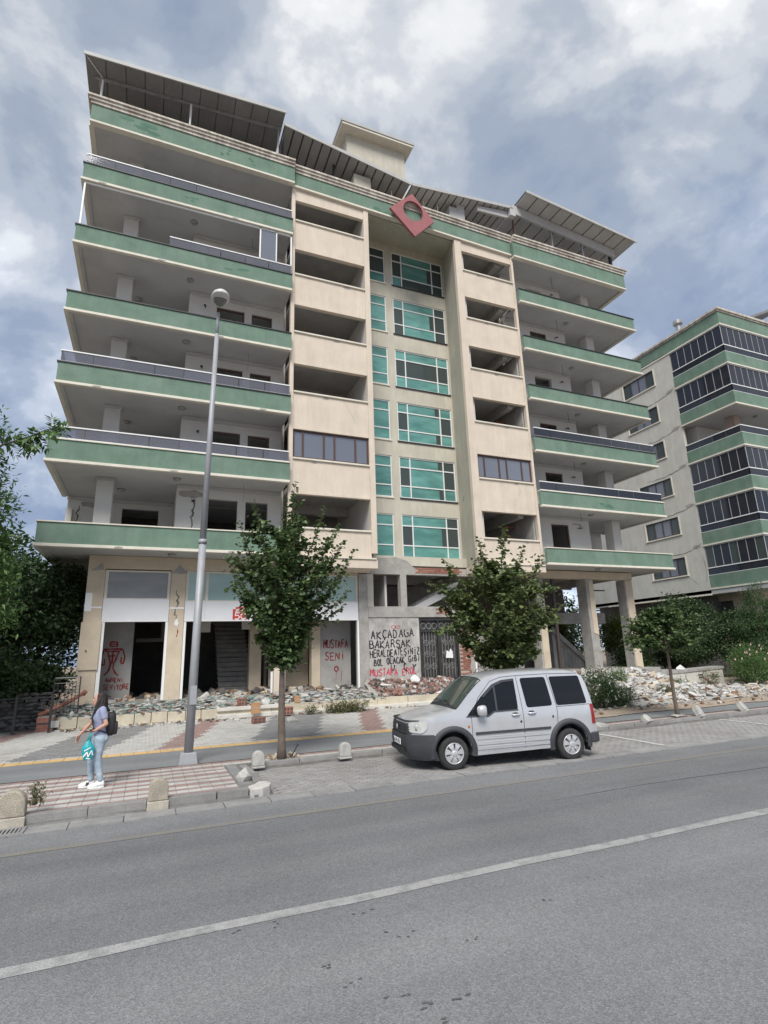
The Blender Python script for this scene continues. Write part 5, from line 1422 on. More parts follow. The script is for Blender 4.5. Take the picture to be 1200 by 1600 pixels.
while x < 2.3:
    w = rr.uniform(0.9, 1.25)
    MB().box(x, x+w-0.012, 20.52+rr.uniform(-0.02, 0.02), 20.83, 0.24, 0.335+rr.uniform(-0.01, 0.004)).build('footing_slab', M['marble'], PL, bevel=0.012)
    x += w
for x0, x1 in ((2.3, 4.2), (4.215, 6.1), (6.115, 8.3), (8.315, 9.6), (9.615, 11.9)):
    MB().box(x0, x1, 20.69+rr.uniform(-0.02, 0.02), 20.80, 0.38, 0.665+rr.uniform(-0.01, 0.01)).build('cheek_slab', M['block'], PL, bevel=0.012)
for x0, x1, y0, z0, z1 in ((2.30, 4.62, 20.28, 0.33, 0.46), (2.32, 4.60, 20.60, 0.56, 0.68), (4.9, 6.2, 20.35, 0.30, 0.42), (6.25, 9.4, 20.32, 0.28, 0.42), (9.42, 12.2, 20.3, 0.28, 0.43)):
    MB().box(x0, x1, y0, 20.82, z0, z1).build('step', M['marble'], PL, bevel=0.015)
for x0, x1, y0 in ((2.28, 9.5, 20.36),):
    MB().box(x0, x1, y0, 20.75, 0.2, 0.328 if y0 > 20.3 else 0.3).build('riser', M['block'], PL)

def shards(mb, n, xr, yr, zf, size, mis, seed, flat=0.16, dens=None, tilt=0.5):
    """thin broken plates lying at all angles on the height field zf"""
    rr = random.Random(seed)
    k = 0
    while k < n:
        x, y = rr.uniform(*xr), rr.uniform(*yr)
        if dens and rr.random() > dens(x, y): continue
        k += 1
        s = size*rr.choice((0.22, 0.3, 0.35, 0.4, 0.5, 0.6, 0.8, 1.0, 1.4, 2.3 if flat < 0.3 else 1.5))*rr.uniform(0.7, 1.2)
        a = rr.uniform(0, 2*pi)
        e = Matrix.Rotation(a, 3, 'Z') @ Matrix.Rotation(rr.gauss(0, tilt), 3, 'X') @ Matrix.Rotation(rr.gauss(0, tilt), 3, 'Y')
        ax, ay, az = e @ Vector((s, 0, 0)), e @ Vector((0, s*rr.uniform(0.4, 0.9), 0)), e @ Vector((0, 0, s*flat*rr.uniform(0.5, 2.2)))
        c = Vector((x, y, zf(x, y)+rr.uniform(0.0, s*0.5)))
        t = rr.uniform(0.3, 1.0)
        P_ = [c-ax-ay-az, c+ax-ay-az, c+ax*t+ay-az, c-ax*rr.uniform(0.5, 1)+ay-az]
        P2 = [p+2*az for p in P_]
        mb.hexa(P_, P2, rr.choice(mis))
M['dbrick'] = mat('dusty_broken_brick', (0.24, 0.125, 0.10), 0.95, 0.3, 4.0, dirt=(0.33, 0.27, 0.23), dscale=3.0, damt=0.7)
M['dglass'] = mat('broken_green_glass', (0.24, 0.33, 0.30), 0.3, 0.2, 6.0)
M['dwhite'] = mat('broken_plaster', (0.53, 0.52, 0.50), 0.9, 0.18, 5.0, dirt=(0.33, 0.315, 0.29), dscale=1.6, damt=0.8)
M['dgrey'] = mat('broken_concrete', (0.33, 0.32, 0.30), 0.95, 0.18, 5.0)
M['dbrown'] = mat('splintered_wood', (0.20, 0.13, 0.085), 0.9, 0.25, 5.0)
M['ddark'] = mat('dark_debris', (0.085, 0.08, 0.075), 0.95, 0.25, 5.0)
M['dblue'] = mat('blue_scrap', (0.06, 0.16, 0.33), 0.6, 0.1, 5.0)
M['dgcream'] = mat('cream_scrap', (0.52, 0.44, 0.33), 0.9, 0.1, 5.0)
pz = lambda x, y: 0.63+(y-20.75)*0.205
deb = MB()
def dn(x, y): return 0.35+0.65*(mnoise.noise(Vector((x*1.3, y*2.0, 0)))*0.5+0.5)
shards(deb, 9500, (-2.4, 8.6), (20.72, 22.15), pz, 0.045, [0,0,0,1,1,1,2,2,2,3,4], 21, 0.08, dn, 0.14)
shards(deb, 1500, (2.0, 9.4), (21.1, 22.3), pz, 0.07, [1,1,1,2,2,3,0,4,6,2], 22, 0.08, dn, 0.18)
shards(deb, 500, (-1.5, 8.2), (22.3, 25.0), lambda x, y: 0.96, 0.11, [2,2,4,4,1,3,6], 23, 0.3, None, 0.4)
shards(deb, 700, (-2.4, 12.0), (20.0, 20.6), lambda x, y: gz(y)+0.01, 0.035, [1,2,2,3,3,4,6], 24, 0.35, lambda x, y: (0.25+max(0, (y-20.2)*1.8)), 0.4)
shards(deb, 12, (6.0, 7.2), (21.3, 21.9), pz, 0.09, [5], 25, 0.2)
db = deb.build('shop_debris', [M[k] for k in ('dglass', 'dwhite', 'dgrey', 'dbrown', 'ddark', 'dblue', 'dgcream')])
tag(db, 'greenish and white shards and plaster strewn over the plinth before the shops', 'debris', kind='stuff')
# brick rubble against the graffiti wall
hb = lambda x, y: 0.72+max(0, (y-21.0))*0.42+0.10*mnoise.noise(Vector((x*2, y*2, 3)))
bm_ = MB()
bm_.add([(8.3+0.25*i, 20.9+0.2*j, hb(8.3+0.25*i, 20.9+0.2*j) if j else 0.6) for j in range(7) for i in range(16)], [(j*16+i, j*16+i+1, (j+1)*16+i+1, (j+1)*16+i) for j in range(6) for i in range(15)], 1)
shards(bm_, 2600, (8.5, 12.4), (20.95, 22.15), hb, 0.055, [0,0,0,0,0,1,1,2,3,3], 26, 0.5, None, 0.6)
tag(bm_.build('brick_rubble', [M['dbrick'], M['dgrey'], M['dwhite'], M['ddark']]), 'heap of broken red brick below the graffiti wall', 'rubble', kind='stuff')
shards_big = ((10.35, 21.5, 1.25, (0.26, 0.08, 0.24), 'white', 'upright white plaster lump on the brick rubble', 41), (8.95, 21.5, 1.12, (0.34, 0.2, 0.10), 'dwhite', 'flat white plaster lump on the brick rubble', 42), (10.0, 21.05, 0.85, (0.16, 0.12, 0.1), 'dwhite', 'small pale lump at the front of the brick rubble', 43))
for x, y, z, r, m_, lb, sd in shards_big: rock('plaster_lump', (x, y, z-0.1), r, m_, lb, 'rubble piece', sd, 'plaster lumps on the brick rubble')
rock('plaster_lump', (11.2, 20.85, 0.55), (0.55, 0.2, 0.22), 'dwhite', 'long white lump at the corner of the plinth behind the van', 'rubble piece', 44)
# loose bricks and boxes about the steps
def loose_brick(name, x, y, z, s, rz, m, label, cat, seed, holes=False):
    t = thing(name, label, cat, (x, y, z))
    b = MB().box(x-s[0]/2, x+s[0]/2, y-s[1]/2, y+s[1]/2, z, z+s[2]).build('body', M[m], t, bevel=0.006)
    f = MB()
    if holes:
        for i in range(3):
            for j in range(2):
                hx = x-s[0]/2+s[0]*(i+0.5)/3; hz = z+s[2]*(j+0.5)/2
                f.box(hx-s[0]*0.11, hx+s[0]*0.11, y-s[1]/2-0.003, y-s[1]/2-0.001, hz-s[2]*0.16, hz+s[2]*0.16)
        f.build('holes', M['ddark'], t)
    else:
        f.box(x-s[0]/2+0.01, x+s[0]/2-0.01, y-s[1]/2-0.004, y-s[1]/2-0.001, z+s[2]*0.45, z+s[2]*0.55)
        f.build('mortar_line', M['mortar'], t)
    t.rotation_euler = (0, 0, rz)
M['cardboard'] = mat('orange_tile', (0.44, 0.24, 0.12), 0.85, 0.12, 5.0)
loose_brick('hollow_brick', 3.20, 20.9, 0.70, (0.30, 0.2, 0.24), 0.2, 'brickm', 'dark red hollow brick at the top of the steps', 'brick', 1, True)
loose_brick('hollow_brick', 4.68, 20.15, 0.34, (0.34, 0.2, 0.27), -0.1, 'brickm', 'hollow brick with a white face leaning by the lower step', 'brick', 2, True)
loose_brick('terracotta_tile', 3.55, 20.12, 0.46, (0.32, 0.06, 0.36), 0.1, 'cardboard', 'orange terracotta tile leaning on the lower step', 'tile', 3)
loose_brick('terracotta_tile', 5.15, 20.72, 0.68, (0.20, 0.05, 0.24), -0.2, 'cardboard', 'small orange tile standing above the step', 'tile', 4)
loose_brick('hollow_brick', 3.45, 19.0, 0.27, (0.42, 0.2, 0.17), 0.25, 'brickm', 'broken dark brick on the pavement before the steps', 'brick', 5, True)
rock('stone_lump', (4.5, 18.7, 0.25), (0.22, 0.13, 0.13), 'dgrey', 'grey stone lump on the pavement before the steps', 'rock', 6)
rock('plaster_lump', (4.0, 20.95, 0.68), (0.22, 0.15, 0.17), 'dwhite', 'white angular lump beside the hollow brick on the steps', 'rubble piece', 7)
rock('plaster_lump', (2.9, 19.9, 0.29), (0.16, 0.1, 0.06), 'dwhite', 'small white lump lying at the foot of the steps', 'rubble piece', 8)
rock('bucket_lump', (-2.1, 20.75, 0.68), (0.12, 0.12, 0.14), 'dwhite', 'whitish lump on the plinth behind the walking woman', 'rubble piece', 9)
# white rubble heap spilling from the right end
def hr(x, y):
    f = min(1, max(0, (y-15.9-0.25*sin(x*1.7))/4.6))
    e = min(1, max(0, (x-15.2)/2.2))
    g = 1.0 if x < 21.3 else max(0.10, 1-(x-21.3)*0.62)
    return 0.20+(0.94*f**0.8*g)*e+0.07*mnoise.noise(Vector((x*1.6, y*1.6, 1)))
hm = MB()
nx_, ny_ = 60, 26
hm.add([(14.6+0.215*i, 15.6+0.25*j, hr(14.6+0.215*i, 15.6+0.25*j)) for j in range(ny_) for i in range(nx_)], [(j*nx_+i, j*nx_+i+1, (j+1)*nx_+i+1, (j+1)*nx_+i) for j in range(ny_-1) for i in range(nx_-1)], 2)
dr = lambda x, y: min(1, max(0.06, (y-15.7)/1.2))*min(1, max(0.05, (x-15.0)/1.4))*(1 if x < 22.8 else 0.3)
shards(hm, 15000, (15.0, 27.0), (15.6, 21.6), hr, 0.066, [0,0,0,0,0,0,1,1,2,2,3,4], 31, 0.15, dr, 0.40)
shards(hm, 1500, (11.5, 29.0), (14.6, 20.5), lambda x, y: max(hr(x, y) if x > 14.6 else 0, 0.16+(y-14.45)*0.0335), 0.05, [0,1,2,2,3,4], 32, 0.3, lambda x, y: 0.4, 0.4)
tag(hm.build('rubble_heap', [M[k] for k in ('dwhite', 'dgrey', 'dgrey', 'dbrown', 'dgcream')]), 'wide heap of white broken plaster spilling out from under the bare columns', 'rubble', kind='stuff')
# low white wall in the rubble
lw = thing('garden_wall', 'low cracked white wall behind the rubble heap, rose bush at its end', 'wall', (25.4, 20.8, 0.2))
wm = mat('dirty_whitewash', (0.58, 0.56, 0.51), 0.9, 0.06, 2.0, 0.2, 50, dirt=(0.38, 0.36, 0.32), dscale=1.6, damt=0.65)
MB().prism([(22.9, 0.1), (27.8, 0.2), (27.8, 1.02), (25.9, 0.98), (25.5, 1.05), (24.6, 0.90), (23.0, 0.86)], 'y', 20.7, 20.95).build('wall_face', wm, lw)
MB().prism([(22.4, 0.85), (25.0, 0.92), (27.9, 1.02), (27.9, 1.14), (25.2, 1.06), (22.4, 1.2)], 'y', 20.66, 21.4).build('broken_top', M['dgrey'], lw)
MB().box(25.95, 26.3, 20.685, 20.698, 0.74, 0.80).box(25.97, 26.32, 20.685, 20.698, 0.62, 0.68).build('black_marks', M['blackspray'], lw)
MB().prism(blot(26.35, 26.5, 0.46, 0.6, 0, 3), 'y', 20.69, 20.697).build('red_mark', M['red'], lw)
cm = crack([(25.05, 0.9), (25.1, 0.55), (25.3, 0.2)], 0.05, 20.694, 3); cm.build('crack', M['ddark'], lw)
M['sack'] = mat('white_sack', (0.66, 0.65, 0.62), 0.8, 0.06, 4.0, 0.3, 30)
rock('rubble_sack', (25.0, 20.9, 1.02), (0.42, 0.25, 0.20), 'sack', 'white filled sack lying on top of the low white wall', 'sack', 12)
rock('plaster_lump', (20.9, 20.2, 1.02), (0.5, 0.25, 0.12), 'dwhite', 'large white slab on the crest of the rubble heap', 'rubble piece', 13)
# stone flight at the back of the open ground floor
ss = thing('stone_staircase', 'mossy grey stone stairs seen between the bare columns', 'stairs', (22.3, 26.0, 1.2))
for i in range(11):
    MB().box(21.0+0.24*i, 21.27+0.24*i, 25.6, 27.2, 1.2, 3.25-0.19*i).build('step', M['concrete'], ss)
MB().prism([(20.9, 3.25), (23.75, 1.0), (23.75, 1.25), (21.0, 3.5)], 'y', 25.45, 25.595).build('stringer', M['concrete'], ss)
# left edge: red brick pier, dry-stone wall, black fence, sloping pipe
pr = thing('brick_pier', 'short red brick pier where the fence meets the plinth', 'pier', (-2.75, 20.75, 0.25))
MB().box(-3.0, -2.56, 20.62, 21.0, 0.2, 0.76).build('pier_core', M['mortar'], pr)
fb = MB().box(-0.11, 0.11, -0.02, 0.02, -0.075, 0.075).mesh('brick', mat('pink_brick', (0.36, 0.16, 0.12), 0.9, 0.15, 4.0, 0.3, 40, rnd=0.15))
for j in range(3):
    for i in range(2): inst('brick', fb, (-2.89+0.225*i+(0.0 if j % 2 else -0.01), 20.605, 0.32+0.165*j), pr)
MB().box(-2.62, -2.40, 20.58, 20.60, 0.42, 0.62).build('pale_tile', M['marble'], pr)
pp = thing('sloping_pipe', 'rusty red pipe slanting from the corner pillar down to the brick pier', 'pipe', (-2.6, 20.9, 0.8))
MB().tube([(-3.0, 20.75, 0.80), (-2.3, 21.4, 1.10), (-1.9, 21.8, 1.35)], 0.06, 10).build('pipe', M['brickm'], pp, smooth=True)
MB().tube([(-1.92, 21.78, 1.30), (-1.86, 21.84, 1.40)], 0.075, 10).build('coupling', M['brickm'], pp, smooth=True)
dw = thing('dry_stone_wall', 'low dark dry-stone wall behind the black metal fence', 'wall', (-5.2, 21.6, 0.3))
M['drystone'] = mat('dark_field_stone', (0.16, 0.15, 0.14), 0.95, 0.25, 4.0, 0.6, 30, rnd=0.35)
MB().box(-10.0, -3.05, 21.45, 21.9, 0.2, 1.15).build('wall_core', M['ddark'], dw)
rr = random.Random(17)
z = 0.36
while z < 1.4:
    x = -8.4+rr.uniform(0, 0.2)
    h = rr.uniform(0.09, 0.14)
    while x < -3.0:
        w = rr.uniform(0.22, 0.5)
        o = rock('stone', (x+w/2, 21.42+rr.uniform(-0.04, 0.04), z-0.03), (w*0.56, 0.12, h*0.72), 'drystone', seed=int(rr.random()*9999), parent=dw)
        x += w
    z += h*0.95
fe = thing('metal_fence', 'black metal fence with mesh panel beside the brick pier', 'fence', (-4.5, 20.3, 0.28))
for x in (-2.62, -3.55, -4.9, -6.3, -7.7):
    MB().box(x-0.035, x+0.035, 20.28, 20.35, 0.26, 1.42).build('post', M['darkmetal'], fe)
for z in (1.32, 0.55):
    MB().box(-9.0, -2.6, 20.30, 20.33, z, z+0.035).build('rail', M['darkmetal'], fe)
MB().box(-2.72, -1.95, 21.15, 21.18, 1.86, 1.895).build('rail', M['steel'], fe)
MB().box(-2.72, -1.95, 21.15, 21.18, 1.70, 1.72).build('rail', M['steel'], fe)
MB().box(-2.0, -1.965, 21.14, 21.19, 0.8, 1.9).build('post', M['darkmetal'], fe)
MB().box(-2.74, -2.70, 21.14, 21.19, 0.8, 1.9).build('post', M['darkmetal'], fe)
g = MB()
for i in range(7): g.box(-2.70+0.1*i, -2.685+0.1*i, 21.155, 21.17, 0.75, 1.70)
for i in range(9): g.box(-2.70, -2.0, 21.171, 21.18, 0.8+0.1*i, 0.81+0.1*i)
g.build('mesh_panel', M['darkmetal'], fe)
# ================================================================== trees and plants
def leaf_mat(name, c1, c2, c3=None, trans=0.25, rough=0.5):
    m, n, b = new_mat(name)
    N, L = n.nodes, n.links
    g = N.new('ShaderNodeNewGeometry')
    at = N.new('ShaderNodeAttribute'); at.attribute_name = 'tone'
    oi = N.new('ShaderNodeObjectInfo')
    ad = N.new('ShaderNodeMath'); ad.operation = 'ADD'
    t = N.new('ShaderNodeTexNoise'); t.inputs['Scale'].default_value = 9.0; t.inputs['Detail'].default_value = 2
    L.new(g.outputs['Position'], t.inputs['Vector'])
    r = N.new('ShaderNodeValToRGB'); e = r.color_ramp.elements
    e[0].position = 0.30; e[0].color = (*c1, 1); e[1].position = 0.62; e[1].color = (*c2, 1)
    if c3: x = e.new(0.78); x.color = (*c3, 1)
    L.new(t.outputs['Fac'], r.inputs[0])
    b.inputs['Roughness'].default_value = rough
    L.new(r.outputs[0], b.inputs['Base Color'])
    tr = N.new('ShaderNodeBsdfTranslucent'); L.new(r.outputs[0], tr.inputs[0])
    mx = N.new('ShaderNodeMixShader'); mx.inputs[0].default_value = trans
    L.new(b.outputs[0], mx.inputs[1]); L.new(tr.outputs[0], mx.inputs[2]); L.new(mx.outputs[0], N['Material Output'].inputs[0])
    return m
M['lime'] = leaf_mat('linden_leaf', (0.054, 0.096, 0.036), (0.114, 0.174, 0.060), (0.288, 0.324, 0.144))
M['lime2'] = leaf_mat('linden_leaf_pale', (0.065, 0.102, 0.037), (0.139, 0.186, 0.061), (0.335, 0.335, 0.139))
M['deep'] = leaf_mat('deep_green_leaf', (0.031, 0.062, 0.024), (0.062, 0.109, 0.039), (0.105, 0.167, 0.053))
M['mid'] = leaf_mat('mid_green_leaf', (0.058, 0.117, 0.034), (0.111, 0.202, 0.055), (0.195, 0.299, 0.078))
M['yellowgreen'] = leaf_mat('yellow_green_leaf', (0.070, 0.100, 0.018), (0.130, 0.160, 0.025), (0.200, 0.210, 0.040))
M['conifer'] = leaf_mat('conifer_spray', (0.034, 0.075, 0.027), (0.064, 0.127, 0.038), (0.101, 0.186, 0.055))
M['drygrass'] = leaf_mat('dry_weed', (0.110, 0.110, 0.050), (0.170, 0.170, 0.080), (0.250, 0.230, 0.130))
M['bark'] = mat('young_bark', (0.135, 0.105, 0.085), 0.95, 0.2, 8.0, 0.6, 40, dirt=(0.20, 0.17, 0.14), dscale=5.0, damt=0.5)
M['petal'] = mat('pink_petal', (0.62, 0.38, 0.40), 0.7, 0.15, 8.0)
M['petalw'] = mat('white_petal', (0.74, 0.72, 0.66), 0.7, 0.06, 8.0)
def leaf_pts(s, kind):
    if kind == 'heart':                          # broad, cupped, folded along the midrib
        o = [(0,0,0),(0.42,0.22,0.10),(0.50,0.55,0.12),(0.28,0.88,0.02),(0,1.12,-0.14),(-0.28,0.88,0.02),(-0.50,0.55,0.12),(-0.42,0.22,0.10),(0,0.5,-0.02)]
        f = [(0,1,8),(1,2,8),(2,3,8),(3,4,8),(4,5,8),(5,6,8),(6,7,8),(7,0,8)]
    elif kind == 'lance':
        o = [(0,0,0),(0.17,0.4,0.05),(0,1.0,-0.08),(-0.17,0.4,0.05),(0,0.45,-0.02)]
        f = [(0,1,4),(1,2,4),(2,3,4),(3,0,4)]
    else:                                        # quad clump leaf
        o = [(0,0,0),(0.36,0.5,0.08),(0,1.0,-0.06),(-0.36,0.5,0.08)]
        f = [(0,1,2),(0,2,3)]
    return [tuple(c*s for c in p) for p in o], f
def frame(d, upv, roll):
    d = d.normalized()
    u = upv-d*upv.dot(d)
    if u.length < 1e-3: u = Vector((1, 0, 0))-d*d.x
    u.normalize()
    u = Matrix.Rotation(roll, 3, d) @ u
    x = d.cross(u)
    return Matrix((x, d, u)).transposed()        # columns: x, y along the leaf, z normal
def street_tree(name, label, base, z0, blades, shoots, leaf, seed, mat_, n_leaf_parts=300, trunk_r=0.075, lean=(0, 0), density=1.0, fill=0.75, grp='young street trees along the kerb'):
    """trunk, limbs growing out of it and leafy shoots; leaves set along the shoots in two rows"""
    rr = random.Random(seed)
    t = thing(name, label, 'tree', base, grp)
    bx, by, bz = base
    H0 = z0
    wood = MB()
    tp = []
    for i in range(9):
        f = i/8
        tp.append((bx+lean[0]*f+0.03*sin(3*f+seed)*f, by+lean[1]*f+0.02*sin(5*f), bz+(H0-bz)*f))
    tr_r = [trunk_r*(1.25-0.55*i/8) for i in range(9)]
    tr_r[0] *= 1.25
    MB().tube(tp, tr_r, 10).build('trunk', M['bark'], t, smooth=True)
    tipx, tipy = tp[-1][0], tp[-1][1]
    leaves = []
    for sx, sy, sz, hx, hy, hz, bow in shoots:
        p0 = Vector((tipx+sx, tipy+sy, sz)); p3 = Vector((tipx+hx, tipy+hy, hz))
        n = max(7, int((p3-p0).length/0.062))
        mid = p0.lerp(p3, 0.5)+Vector((hx-sx, hy-sy, 0))*bow*0.5+Vector((0, 0, -bow*0.25*(p3-p0).length))
        pts = []
        for i in range(n+1):
            f = i/n
            p = p0*(1-f)**2+mid*2*f*(1-f)+p3*f*f
            p += Vector((rr.gauss(0, 0.012), rr.gauss(0, 0.012), rr.gauss(0, 0.012)))
            pts.append(p)
        L_ = (p3-p0).length
        wood.tube(pts, [max(0.004, 0.02*min(1.3, L_)*(1-0.85*i/n)) for i in range(n+1)], 5)
        for i in range(n+1):
            f = i/n
            if f < 0.12 and L_ > 0.8: continue
            d = (pts[min(i+1, n)]-pts[max(i-1, 0)]).normalized()
            k = 2 if rr.random() < density else 1
            for s in range(k+(1 if f > 0.3 else 0)):
                side = d.cross(Vector((0, 0, 1)))
                if side.length < 0.1: side = Vector((1, 0, 0))
                side.normalize()
                sd = side*(1 if (i+s) % 2 else -1)
                out_ = (sd*0.9+d*0.35+Vector((rr.gauss(0, 0.35), rr.gauss(0, 0.35), rr.uniform(-0.65, 0.15)))).normalized()
                s_ = leaf*rr.uniform(0.65, 1.15)*(1-0.35*f)
                leaves.append((pts[i]+out_*0.025, out_, rr.uniform(-0.7, 0.7), s_))
                if f < 0.85 and rr.random() < fill:              # loose leaves round the shoot close the crown
                    o2 = Vector((rr.gauss(0, 0.11), rr.gauss(0, 0.11), rr.gauss(0, 0.09)))
                    leaves.append((pts[i]+o2, (out_+Vector((rr.gauss(0, 0.5), rr.gauss(0, 0.5), rr.gauss(0, 0.4)))).normalized(), rr.uniform(-0.9, 0.9), s_))
    wood.build('branches', M['bark'], t, smooth=True)
    C_ = Vector((0, 0, CAM_H))
    cen = sum((l[0] for l in leaves), Vector())/len(leaves)
    vd = (C_-cen).normalized()
    order = sorted(leaves, key=lambda l: -((l[0]-cen).dot(vd)+rr.gauss(0, 0.25)))
    lp_, lf_ = leaf_pts(1.0, 'heart')
    lm = MB().add(lp_, lf_).mesh('leaf', mat_, smooth=False)
    upv = Vector((0, 0, 1))
    for p, d, ro, s in order[:n_leaf_parts]:
        o = inst('leaf', lm, p, t, None)
        o.rotation_euler = frame(d, upv, ro).to_euler()
        o.scale = (s, s, s)
    fo = MB()
    for p, d, ro, s in order[n_leaf_parts:]:
        F = frame(d, upv, ro)
        fo.add([p+F @ (Vector(q)*s) for q in lp_], lf_)
    fo.build('foliage', mat_, t, kind='stuff')
    return t
def shoots_for(n, zlo, zhi, prof, seed, up=0.55, side_shoots=3):
    """limbs from the stem line out to the crown envelope prof(f) -> radius, plus side shoots"""
    rr = random.Random(seed)
    S = []
    for i in range(n):
        f = (i+0.5)/n
        a = i*2.39996+rr.uniform(-0.4, 0.4)
        z1_ = zlo+(zhi-zlo)*f
        r = prof(f)*rr.uniform(0.75, 1.08)
        z0_ = max(zlo-0.15, z1_-r*up*rr.uniform(0.8, 1.3))
        st_ = min(0.25, r*0.2)
        hx, hy = r*cos(a), r*sin(a)
        S.append((st_*cos(a)*0.3, st_*sin(a)*0.3, z0_, hx, hy, z1_, rr.uniform(0.1, 0.35)))
        for k in range(side_shoots):
            g = rr.uniform(0.25, 0.9)
            b = a+rr.uniform(-0.9, 0.9)
            L_ = r*rr.uniform(0.25, 0.5)
            qx, qy, qz = hx*g, hy*g, z0_+(z1_-z0_)*g
            S.append((qx, qy, qz-0.05, qx+L_*cos(b), qy+L_*sin(b), qz+L_*rr.uniform(-0.1, 0.8), 0.2))
    return S
def interp_(tab, x):
    for (a, p), (b, q) in zip(tab[:-1], tab[1:]):
        if x <= b: return p+(q-p)*(x-a)/(b-a)
    return tab[-1][1]
# the tree by the lamp: pear-shaped, long upright shoots
pr1 = lambda f: interp_([(0, 0.30), (0.2, 0.56), (0.4, 0.94), (0.6, 1.22), (0.8, 1.08), (1.0, 0.5)], f)
S1 = shoots_for(48, 2.25, 5.55, pr1, 5, 0.75, 4)
S1 += [(0,0,2.2,0.05,0,6.1,0.0), (0.2,0,4.6,0.25,0.1,6.55,0.02), (0.3,0,4.0,1.05,0.1,6.0,0.1), (0.5,0.1,3.9,1.35,0,5.55,0.1), (0.6,0,3.8,1.55,0.1,5.15,0.15), (0.7,-0.1,3.4,1.78,0,4.88,0.2),
       (0.4,0,3.0,1.62,-0.1,3.85,0.2), (0.6,0,3.3,1.45,-0.2,4.35,0.2), (0.3,0,2.9,1.50,0,3.5,0.3), (-0.3,0,4.2,-0.75,0,6.0,0.05), (-0.5,0,4.0,-1.1,0.1,5.45,0.1), (-0.5,0,3.4,-1.28,0,4.5,0.2), (-0.4,0,3.0,-1.18,0,4.0,0.2), (0,-0.3,3.5,0.1,-0.9,5.4,0.1), (-0.2,-0.3,3.2,-0.5,-1.1,4.7,0.2)]
street_tree('linden_tree', 'young linden with dense pear-shaped crown beside the street lamp', (2.88, 12.95, 0.1), 2.5, None, S1, 0.130, 3, M['lime'], 290, 0.075)
# the tree behind the van: round, wind-tossed, pale leaf backs
pr2 = lambda f: interp_([(0, 0.50), (0.2, 1.10), (0.45, 1.62), (0.65, 1.60), (0.85, 1.15), (1.0, 0.55)], f)
S2 = shoots_for(42, 2.0, 4.75, pr2, 9, 0.6, 4)
S2 += [(0.2,0,4.2,0.45,0,5.85,0.05), (-0.3,0,4.2,-0.35,0.1,5.45,0.05), (0.6,0,4.0,1.05,0,5.25,0.1), (0.9,0,3.8,1.7,0,5.0,0.1), (-0.9,0,3.6,-2.15,0,4.15,0.2), (-0.9,0,3.1,-2.1,-0.1,2.85,0.35), (1.0,0,3.2,2.35,0,3.55,0.3), (1.0,-0.1,3.0,2.1,0,3.2,0.3), (-1.0,0,3.9,-1.6,0,4.75,0.1)]
street_tree('linden_tree', 'wind-tossed young linden with round crown rising behind the van', (8.95, 13.15, 0.1), 2.3, None, S2, 0.155, 4, M['lime2'], 290, 0.07)
# small leaning tree on the right, umbrella crown
pr3 = lambda f: 0.30+0.85*sin(pi*min(1, f*0.7+0.28))
S3 = shoots_for(26, 2.35, 3.45, pr3, 13, 0.35, 4)
S3 += [(-0.2,0,2.6,-1.75,0,2.5,0.4), (-0.3,0,2.7,-1.45,0.1,3.2,0.2), (-0.5,0,2.6,-1.6,0,2.2,0.5), (0.3,0,2.6,1.3,0,2.55,0.4)]
street_tree('young_tree', 'small leaning tree with thin crown before the rubble heap', (15.25, 13.1, 0.12), 2.55, None, S3, 0.13, 6, M['lime'], 150, 0.05, (-0.02, 0.05), grp=None)
pit = thing('tree_pit', 'bare earth pit with a bent black stake at the foot of the lamp-side linden', 'tree pit', (2.95, 13.2, 0.12))
pm = MB()
n = 12
vs = [(2.62+0.058*i, 12.9+0.065*j, 0.115+0.03*mnoise.noise(Vector((i*0.7, j*0.7, 0)))) for j in range(n) for i in range(n)]
pm.add(vs, [(j*n+i, j*n+i+1, (j+1)*n+i+1, (j+1)*n+i) for j in range(n-1) for i in range(n-1)])
shards(pm, 160, (2.64, 3.26), (12.92, 13.6), lambda x, y: 0.13, 0.028, [0, 0, 1], 55, 0.4)
pm.build('earth', [M['soil'], M['dgcream']], pit)
MB().tube([(3.0, 12.98, 0.12), (3.14, 12.99, 0.2), (3.22, 13.0, 0.34), (3.26, 13.0, 0.40)], [0.016, 0.016, 0.014, 0.02], 7).build('stake', M['darkmetal'], pit)

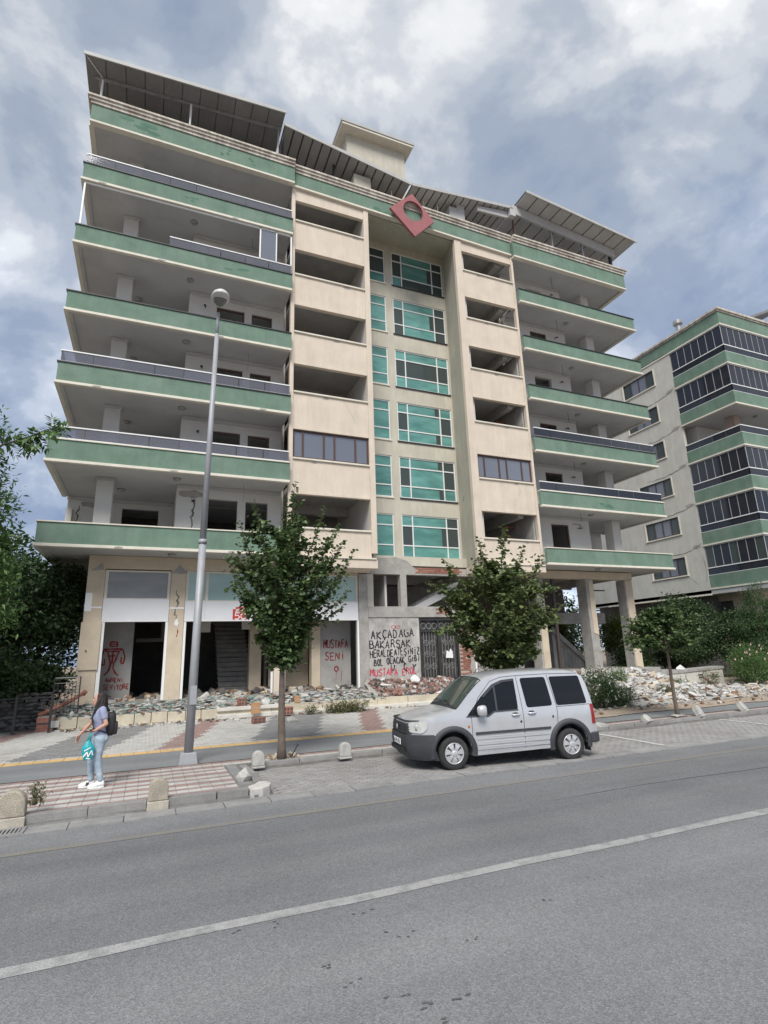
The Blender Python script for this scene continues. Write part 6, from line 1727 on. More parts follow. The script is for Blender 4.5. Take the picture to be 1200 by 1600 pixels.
def bush(name, label, cat, c, r, n, leaf, m, seed, kind='clump', stems=5, grp=None, flowers=None, squash=0.0, hang=0.0):
    """leaves gathered in tufts through an uneven volume, with stems showing in the gaps"""
    rr = random.Random(seed)
    t = thing(name, label, cat, (c[0], c[1], c[2]-r[2]*0.9), grp)
    off = Vector((seed*1.7, seed*0.9, seed*2.3))
    tufts = []
    while len(tufts) < max(14, n//26):
        v = Vector((rr.uniform(-1, 1), rr.uniform(-1, 1), rr.uniform(-1, 1)))
        if v.length > 1 or v.length < 0.05: continue
        lim = 0.72+0.42*mnoise.noise(v.normalized()*2.1+off)
        if v.length > lim: continue
        v = v*(0.55+0.45*v.length)**-0.35
        tufts.append(Vector((v.x*r[0], v.y*r[1], v.z*r[2])))
    lp_, lf_ = leaf_pts(1.0, kind)
    mb = MB()
    cc = Vector(c)
    st_ = MB()
    for k in range(n):
        tf = tufts[rr.randrange(len(tufts))]
        sp = 0.16*min(r)*rr.uniform(0.4, 1.3)+leaf*0.6
        p = cc+tf+Vector((rr.gauss(0, 1), rr.gauss(0, 1), rr.gauss(0, 0.8)))*sp
        d = (tf.normalized()*0.6+Vector((rr.gauss(0, 0.6), rr.gauss(0, 0.6), rr.gauss(0.1-hang, 0.5)))).normalized()
        s = leaf*rr.uniform(0.6, 1.3)
        F = frame(d, Vector((0, 0, 1)), rr.uniform(-0.9, 0.9))
        mb.add([p+F @ (Vector(q)*s) for q in lp_], lf_)
    mb.build('foliage', m, t, kind='stuff')
    base = Vector((c[0], c[1], c[2]-r[2]*0.95))
    for k in range(stems):
        tf = cc+tufts[rr.randrange(len(tufts))]*0.8
        b0 = base+Vector((rr.gauss(0, r[0]*0.12), rr.gauss(0, r[1]*0.12), 0))
        m_ = b0.lerp(tf, 0.5)+Vector((0, 0, 0.2*r[2]))
        MB().tube([b0, m_, tf], [0.025+0.012*r[2], 0.016+0.006*r[2], 0.006], 6).build('stem', M['bark'], t, smooth=True)
    if flowers:
        fm, fn, fs = flowers
        for k in range(fn):
            v = Vector((rr.gauss(0, 0.6), -abs(rr.gauss(0.6, 0.3)), rr.gauss(0.35, 0.5))).normalized()
            p = cc+Vector((v.x*r[0], v.y*r[1], v.z*r[2]))*rr.uniform(0.85, 1.05)
            f = MB()
            for q in range(6):
                a = q*pi/3
                dd = Vector((cos(a), -0.5, sin(a))).normalized()
                F = frame(dd, Vector((0, -1, 0)), 0)
                f.add([p+F @ (Vector(w)*fs) for w in lp_ if True], lf_) if kind != 'x' else None
            f.build('flower', M[fm], t)
    return t
def tree(name, label, base, h, blobs, n, leaf, m, seed, grp=None, kind='clump', trunk=0.14):
    """blobs: (dx,dy,z,rx,ry,rz) lobes of the crown"""
    rr = random.Random(seed)
    t = thing(name, label, 'tree', base, grp)
    bx, by, bz = base
    MB().tube([(bx, by, bz), (bx+0.05, by, bz+h*0.3), (bx-0.05, by+0.05, bz+h*0.6), (bx, by, bz+h*0.85)], [trunk*1.2, trunk, trunk*0.7, trunk*0.3], 9).build('trunk', M['bark'], t, smooth=True)
    lp_, lf_ = leaf_pts(1.0, kind)
    tot = sum(b[3]*b[4]*b[5] for b in blobs)
    lb = MB()
    fo = MB()
    for i, (dx, dy, z, rx, ry, rz) in enumerate(blobs):
        c = Vector((bx+dx, by+dy, z))
        off = Vector((seed+i*3.1, i*1.7, seed*0.7))
        lb.tube([(bx, by, bz+(z-bz)*0.45), (bx+dx*0.5, by+dy*0.5, bz+(z-bz)*0.8), c], [trunk*0.5, trunk*0.35, 0.02], 6)
        k = max(60, int(n*(rx*ry*rz/tot)**0.8/len(blobs)**0.2))
        tufts = []
        while len(tufts) < k//24+6:
            v = Vector((rr.uniform(-1, 1), rr.uniform(-1, 1), rr.uniform(-1, 1)))
            if v.length > 1 or v.length < 0.25: continue
            if v.length > 0.78+0.4*mnoise.noise(v.normalized()*2.4+off): continue
            v *= v.length**-0.4
            tufts.append(Vector((v.x*rx, v.y*ry, v.z*rz)))
        for q in range(k):
            tf = tufts[rr.randrange(len(tufts))]
            p = c+tf+Vector((rr.gauss(0, 1), rr.gauss(0, 1), rr.gauss(0, 0.7)))*(0.13*min(rx, ry, rz)+leaf*0.5)
            d = (tf.normalized()*0.5+Vector((rr.gauss(0, 0.6), rr.gauss(0, 0.6), rr.gauss(-0.1, 0.5)))).normalized()
            s = leaf*rr.uniform(0.6, 1.3)
            F = frame(d, Vector((0, 0, 1)), rr.uniform(-0.9, 0.9))
            fo.add([p+F @ (Vector(w)*s) for w in lp_], lf_)
    lb.build('limbs', M['bark'], t, smooth=True)
    fo.build('crown', m, t, kind='stuff')
    return t
# left edge
tree('ash_tree', 'tall fresh-green tree with feathery leaves in front of the dark trees', (-5.0, 18.4, 0.3), 9.0, [(-0.1,0,8.9,0.75,0.8,0.85), (-0.3,0.1,7.8,1.05,1.1,1.0), (0.0,0,6.6,1.15,1.2,1.1), (0.25,0,5.4,1.2,1.2,1.1), (0.45,0,4.1,1.15,1.1,1.1), (-1.2,0,5.5,1.3,1.3,2.2), (-0.5,0.3,3.0,1.5,1.2,1.1)], 30000, 0.17, M['mid'], 31, None, 'lance', 0.15)
ab = [(-5.0, 18.4, 8.0), (-4.4, 18.3, 8.65), (-3.75, 18.2, 8.95), (-3.3, 18.1, 9.2), (-2.95, 18.1, 9.25)]
at_ = thing('ash_branch', 'outstretched leafy branch reaching across the second balcony corner', 'branch', (-4.5, 18.4, 8.6))
MB().tube(ab, [0.04, 0.032, 0.022, 0.014, 0.008], 6).build('twig', M['bark'], at_, smooth=True)
rr = random.Random(8)
bl = MB(); lp_, lf_ = leaf_pts(1.0, 'lance')
for i in range(22):
    f = rr.uniform(0.1, 1.0)*(len(ab)-1)
    k = min(int(f), len(ab)-2)
    p0 = Vector(ab[k]).lerp(Vector(ab[k+1]), f-k)
    d = Vector((rr.uniform(-0.4, 0.8), rr.gauss(0, 0.5), rr.uniform(-1.0, 0.6))).normalized()
    L_ = rr.uniform(0.28, 0.45)
    for j in range(6):
        p = p0+d*L_*j/5+Vector((0, 0, -0.004*j*j))
        for s in ((-1, 1) if j < 5 else (-1, 0, 1)):
            dd = (d*0.8+d.cross(Vector((0, 1, 0.2))).normalized()*s+Vector((0, rr.gauss(0, 0.2), -0.15))).normalized()
            F = frame(dd, Vector((0, -0.5, 1)), rr.uniform(-0.5, 0.5))
            s_ = rr.uniform(0.17, 0.27)
            bl.add([p+F @ Vector((q[0]*s_*1.6, q[1]*s_, q[2]*s_)) for q in lp_], lf_)
bl.build('leaflets', M['mid'], at_, kind='stuff')
tree('dark_tree', 'dark dense tree pressed against the corner pillar of the wrecked shops', (-4.6, 23.0, 0.4), 5.5, [(0,0,5.0,1.6,1.4,1.3), (1.3,0.3,3.9,1.1,1.2,1.3), (-1.6,0,4.0,1.8,1.5,1.6), (0.6,-0.2,2.6,1.8,1.3,1.4), (1.5,0.4,5.2,0.7,0.8,0.8), (-1.4,-0.5,2.2,1.8,1.2,1.2)], 22000, 0.16, M['deep'], 33, None, 'clump', 0.15)
tree('dark_tree', 'dark tree standing behind the dense one at the corner pillar', (-7.4, 27.0, 0.4), 7.5, [(0,0,6.2,2.2,2,1.8), (2.6,0,4.4,1.9,1.8,1.8), (-2,0,4.5,2.2,2,2), (1.8,0,6.8,1.2,1.2,1.0), (3.8,0.5,5.2,1.1,1.2,1.0)], 16000, 0.20, M['deep'], 34)
tree('dark_tree', 'distant dark tree showing past the corner under the lowest balcony', (-6.5, 42.0, 0.4), 7.0, [(0,0,5.6,3.0,2,2.0), (4,0,4.6,2.2,2,1.8), (-4,0,5.0,3.0,2,2.0)], 9000, 0.30, M['deep'], 35)
bush('ivy_bush', 'shadowed bush hanging over the dry-stone wall', 'bush', (-5.0, 20.9, 1.9), (2.2, 0.6, 1.1), 6000, 0.12, M['deep'], 36)
bush('leafy_bush', 'lighter green bush low behind the black metal fence', 'bush', (-5.9, 19.6, 2.9), (1.3, 0.7, 1.3), 4500, 0.12, M['mid'], 37)
bush('weed_tuft', 'grey-green weed tuft growing by the broad beige bollard', 'weed', (-1.42, 10.5, 0.40), (0.13, 0.10, 0.15), 260, 0.06, M['drygrass'], 38, 'lance', 3)
bush('weed_tuft', 'dry straggly weeds at the foot of the plinth before the graffiti wall', 'weed', (6.8, 20.0, 0.42), (0.95, 0.22, 0.26), 2200, 0.10, M['drygrass'], 39, 'lance', 6)
bush('weed_tuft', 'thin dry weeds on the step beside the leaning hollow brick', 'weed', (5.5, 20.1, 0.42), (0.28, 0.15, 0.2), 350, 0.08, M['drygrass'], 40, 'lance', 3)
# right side
bush('laurel_bush', 'dark glossy bush at the rear of the van', 'bush', (14.9, 16.0, 0.88), (0.95, 0.7, 0.70), 6500, 0.085, M['deep'], 41, 'lance', 7, None, ('petalw', 14, 0.05))
bush('laurel_bush', 'low dark shrub spreading between the rear-van bush and the rubble', 'bush', (15.8, 15.9, 0.58), (0.75, 0.5, 0.38), 3200, 0.08, M['deep'], 42, 'lance', 5)
bush('rose_bush', 'tall rose bush with pink blooms past the low white wall', 'bush', (27.6, 18.9, 1.25), (1.75, 0.9, 1.1), 8000, 0.10, M['mid'], 43, 'lance', 8, None, ('petal', 26, 0.085))
bush('grey_shrub', 'small grey-green shrub against the end of the low white wall', 'bush', (25.6, 19.8, 0.6), (0.6, 0.4, 0.45), 1400, 0.08, M['drygrass'], 44, 'lance', 4)
bush('dry_grass_tuft', 'yellow dry grass tuft on the lower rubble beside the white wall', 'weed', (19.2, 16.9, 0.5), (0.5, 0.3, 0.25), 1000, 0.10, M['drygrass'], 45, 'lance', 4)
bush('yellow_shrub', 'bright yellow-green shrub seen through the open ground floor', 'bush', (23.5, 28.4, 3.3), (1.3, 0.7, 1.1), 5000, 0.12, M['yellowgreen'], 46)
bush('yellow_shrub', 'yellow-green shrub just beyond the last bare column', 'bush', (26.4, 26.0, 2.9), (1.7, 0.9, 1.5), 6500, 0.12, M['yellowgreen'], 47)
bush('dark_shrub', 'dark shrub behind the bare columns', 'bush', (25.8, 24.6, 1.5), (1.6, 0.8, 0.75), 5000, 0.12, M['deep'], 48)
tree('garden_tree', 'leafy garden tree between the two buildings', (29.3, 23.8, 0.4), 4.6, [(0,0,4.2,1.4,1.2,1.0), (-1.6,0,3.4,1.5,1.2,1.2), (1.5,0,3.5,1.5,1.2,1.1), (0,-0.3,2.3,2.6,1.2,1.2)], 17000, 0.13, M['deep'], 49)
tree('garden_tree', 'lower dark tree in front of the neighbouring base wall', (32.4, 22.4, 0.4), 4.0, [(0,0,3.2,1.6,1.0,1.1), (-1.4,0,2.4,1.4,1.0,1.2), (1.4,0,2.6,1.6,1.0,1.2)], 11000, 0.13, M['deep'], 50)
tree('conifer_tree', 'green conifer standing before the corner of the neighbouring block', (31.4, 20.6, 0.3), 5.4, [(0,0,4.9,0.55,0.5,0.75), (0.1,0,4.0,1.1,0.9,0.9), (-0.5,0,3.1,1.4,1.0,0.9), (0.7,0,3.0,1.3,1.0,1.0), (0,-0.2,2.0,1.9,1.1,0.9)], 17000, 0.12, M['conifer'], 51, None, 'lance')
tree('conifer_tree', 'lower conifer half cut off beside the taller conifer', (34.2, 20.2, 0.3), 5.2, [(0,0,4.4,1.0,0.8,0.9), (0,0,3.2,1.6,1.0,1.1), (-0.5,0,2.1,1.8,1.1,1.0)], 9000, 0.12, M['conifer'], 52, None, 'lance')
bush('dark_shrub', 'dark low shrub behind the rose bush', 'bush', (30.0, 20.0, 1.2), (2.4, 0.8, 1.2), 8000, 0.11, M['deep'], 53)
hedge = bush('dark_shrub', 'row of dark shrubs below the neighbouring wall', 'bush', (31.0, 26.0, 2.2), (4.0, 1.0, 1.8), 9000, 0.16, M['deep'], 54)

tree('garden_tree', 'broad tree behind the open ground floor, between the bare columns', (24.5, 33.0, 0.8), 6.0, [(0,0,5.4,2.4,1.5,1.6), (-2.6,0,4.2,2.2,1.4,1.9), (2.8,0,4.4,2.4,1.4,1.9), (0.4,-0.4,2.6,3.6,1.2,1.6), (5.0,0,3.4,2.0,1.3,2.0)], 15000, 0.2, M['mid'], 61)

bush('dark_shrub', 'shadowed low shrub behind the dry-stone wall, under the balcony corner', 'bush', (-4.6, 24.5, 1.4), (2.2, 0.7, 1.2), 5000, 0.15, M['deep'], 62)
bush('dark_shrub', 'far dark hedge behind the dark trees by the corner pillar', 'bush', (-8.0, 34.0, 1.8), (6.0, 1.0, 1.9), 6000, 0.22, M['deep'], 63)

bush('dark_shrub', 'dark bush filling the gap behind the stone staircase', 'bush', (24.4, 30.0, 2.2), (2.6, 0.6, 2.2), 6000, 0.16, M['deep'], 64)

bush('green_sprout', 'small green plant growing out of the rubble heap near its crest', 'plant', (18.6, 18.6, 1.05), (0.45, 0.35, 0.35), 900, 0.09, M['mid'], 71, 'lance', 4)
bush('green_sprout', 'low green plant in the rubble between the shrubs and the garden wall', 'plant', (21.0, 17.6, 0.62), (0.5, 0.3, 0.28), 800, 0.09, M['mid'], 72, 'lance', 4)
# ================================================================== the silver van
VAN = thing('van', 'silver compact van with dark bumpers and tinted rear windows, parked at the kerb', 'van', (5.83, 10.45, 0.0))
M['silver'] = mat('silver_paint', (0.56, 0.57, 0.59), 0.30, 0.03, 1.0, 0.0, metal=0.35, dirt=(0.46, 0.45, 0.43), dscale=1.6, damt=0.4, coat=0.8)
M['bumper'] = mat('grey_black_plastic', (0.040, 0.043, 0.050), 0.6, 0.08, 3.0, 0.1, 90, dirt=(0.10, 0.095, 0.09), dscale=3.0, damt=0.35)
M['tyre'] = mat('tyre_rubber', (0.028, 0.028, 0.029), 0.85, 0.1, 6.0, 0.2, 60, dirt=(0.085, 0.08, 0.075), dscale=4.0, damt=0.4)
M['hubcap'] = mat('silver_hubcap', (0.55, 0.55, 0.56), 0.35, 0.05, 6.0, metal=0.4)
M['vglass'] = None
def auto_glass(name, col, alpha):
    m, n, b = new_mat(name)
    N, L = n.nodes, n.links
    b.inputs['Base Color'].default_value = (*col, 1); b.inputs['Roughness'].default_value = 0.05; b.inputs['Specular IOR Level'].default_value = 0.38
    tr = N.new('ShaderNodeBsdfTransparent'); tr.inputs[0].default_value = (0.55, 0.62, 0.58, 1)
    mx = N.new('ShaderNodeMixShader'); mx.inputs[0].default_value = alpha
    L.new(b.outputs[0], mx.inputs[1]); L.new(tr.outputs[0], mx.inputs[2]); L.new(mx.outputs[0], N['Material Output'].inputs[0])
    return m
M['vglass'] = auto_glass('tinted_side_glass', (0.012, 0.013, 0.016), 0.10)
M['wscreen'] = auto_glass('windscreen_glass', (0.020, 0.028, 0.025), 0.55)
M['lens'] = mat('headlamp_lens', (0.55, 0.56, 0.53), 0.18, 0.15, 9.0, coat=0.6)
M['redlens'] = mat('red_lens', (0.28, 0.015, 0.015), 0.2, 0.1, 9.0, coat=0.5)
M['orangelens'] = mat('orange_lens', (0.45, 0.13, 0.02), 0.3, 0.1, 9.0)
M['seat'] = mat('seat_fabric', (0.075, 0.08, 0.085), 0.9, 0.15, 6.0)
HW = 0.88
def interp(tab, x):
    if x <= tab[0][0]: return tab[0][1]
    for (a, p), (b, q) in zip(tab[:-1], tab[1:]):
        if x <= b: return p+(q-p)*(x-a)/(b-a)
    return tab[-1][1]
# body outline along its length (front wheel at 0, front is negative)
TOP = [(-0.86, 0.70), (-0.84, 0.86), (-0.78, 0.94), (-0.6, 1.005), (-0.3, 1.075), (0.0, 1.125), (0.10, 1.15), (0.20, 1.24), (0.40, 1.43), (0.60, 1.60), (0.74, 1.70), (0.90, 1.765), (1.2, 1.815), (1.7, 1.845), (2.4, 1.845), (2.9, 1.825), (3.10, 1.79), (3.2, 1.72), (3.26, 1.55), (3.30, 1.30), (3.33, 1.0), (3.35, 0.7)]
BOT = [(-0.86, 0.30), (-0.75, 0.22), (-0.5, 0.21), (0.3, 0.22), (2.3, 0.24), (3.1, 0.28), (3.35, 0.34)]
def halfw(x, z):
    """half width of the body at length x and height z"""
    w = HW-0.012
    if x < 0.0:  w -= 0.02*(-x/0.86)+0.34*max(0, (-x-0.36)/0.50)**2.0
    if x > 3.0:  w -= 0.05*((x-3.0)/0.35)**2
    w -= 0.03*max(0, (0.45-z)/0.25)**1.5                # tuck-under at the sill
    if z > 0.95: w -= 0.03*min(1, (z-0.95)/0.15)
    if z > 1.08: w -= 0.165*((z-1.08)/0.70)**1.15       # tumblehome of the cabin
    return w
def VW(x, y, z): return (x, y, z)
st_x = [-0.86,-0.855,-0.84,-0.81,-0.77,-0.7,-0.6,-0.5,-0.4,-0.3,-0.2,-0.1,0.0,0.06,0.12,0.18,0.24,0.32,0.40,0.48,0.56,0.64,0.72,0.80,0.9,1.0,1.2,1.4,1.6,1.8,2.0,2.2,2.4,2.6,2.8,2.9,3.0,3.08,3.14,3.19,3.23,3.26,3.29,3.31,3.33,3.345,3.35]
bv, bf = [], []
NS = 22
for x in st_x:
    zt, zb = interp(TOP, x), interp(BOT, x)
    ring = []
    for i in range(NS):                                  # from the bottom centre up the side to the top centre
        f = i/(NS-1)
        if f < 0.12: y, z = halfw(x, zb)*f/0.12*0.94, zb
        elif f < 0.80:
            g = (f-0.12)/0.68
            z = zb+(zt-0.045-zb)*g
            y = halfw(x, z)*(1-(0.06*(1-g/0.06) if g < 0.06 else 0))
        else:
            g = (f-0.80)/0.20
            wtop = halfw(x, zt-0.045)
            y = wtop*cos(g*pi/2)**0.55 if g < 1 else 0
            z = zt-0.045+0.045*sin(g*pi/2)**0.7
            z += 0.035*(1-(y/max(wtop, 0.01))**2)*(1 if x > 0.7 else 0.55)
        ring.append((x, -y, z))
    bv.append(ring)
mb = MB()
nst = len(st_x)
flat = [p for r in bv for p in r]
mir = [(p[0], -p[1], p[2]) for p in flat]
fs = []
for i in range(nst-1):
    for k in range(NS-1):
        fs.append((i*NS+k, (i+1)*NS+k, (i+1)*NS+k+1, i*NS+k+1))
mb.add(flat, [tuple(reversed(f)) for f in fs])
mb.add(mir, fs)
mb.add(bv[0]+[(p[0], -p[1], p[2]) for p in bv[0]], [tuple(range(NS))+tuple(range(2*NS-1, NS-1, -1))])
mb.add(bv[-1]+[(p[0], -p[1], p[2]) for p in bv[-1]], [tuple(reversed(tuple(range(NS))+tuple(range(2*NS-1, NS-1, -1))))])
ang = atan2(-0.15, 0.988)
VO = Vector((5.83, 10.45, 0))+0.87*Vector((0.150, 0.988, 0))
VAN.location = VO; VAN.rotation_euler = (0, 0, ang); ORG[VAN.name] = Vector((0, 0, 0))
body_me = mb.mesh('body', M['silver'], smooth=True)
bm = bmesh.new(); bm.from_mesh(body_me)
bmesh.ops.remove_doubles(bm, verts=bm.verts, dist=0.0008)
bmesh.ops.recalc_face_normals(bm, faces=bm.faces)
bm.to_mesh(body_me); bm.free()
body = inst('body', body_me, (0, 0, 0), VAN)
# cut the wheel arches and the windscreen / side window openings
cut = MB()
for wx in (0.0, 2.665):
    for s in (-1, 1):
        cut.lathe((wx, s*0.80, 0.33), [(0.395, -0.28), (0.395, 0.28)], 28, 'y')
cut_me = cut.mesh('arch_cutter', M['bumper'])
bmc = bmesh.new(); bmc.from_mesh(cut_me); bmesh.ops.recalc_face_normals(bmc, faces=bmc.faces); bmc.to_mesh(cut_me); bmc.free()
cutter = inst('arch_cutter', cut_me, (0, 0, 0), VAN)
mdf = body.modifiers.new('arches', 'BOOLEAN'); mdf.operation = 'DIFFERENCE'; mdf.object = cutter; mdf.solver = 'EXACT'
bpy.context.view_layer.update()
ev = body.evaluated_get(bpy.context.evaluated_depsgraph_get())
nm = bpy.data.meshes.new_from_object(ev)
body.modifiers.clear(); body.data = nm; nm.name = 'body'
bpy.data.objects.remove(cutter)
nm.polygons.foreach_set('use_smooth', [True]*len(nm.polygons))
if hasattr(nm, 'set_sharp_from_angle'): nm.set_sharp_from_angle(angle=radians(32))
if len(nm.materials) < 2: nm.materials.append(M['bumper'])
for p in nm.polygons:                                    # inside of the arches and the floor are dark
    c, n_ = p.center, p.normal
    for wx in (0.0, 2.665):
        r_ = sqrt((c.x-wx)**2+(c.z-0.33)**2)
        if abs(r_-0.395) < 0.012 and abs(c.y) > 0.5: p.material_index = 1
        if abs(abs(c.y)-0.52) < 0.01 and r_ < 0.4: p.material_index = 1
    if n_.z < -0.8 and c.z < 0.4: p.material_index = 1
def VP(name, mb, m, parent=VAN, **k): return mb.build(name, M[m] if isinstance(m, str) else m, parent, **k)
def side_panel(mb, outline, off, s=-1, thick=0.012, nz=5):
    """outline (x,z) laid onto the body side, standing off by off: subdivided so it follows the tumblehome"""
    import mathutils
    # fan strips in z
    zs_ = [p[1] for p in outline]
    bm = bmesh.new()
    vs = [bm.verts.new((p[0], 0, p[1])) for p in outline]
    f = bm.faces.new(vs)
    z0, z1 = min(zs_), max(zs_)
    for i in range(1, nz):
        z = z0+(z1-z0)*i/nz
        bmesh.ops.bisect_plane(bm, geom=list(bm.verts)+list(bm.edges)+list(bm.faces), plane_co=(0, 0, z), plane_no=(0, 0, 1))
    x0, x1 = min(p[0] for p in outline), max(p[0] for p in outline)
    nx = max(1, int((x1-x0)/0.25))
    for i in range(1, nx):
        bmesh.ops.bisect_plane(bm, geom=list(bm.verts)+list(bm.edges)+list(bm.faces), plane_co=(x0+(x1-x0)*i/nx, 0, 0), plane_no=(1, 0, 0))
    bm.verts.index_update()
    V = [(v.co.x, s*(halfw(v.co.x, v.co.z)+off), v.co.z) for v in bm.verts]
    F = [tuple(v.index for v in f_.verts) for f_ in bm.faces]
    E = [(e.verts[0].index, e.verts[1].index) for e in bm.edges if len(e.link_faces) == 1]
    n = len(V)
    V2 = [(x, y-s*thick, z) for x, y, z in V]
    mb.add(V+V2, F+[tuple(n+i for i in reversed(f)) for f in F]+[(a, b, n+b, n+a) for a, b in E])
    bm.free()
    return mb
def rounded(pts, r=0.05, n=4):
    out_ = []
    N_ = len(pts)
    for i in range(N_):
        p, a, b = Vector(pts[i]), Vector(pts[i-1]), Vector(pts[(i+1) % N_])
        r1 = min(r, (a-p).length*0.45, (b-p).length*0.45)
        q0, q1 = p+(a-p).normalized()*r1, p+(b-p).normalized()*r1
        for k in range(n+1):
            t = k/n
            out_.append(tuple(q0*(1-t)**2+p*2*t*(1-t)+q1*t*t))
    return out_
for s in (-1, 1):
    win = rounded([(0.33, 1.01), (0.80, 1.0), (0.94, 1.075), (1.50, 1.085), (1.515, 1.70), (1.22, 1.68), (0.98, 1.60), (0.68, 1.36)], 0.04)
    w = VP('front_side_window', side_panel(MB(), win, 0.006, s), 'vglass')
    VP('window_bar', side_panel(MB(), [(0.99, 1.08), (1.03, 1.08), (1.04, 1.60), (1.0, 1.585)], 0.010, s, 0.01), 'bumper', w)
    VP('rain_deflector', side_panel(MB(), rounded([(0.70, 1.36), (0.98, 1.60), (1.22, 1.68), (1.515, 1.70), (1.513, 1.655), (1.24, 1.635), (1.02, 1.565), (0.76, 1.36)], 0.02), 0.016, s, 0.012), 'bumper', w)
    VP('window_sill_strip', side_panel(MB(), [(0.30, 0.985), (0.81, 0.97), (0.95, 1.05), (1.50, 1.06), (1.50, 1.085), (0.94, 1.075), (0.80, 1.0), (0.33, 1.01)], 0.012, s, 0.012), 'bumper', w)
    VP('rear_door_window', side_panel(MB(), rounded([(1.71, 1.10), (2.32, 1.115), (2.265, 1.705), (1.66, 1.70)], 0.06), 0.006, s), 'vglass')
    VP('quarter_window', side_panel(MB(), rounded([(2.425, 1.11), (3.17, 1.12), (3.10, 1.70), (2.365, 1.705)], 0.05), 0.006, s), 'vglass')
    for pts in ([(0.43, 0.30), (0.42, 0.98)], [(1.595, 0.30), (1.60, 1.08), (1.575, 1.74)], [(2.38, 0.64), (2.415, 1.08), (2.325, 1.74)], [(2.42, 1.085), (3.24, 1.10)], [(0.44, 0.985), (0.62, 1.34), (0.95, 1.66), (1.2, 1.735), (1.57, 1.755), (2.32, 1.765), (3.08, 1.75)]):
        g = MB()
        for a, b in zip(pts[:-1], pts[1:]):
            n = 6
            for k in range(n):
                p = (a[0]+(b[0]-a[0])*k/n, a[1]+(b[1]-a[1])*k/n); q = (a[0]+(b[0]-a[0])*(k+1)/n, a[1]+(b[1]-a[1])*(k+1)/n)
                d = Vector((q[0]-p[0], q[1]-p[1])).normalized()*0.005
                c4 = [(p[0]-d.y, p[1]+d.x), (p[0]+d.y, p[1]-d.x), (q[0]+d.y, q[1]-d.x), (q[0]-d.y, q[1]+d.x)]
                g.add([(x, s*(halfw(x, z)+0.0035), z) for x, z in c4], [(0, 1, 2, 3)])
        VP('panel_gap', g, 'blackspray')
    for z in (0.66,):
        VP('side_moulding', side_panel(MB(), rounded([(0.49, 0.635), (2.20, 0.655), (2.22, 0.70), (0.49, 0.685)], 0.015), 0.022, s, 0.02, 2), 'bumper')
    for z in (0.575, 0.475, 0.385):
        VP('pressed_ridge', side_panel(MB(), [(0.52, z-0.032), (2.16, z-0.02), (2.165, z+0.020), (0.52, z+0.010)], 0.012, s, 0.014, 2), 'silver', bevel=0.006)
    VP('sill', side_panel(MB(), [(0.46, 0.25), (2.17, 0.28), (2.16, 0.335), (0.47, 0.315)], 0.016, s, 0.02, 2), 'silver', bevel=0.006)
    for hx, hz in ((1.42, 0.985), (1.80, 1.0)):
        h = MB()
        y_ = s*(halfw(hx, hz)+0.018)
        h.tube([(hx-0.085, y_-s*0.01, hz-0.012), (hx-0.06, y_+s*0.014, hz-0.012), (hx+0.06, y_+s*0.014, hz-0.008), (hx+0.09, y_-s*0.01, hz-0.004)], [0.02, 0.022, 0.022, 0.02], 8)
        hn_ = VP('door_handle', h, 'silver', smooth=True)
        VP('recess', MB().prism([(hx+0.07*cos(q*pi/6), hz+0.016+0.022*sin(q*pi/6)) for q in range(12)], 'y', *sorted((s*(halfw(hx, hz)+0.004), s*(halfw(hx, hz)+0.001)))), 'blackspray', hn_)
    for hx, hz in ((1.535, 0.835), (2.29, 0.895)):
        VP('lock', MB().prism([(hx+0.02*cos(q*pi/5), hz+0.026*sin(q*pi/5)) for q in range(10)], 'y', *sorted((s*(halfw(hx, hz)+0.008), s*(halfw(hx, hz)-0.005)))), 'blackspray')
    VP('side_repeater', MB().prism([(0.35+0.022*cos(q*pi/5), 0.80+0.026*sin(q*pi/5)) for q in range(10)], 'y', *sorted((s*(halfw(0.35, 0.80)+0.010), s*(halfw(0.35, 0.8)-0.005)))), 'orangelens')
    # arch flares
    for wx, z0f, z0r in ((0.0, 0.24, 0.26), (2.665, 0.30, 0.34)):
        fl = MB(); vs = []
        n = 22
        a0, a1 = -0.22, pi+0.22
        for i in range(n+1):
            a = a0+(a1-a0)*i/n
            for r_, o in ((0.392, 0.002), (0.392, 0.030), (0.44, 0.034), (0.50, 0.016), (0.502, 0.001)):
                x, z = wx+r_*1.02*cos(a), 0.335+r_*sin(a)
                yy = halfw(min(max(x, -0.6), 3.2), max(z, 0.3))
                vs.append((x, s*(max(yy, 0.80)+o), z))
        m5 = 5
        fsx = [(i*m5+k, i*m5+k+1, (i+1)*m5+k+1, (i+1)*m5+k) for i in range(n) for k in range(m5-1)]
        fl.add(vs, fsx)
        VP('wheel_arch_trim', fl, 'bumper', smooth=True)
    # wheels
    for wx in (0.0, 2.665):
        cy_ = s*0.775
        wr = 0.315
        tp = [(0.20, -0.095), (0.235, -0.105), (0.29, -0.10), (0.308, -0.085), (wr, -0.05), (wr, 0.05), (0.308, 0.085), (0.29, 0.10), (0.235, 0.105), (0.20, 0.095)]
        wl = MB().lathe((wx, cy_, wr), tp, 36, 'y')
        wt = VP('wheel', wl, 'tyre', smooth=True)
        o = s
        rim = MB().lathe((wx, cy_, wr), [(0.205, o*0.095), (0.200, o*0.112), (0.186, o*0.110), (0.178, o*0.085), (0.172, o*0.06)], 36, 'y')
        VP('rim', rim, 'hubcap', wt, smooth=True)
        VP('wheel_well', MB().lathe((wx, cy_, wr), [(0.0, o*0.050), (0.195, o*0.052), (0.195, o*0.06), (0.0, o*0.058)], 24, 'y'), 'blackspray', wt)
        sp = MB()
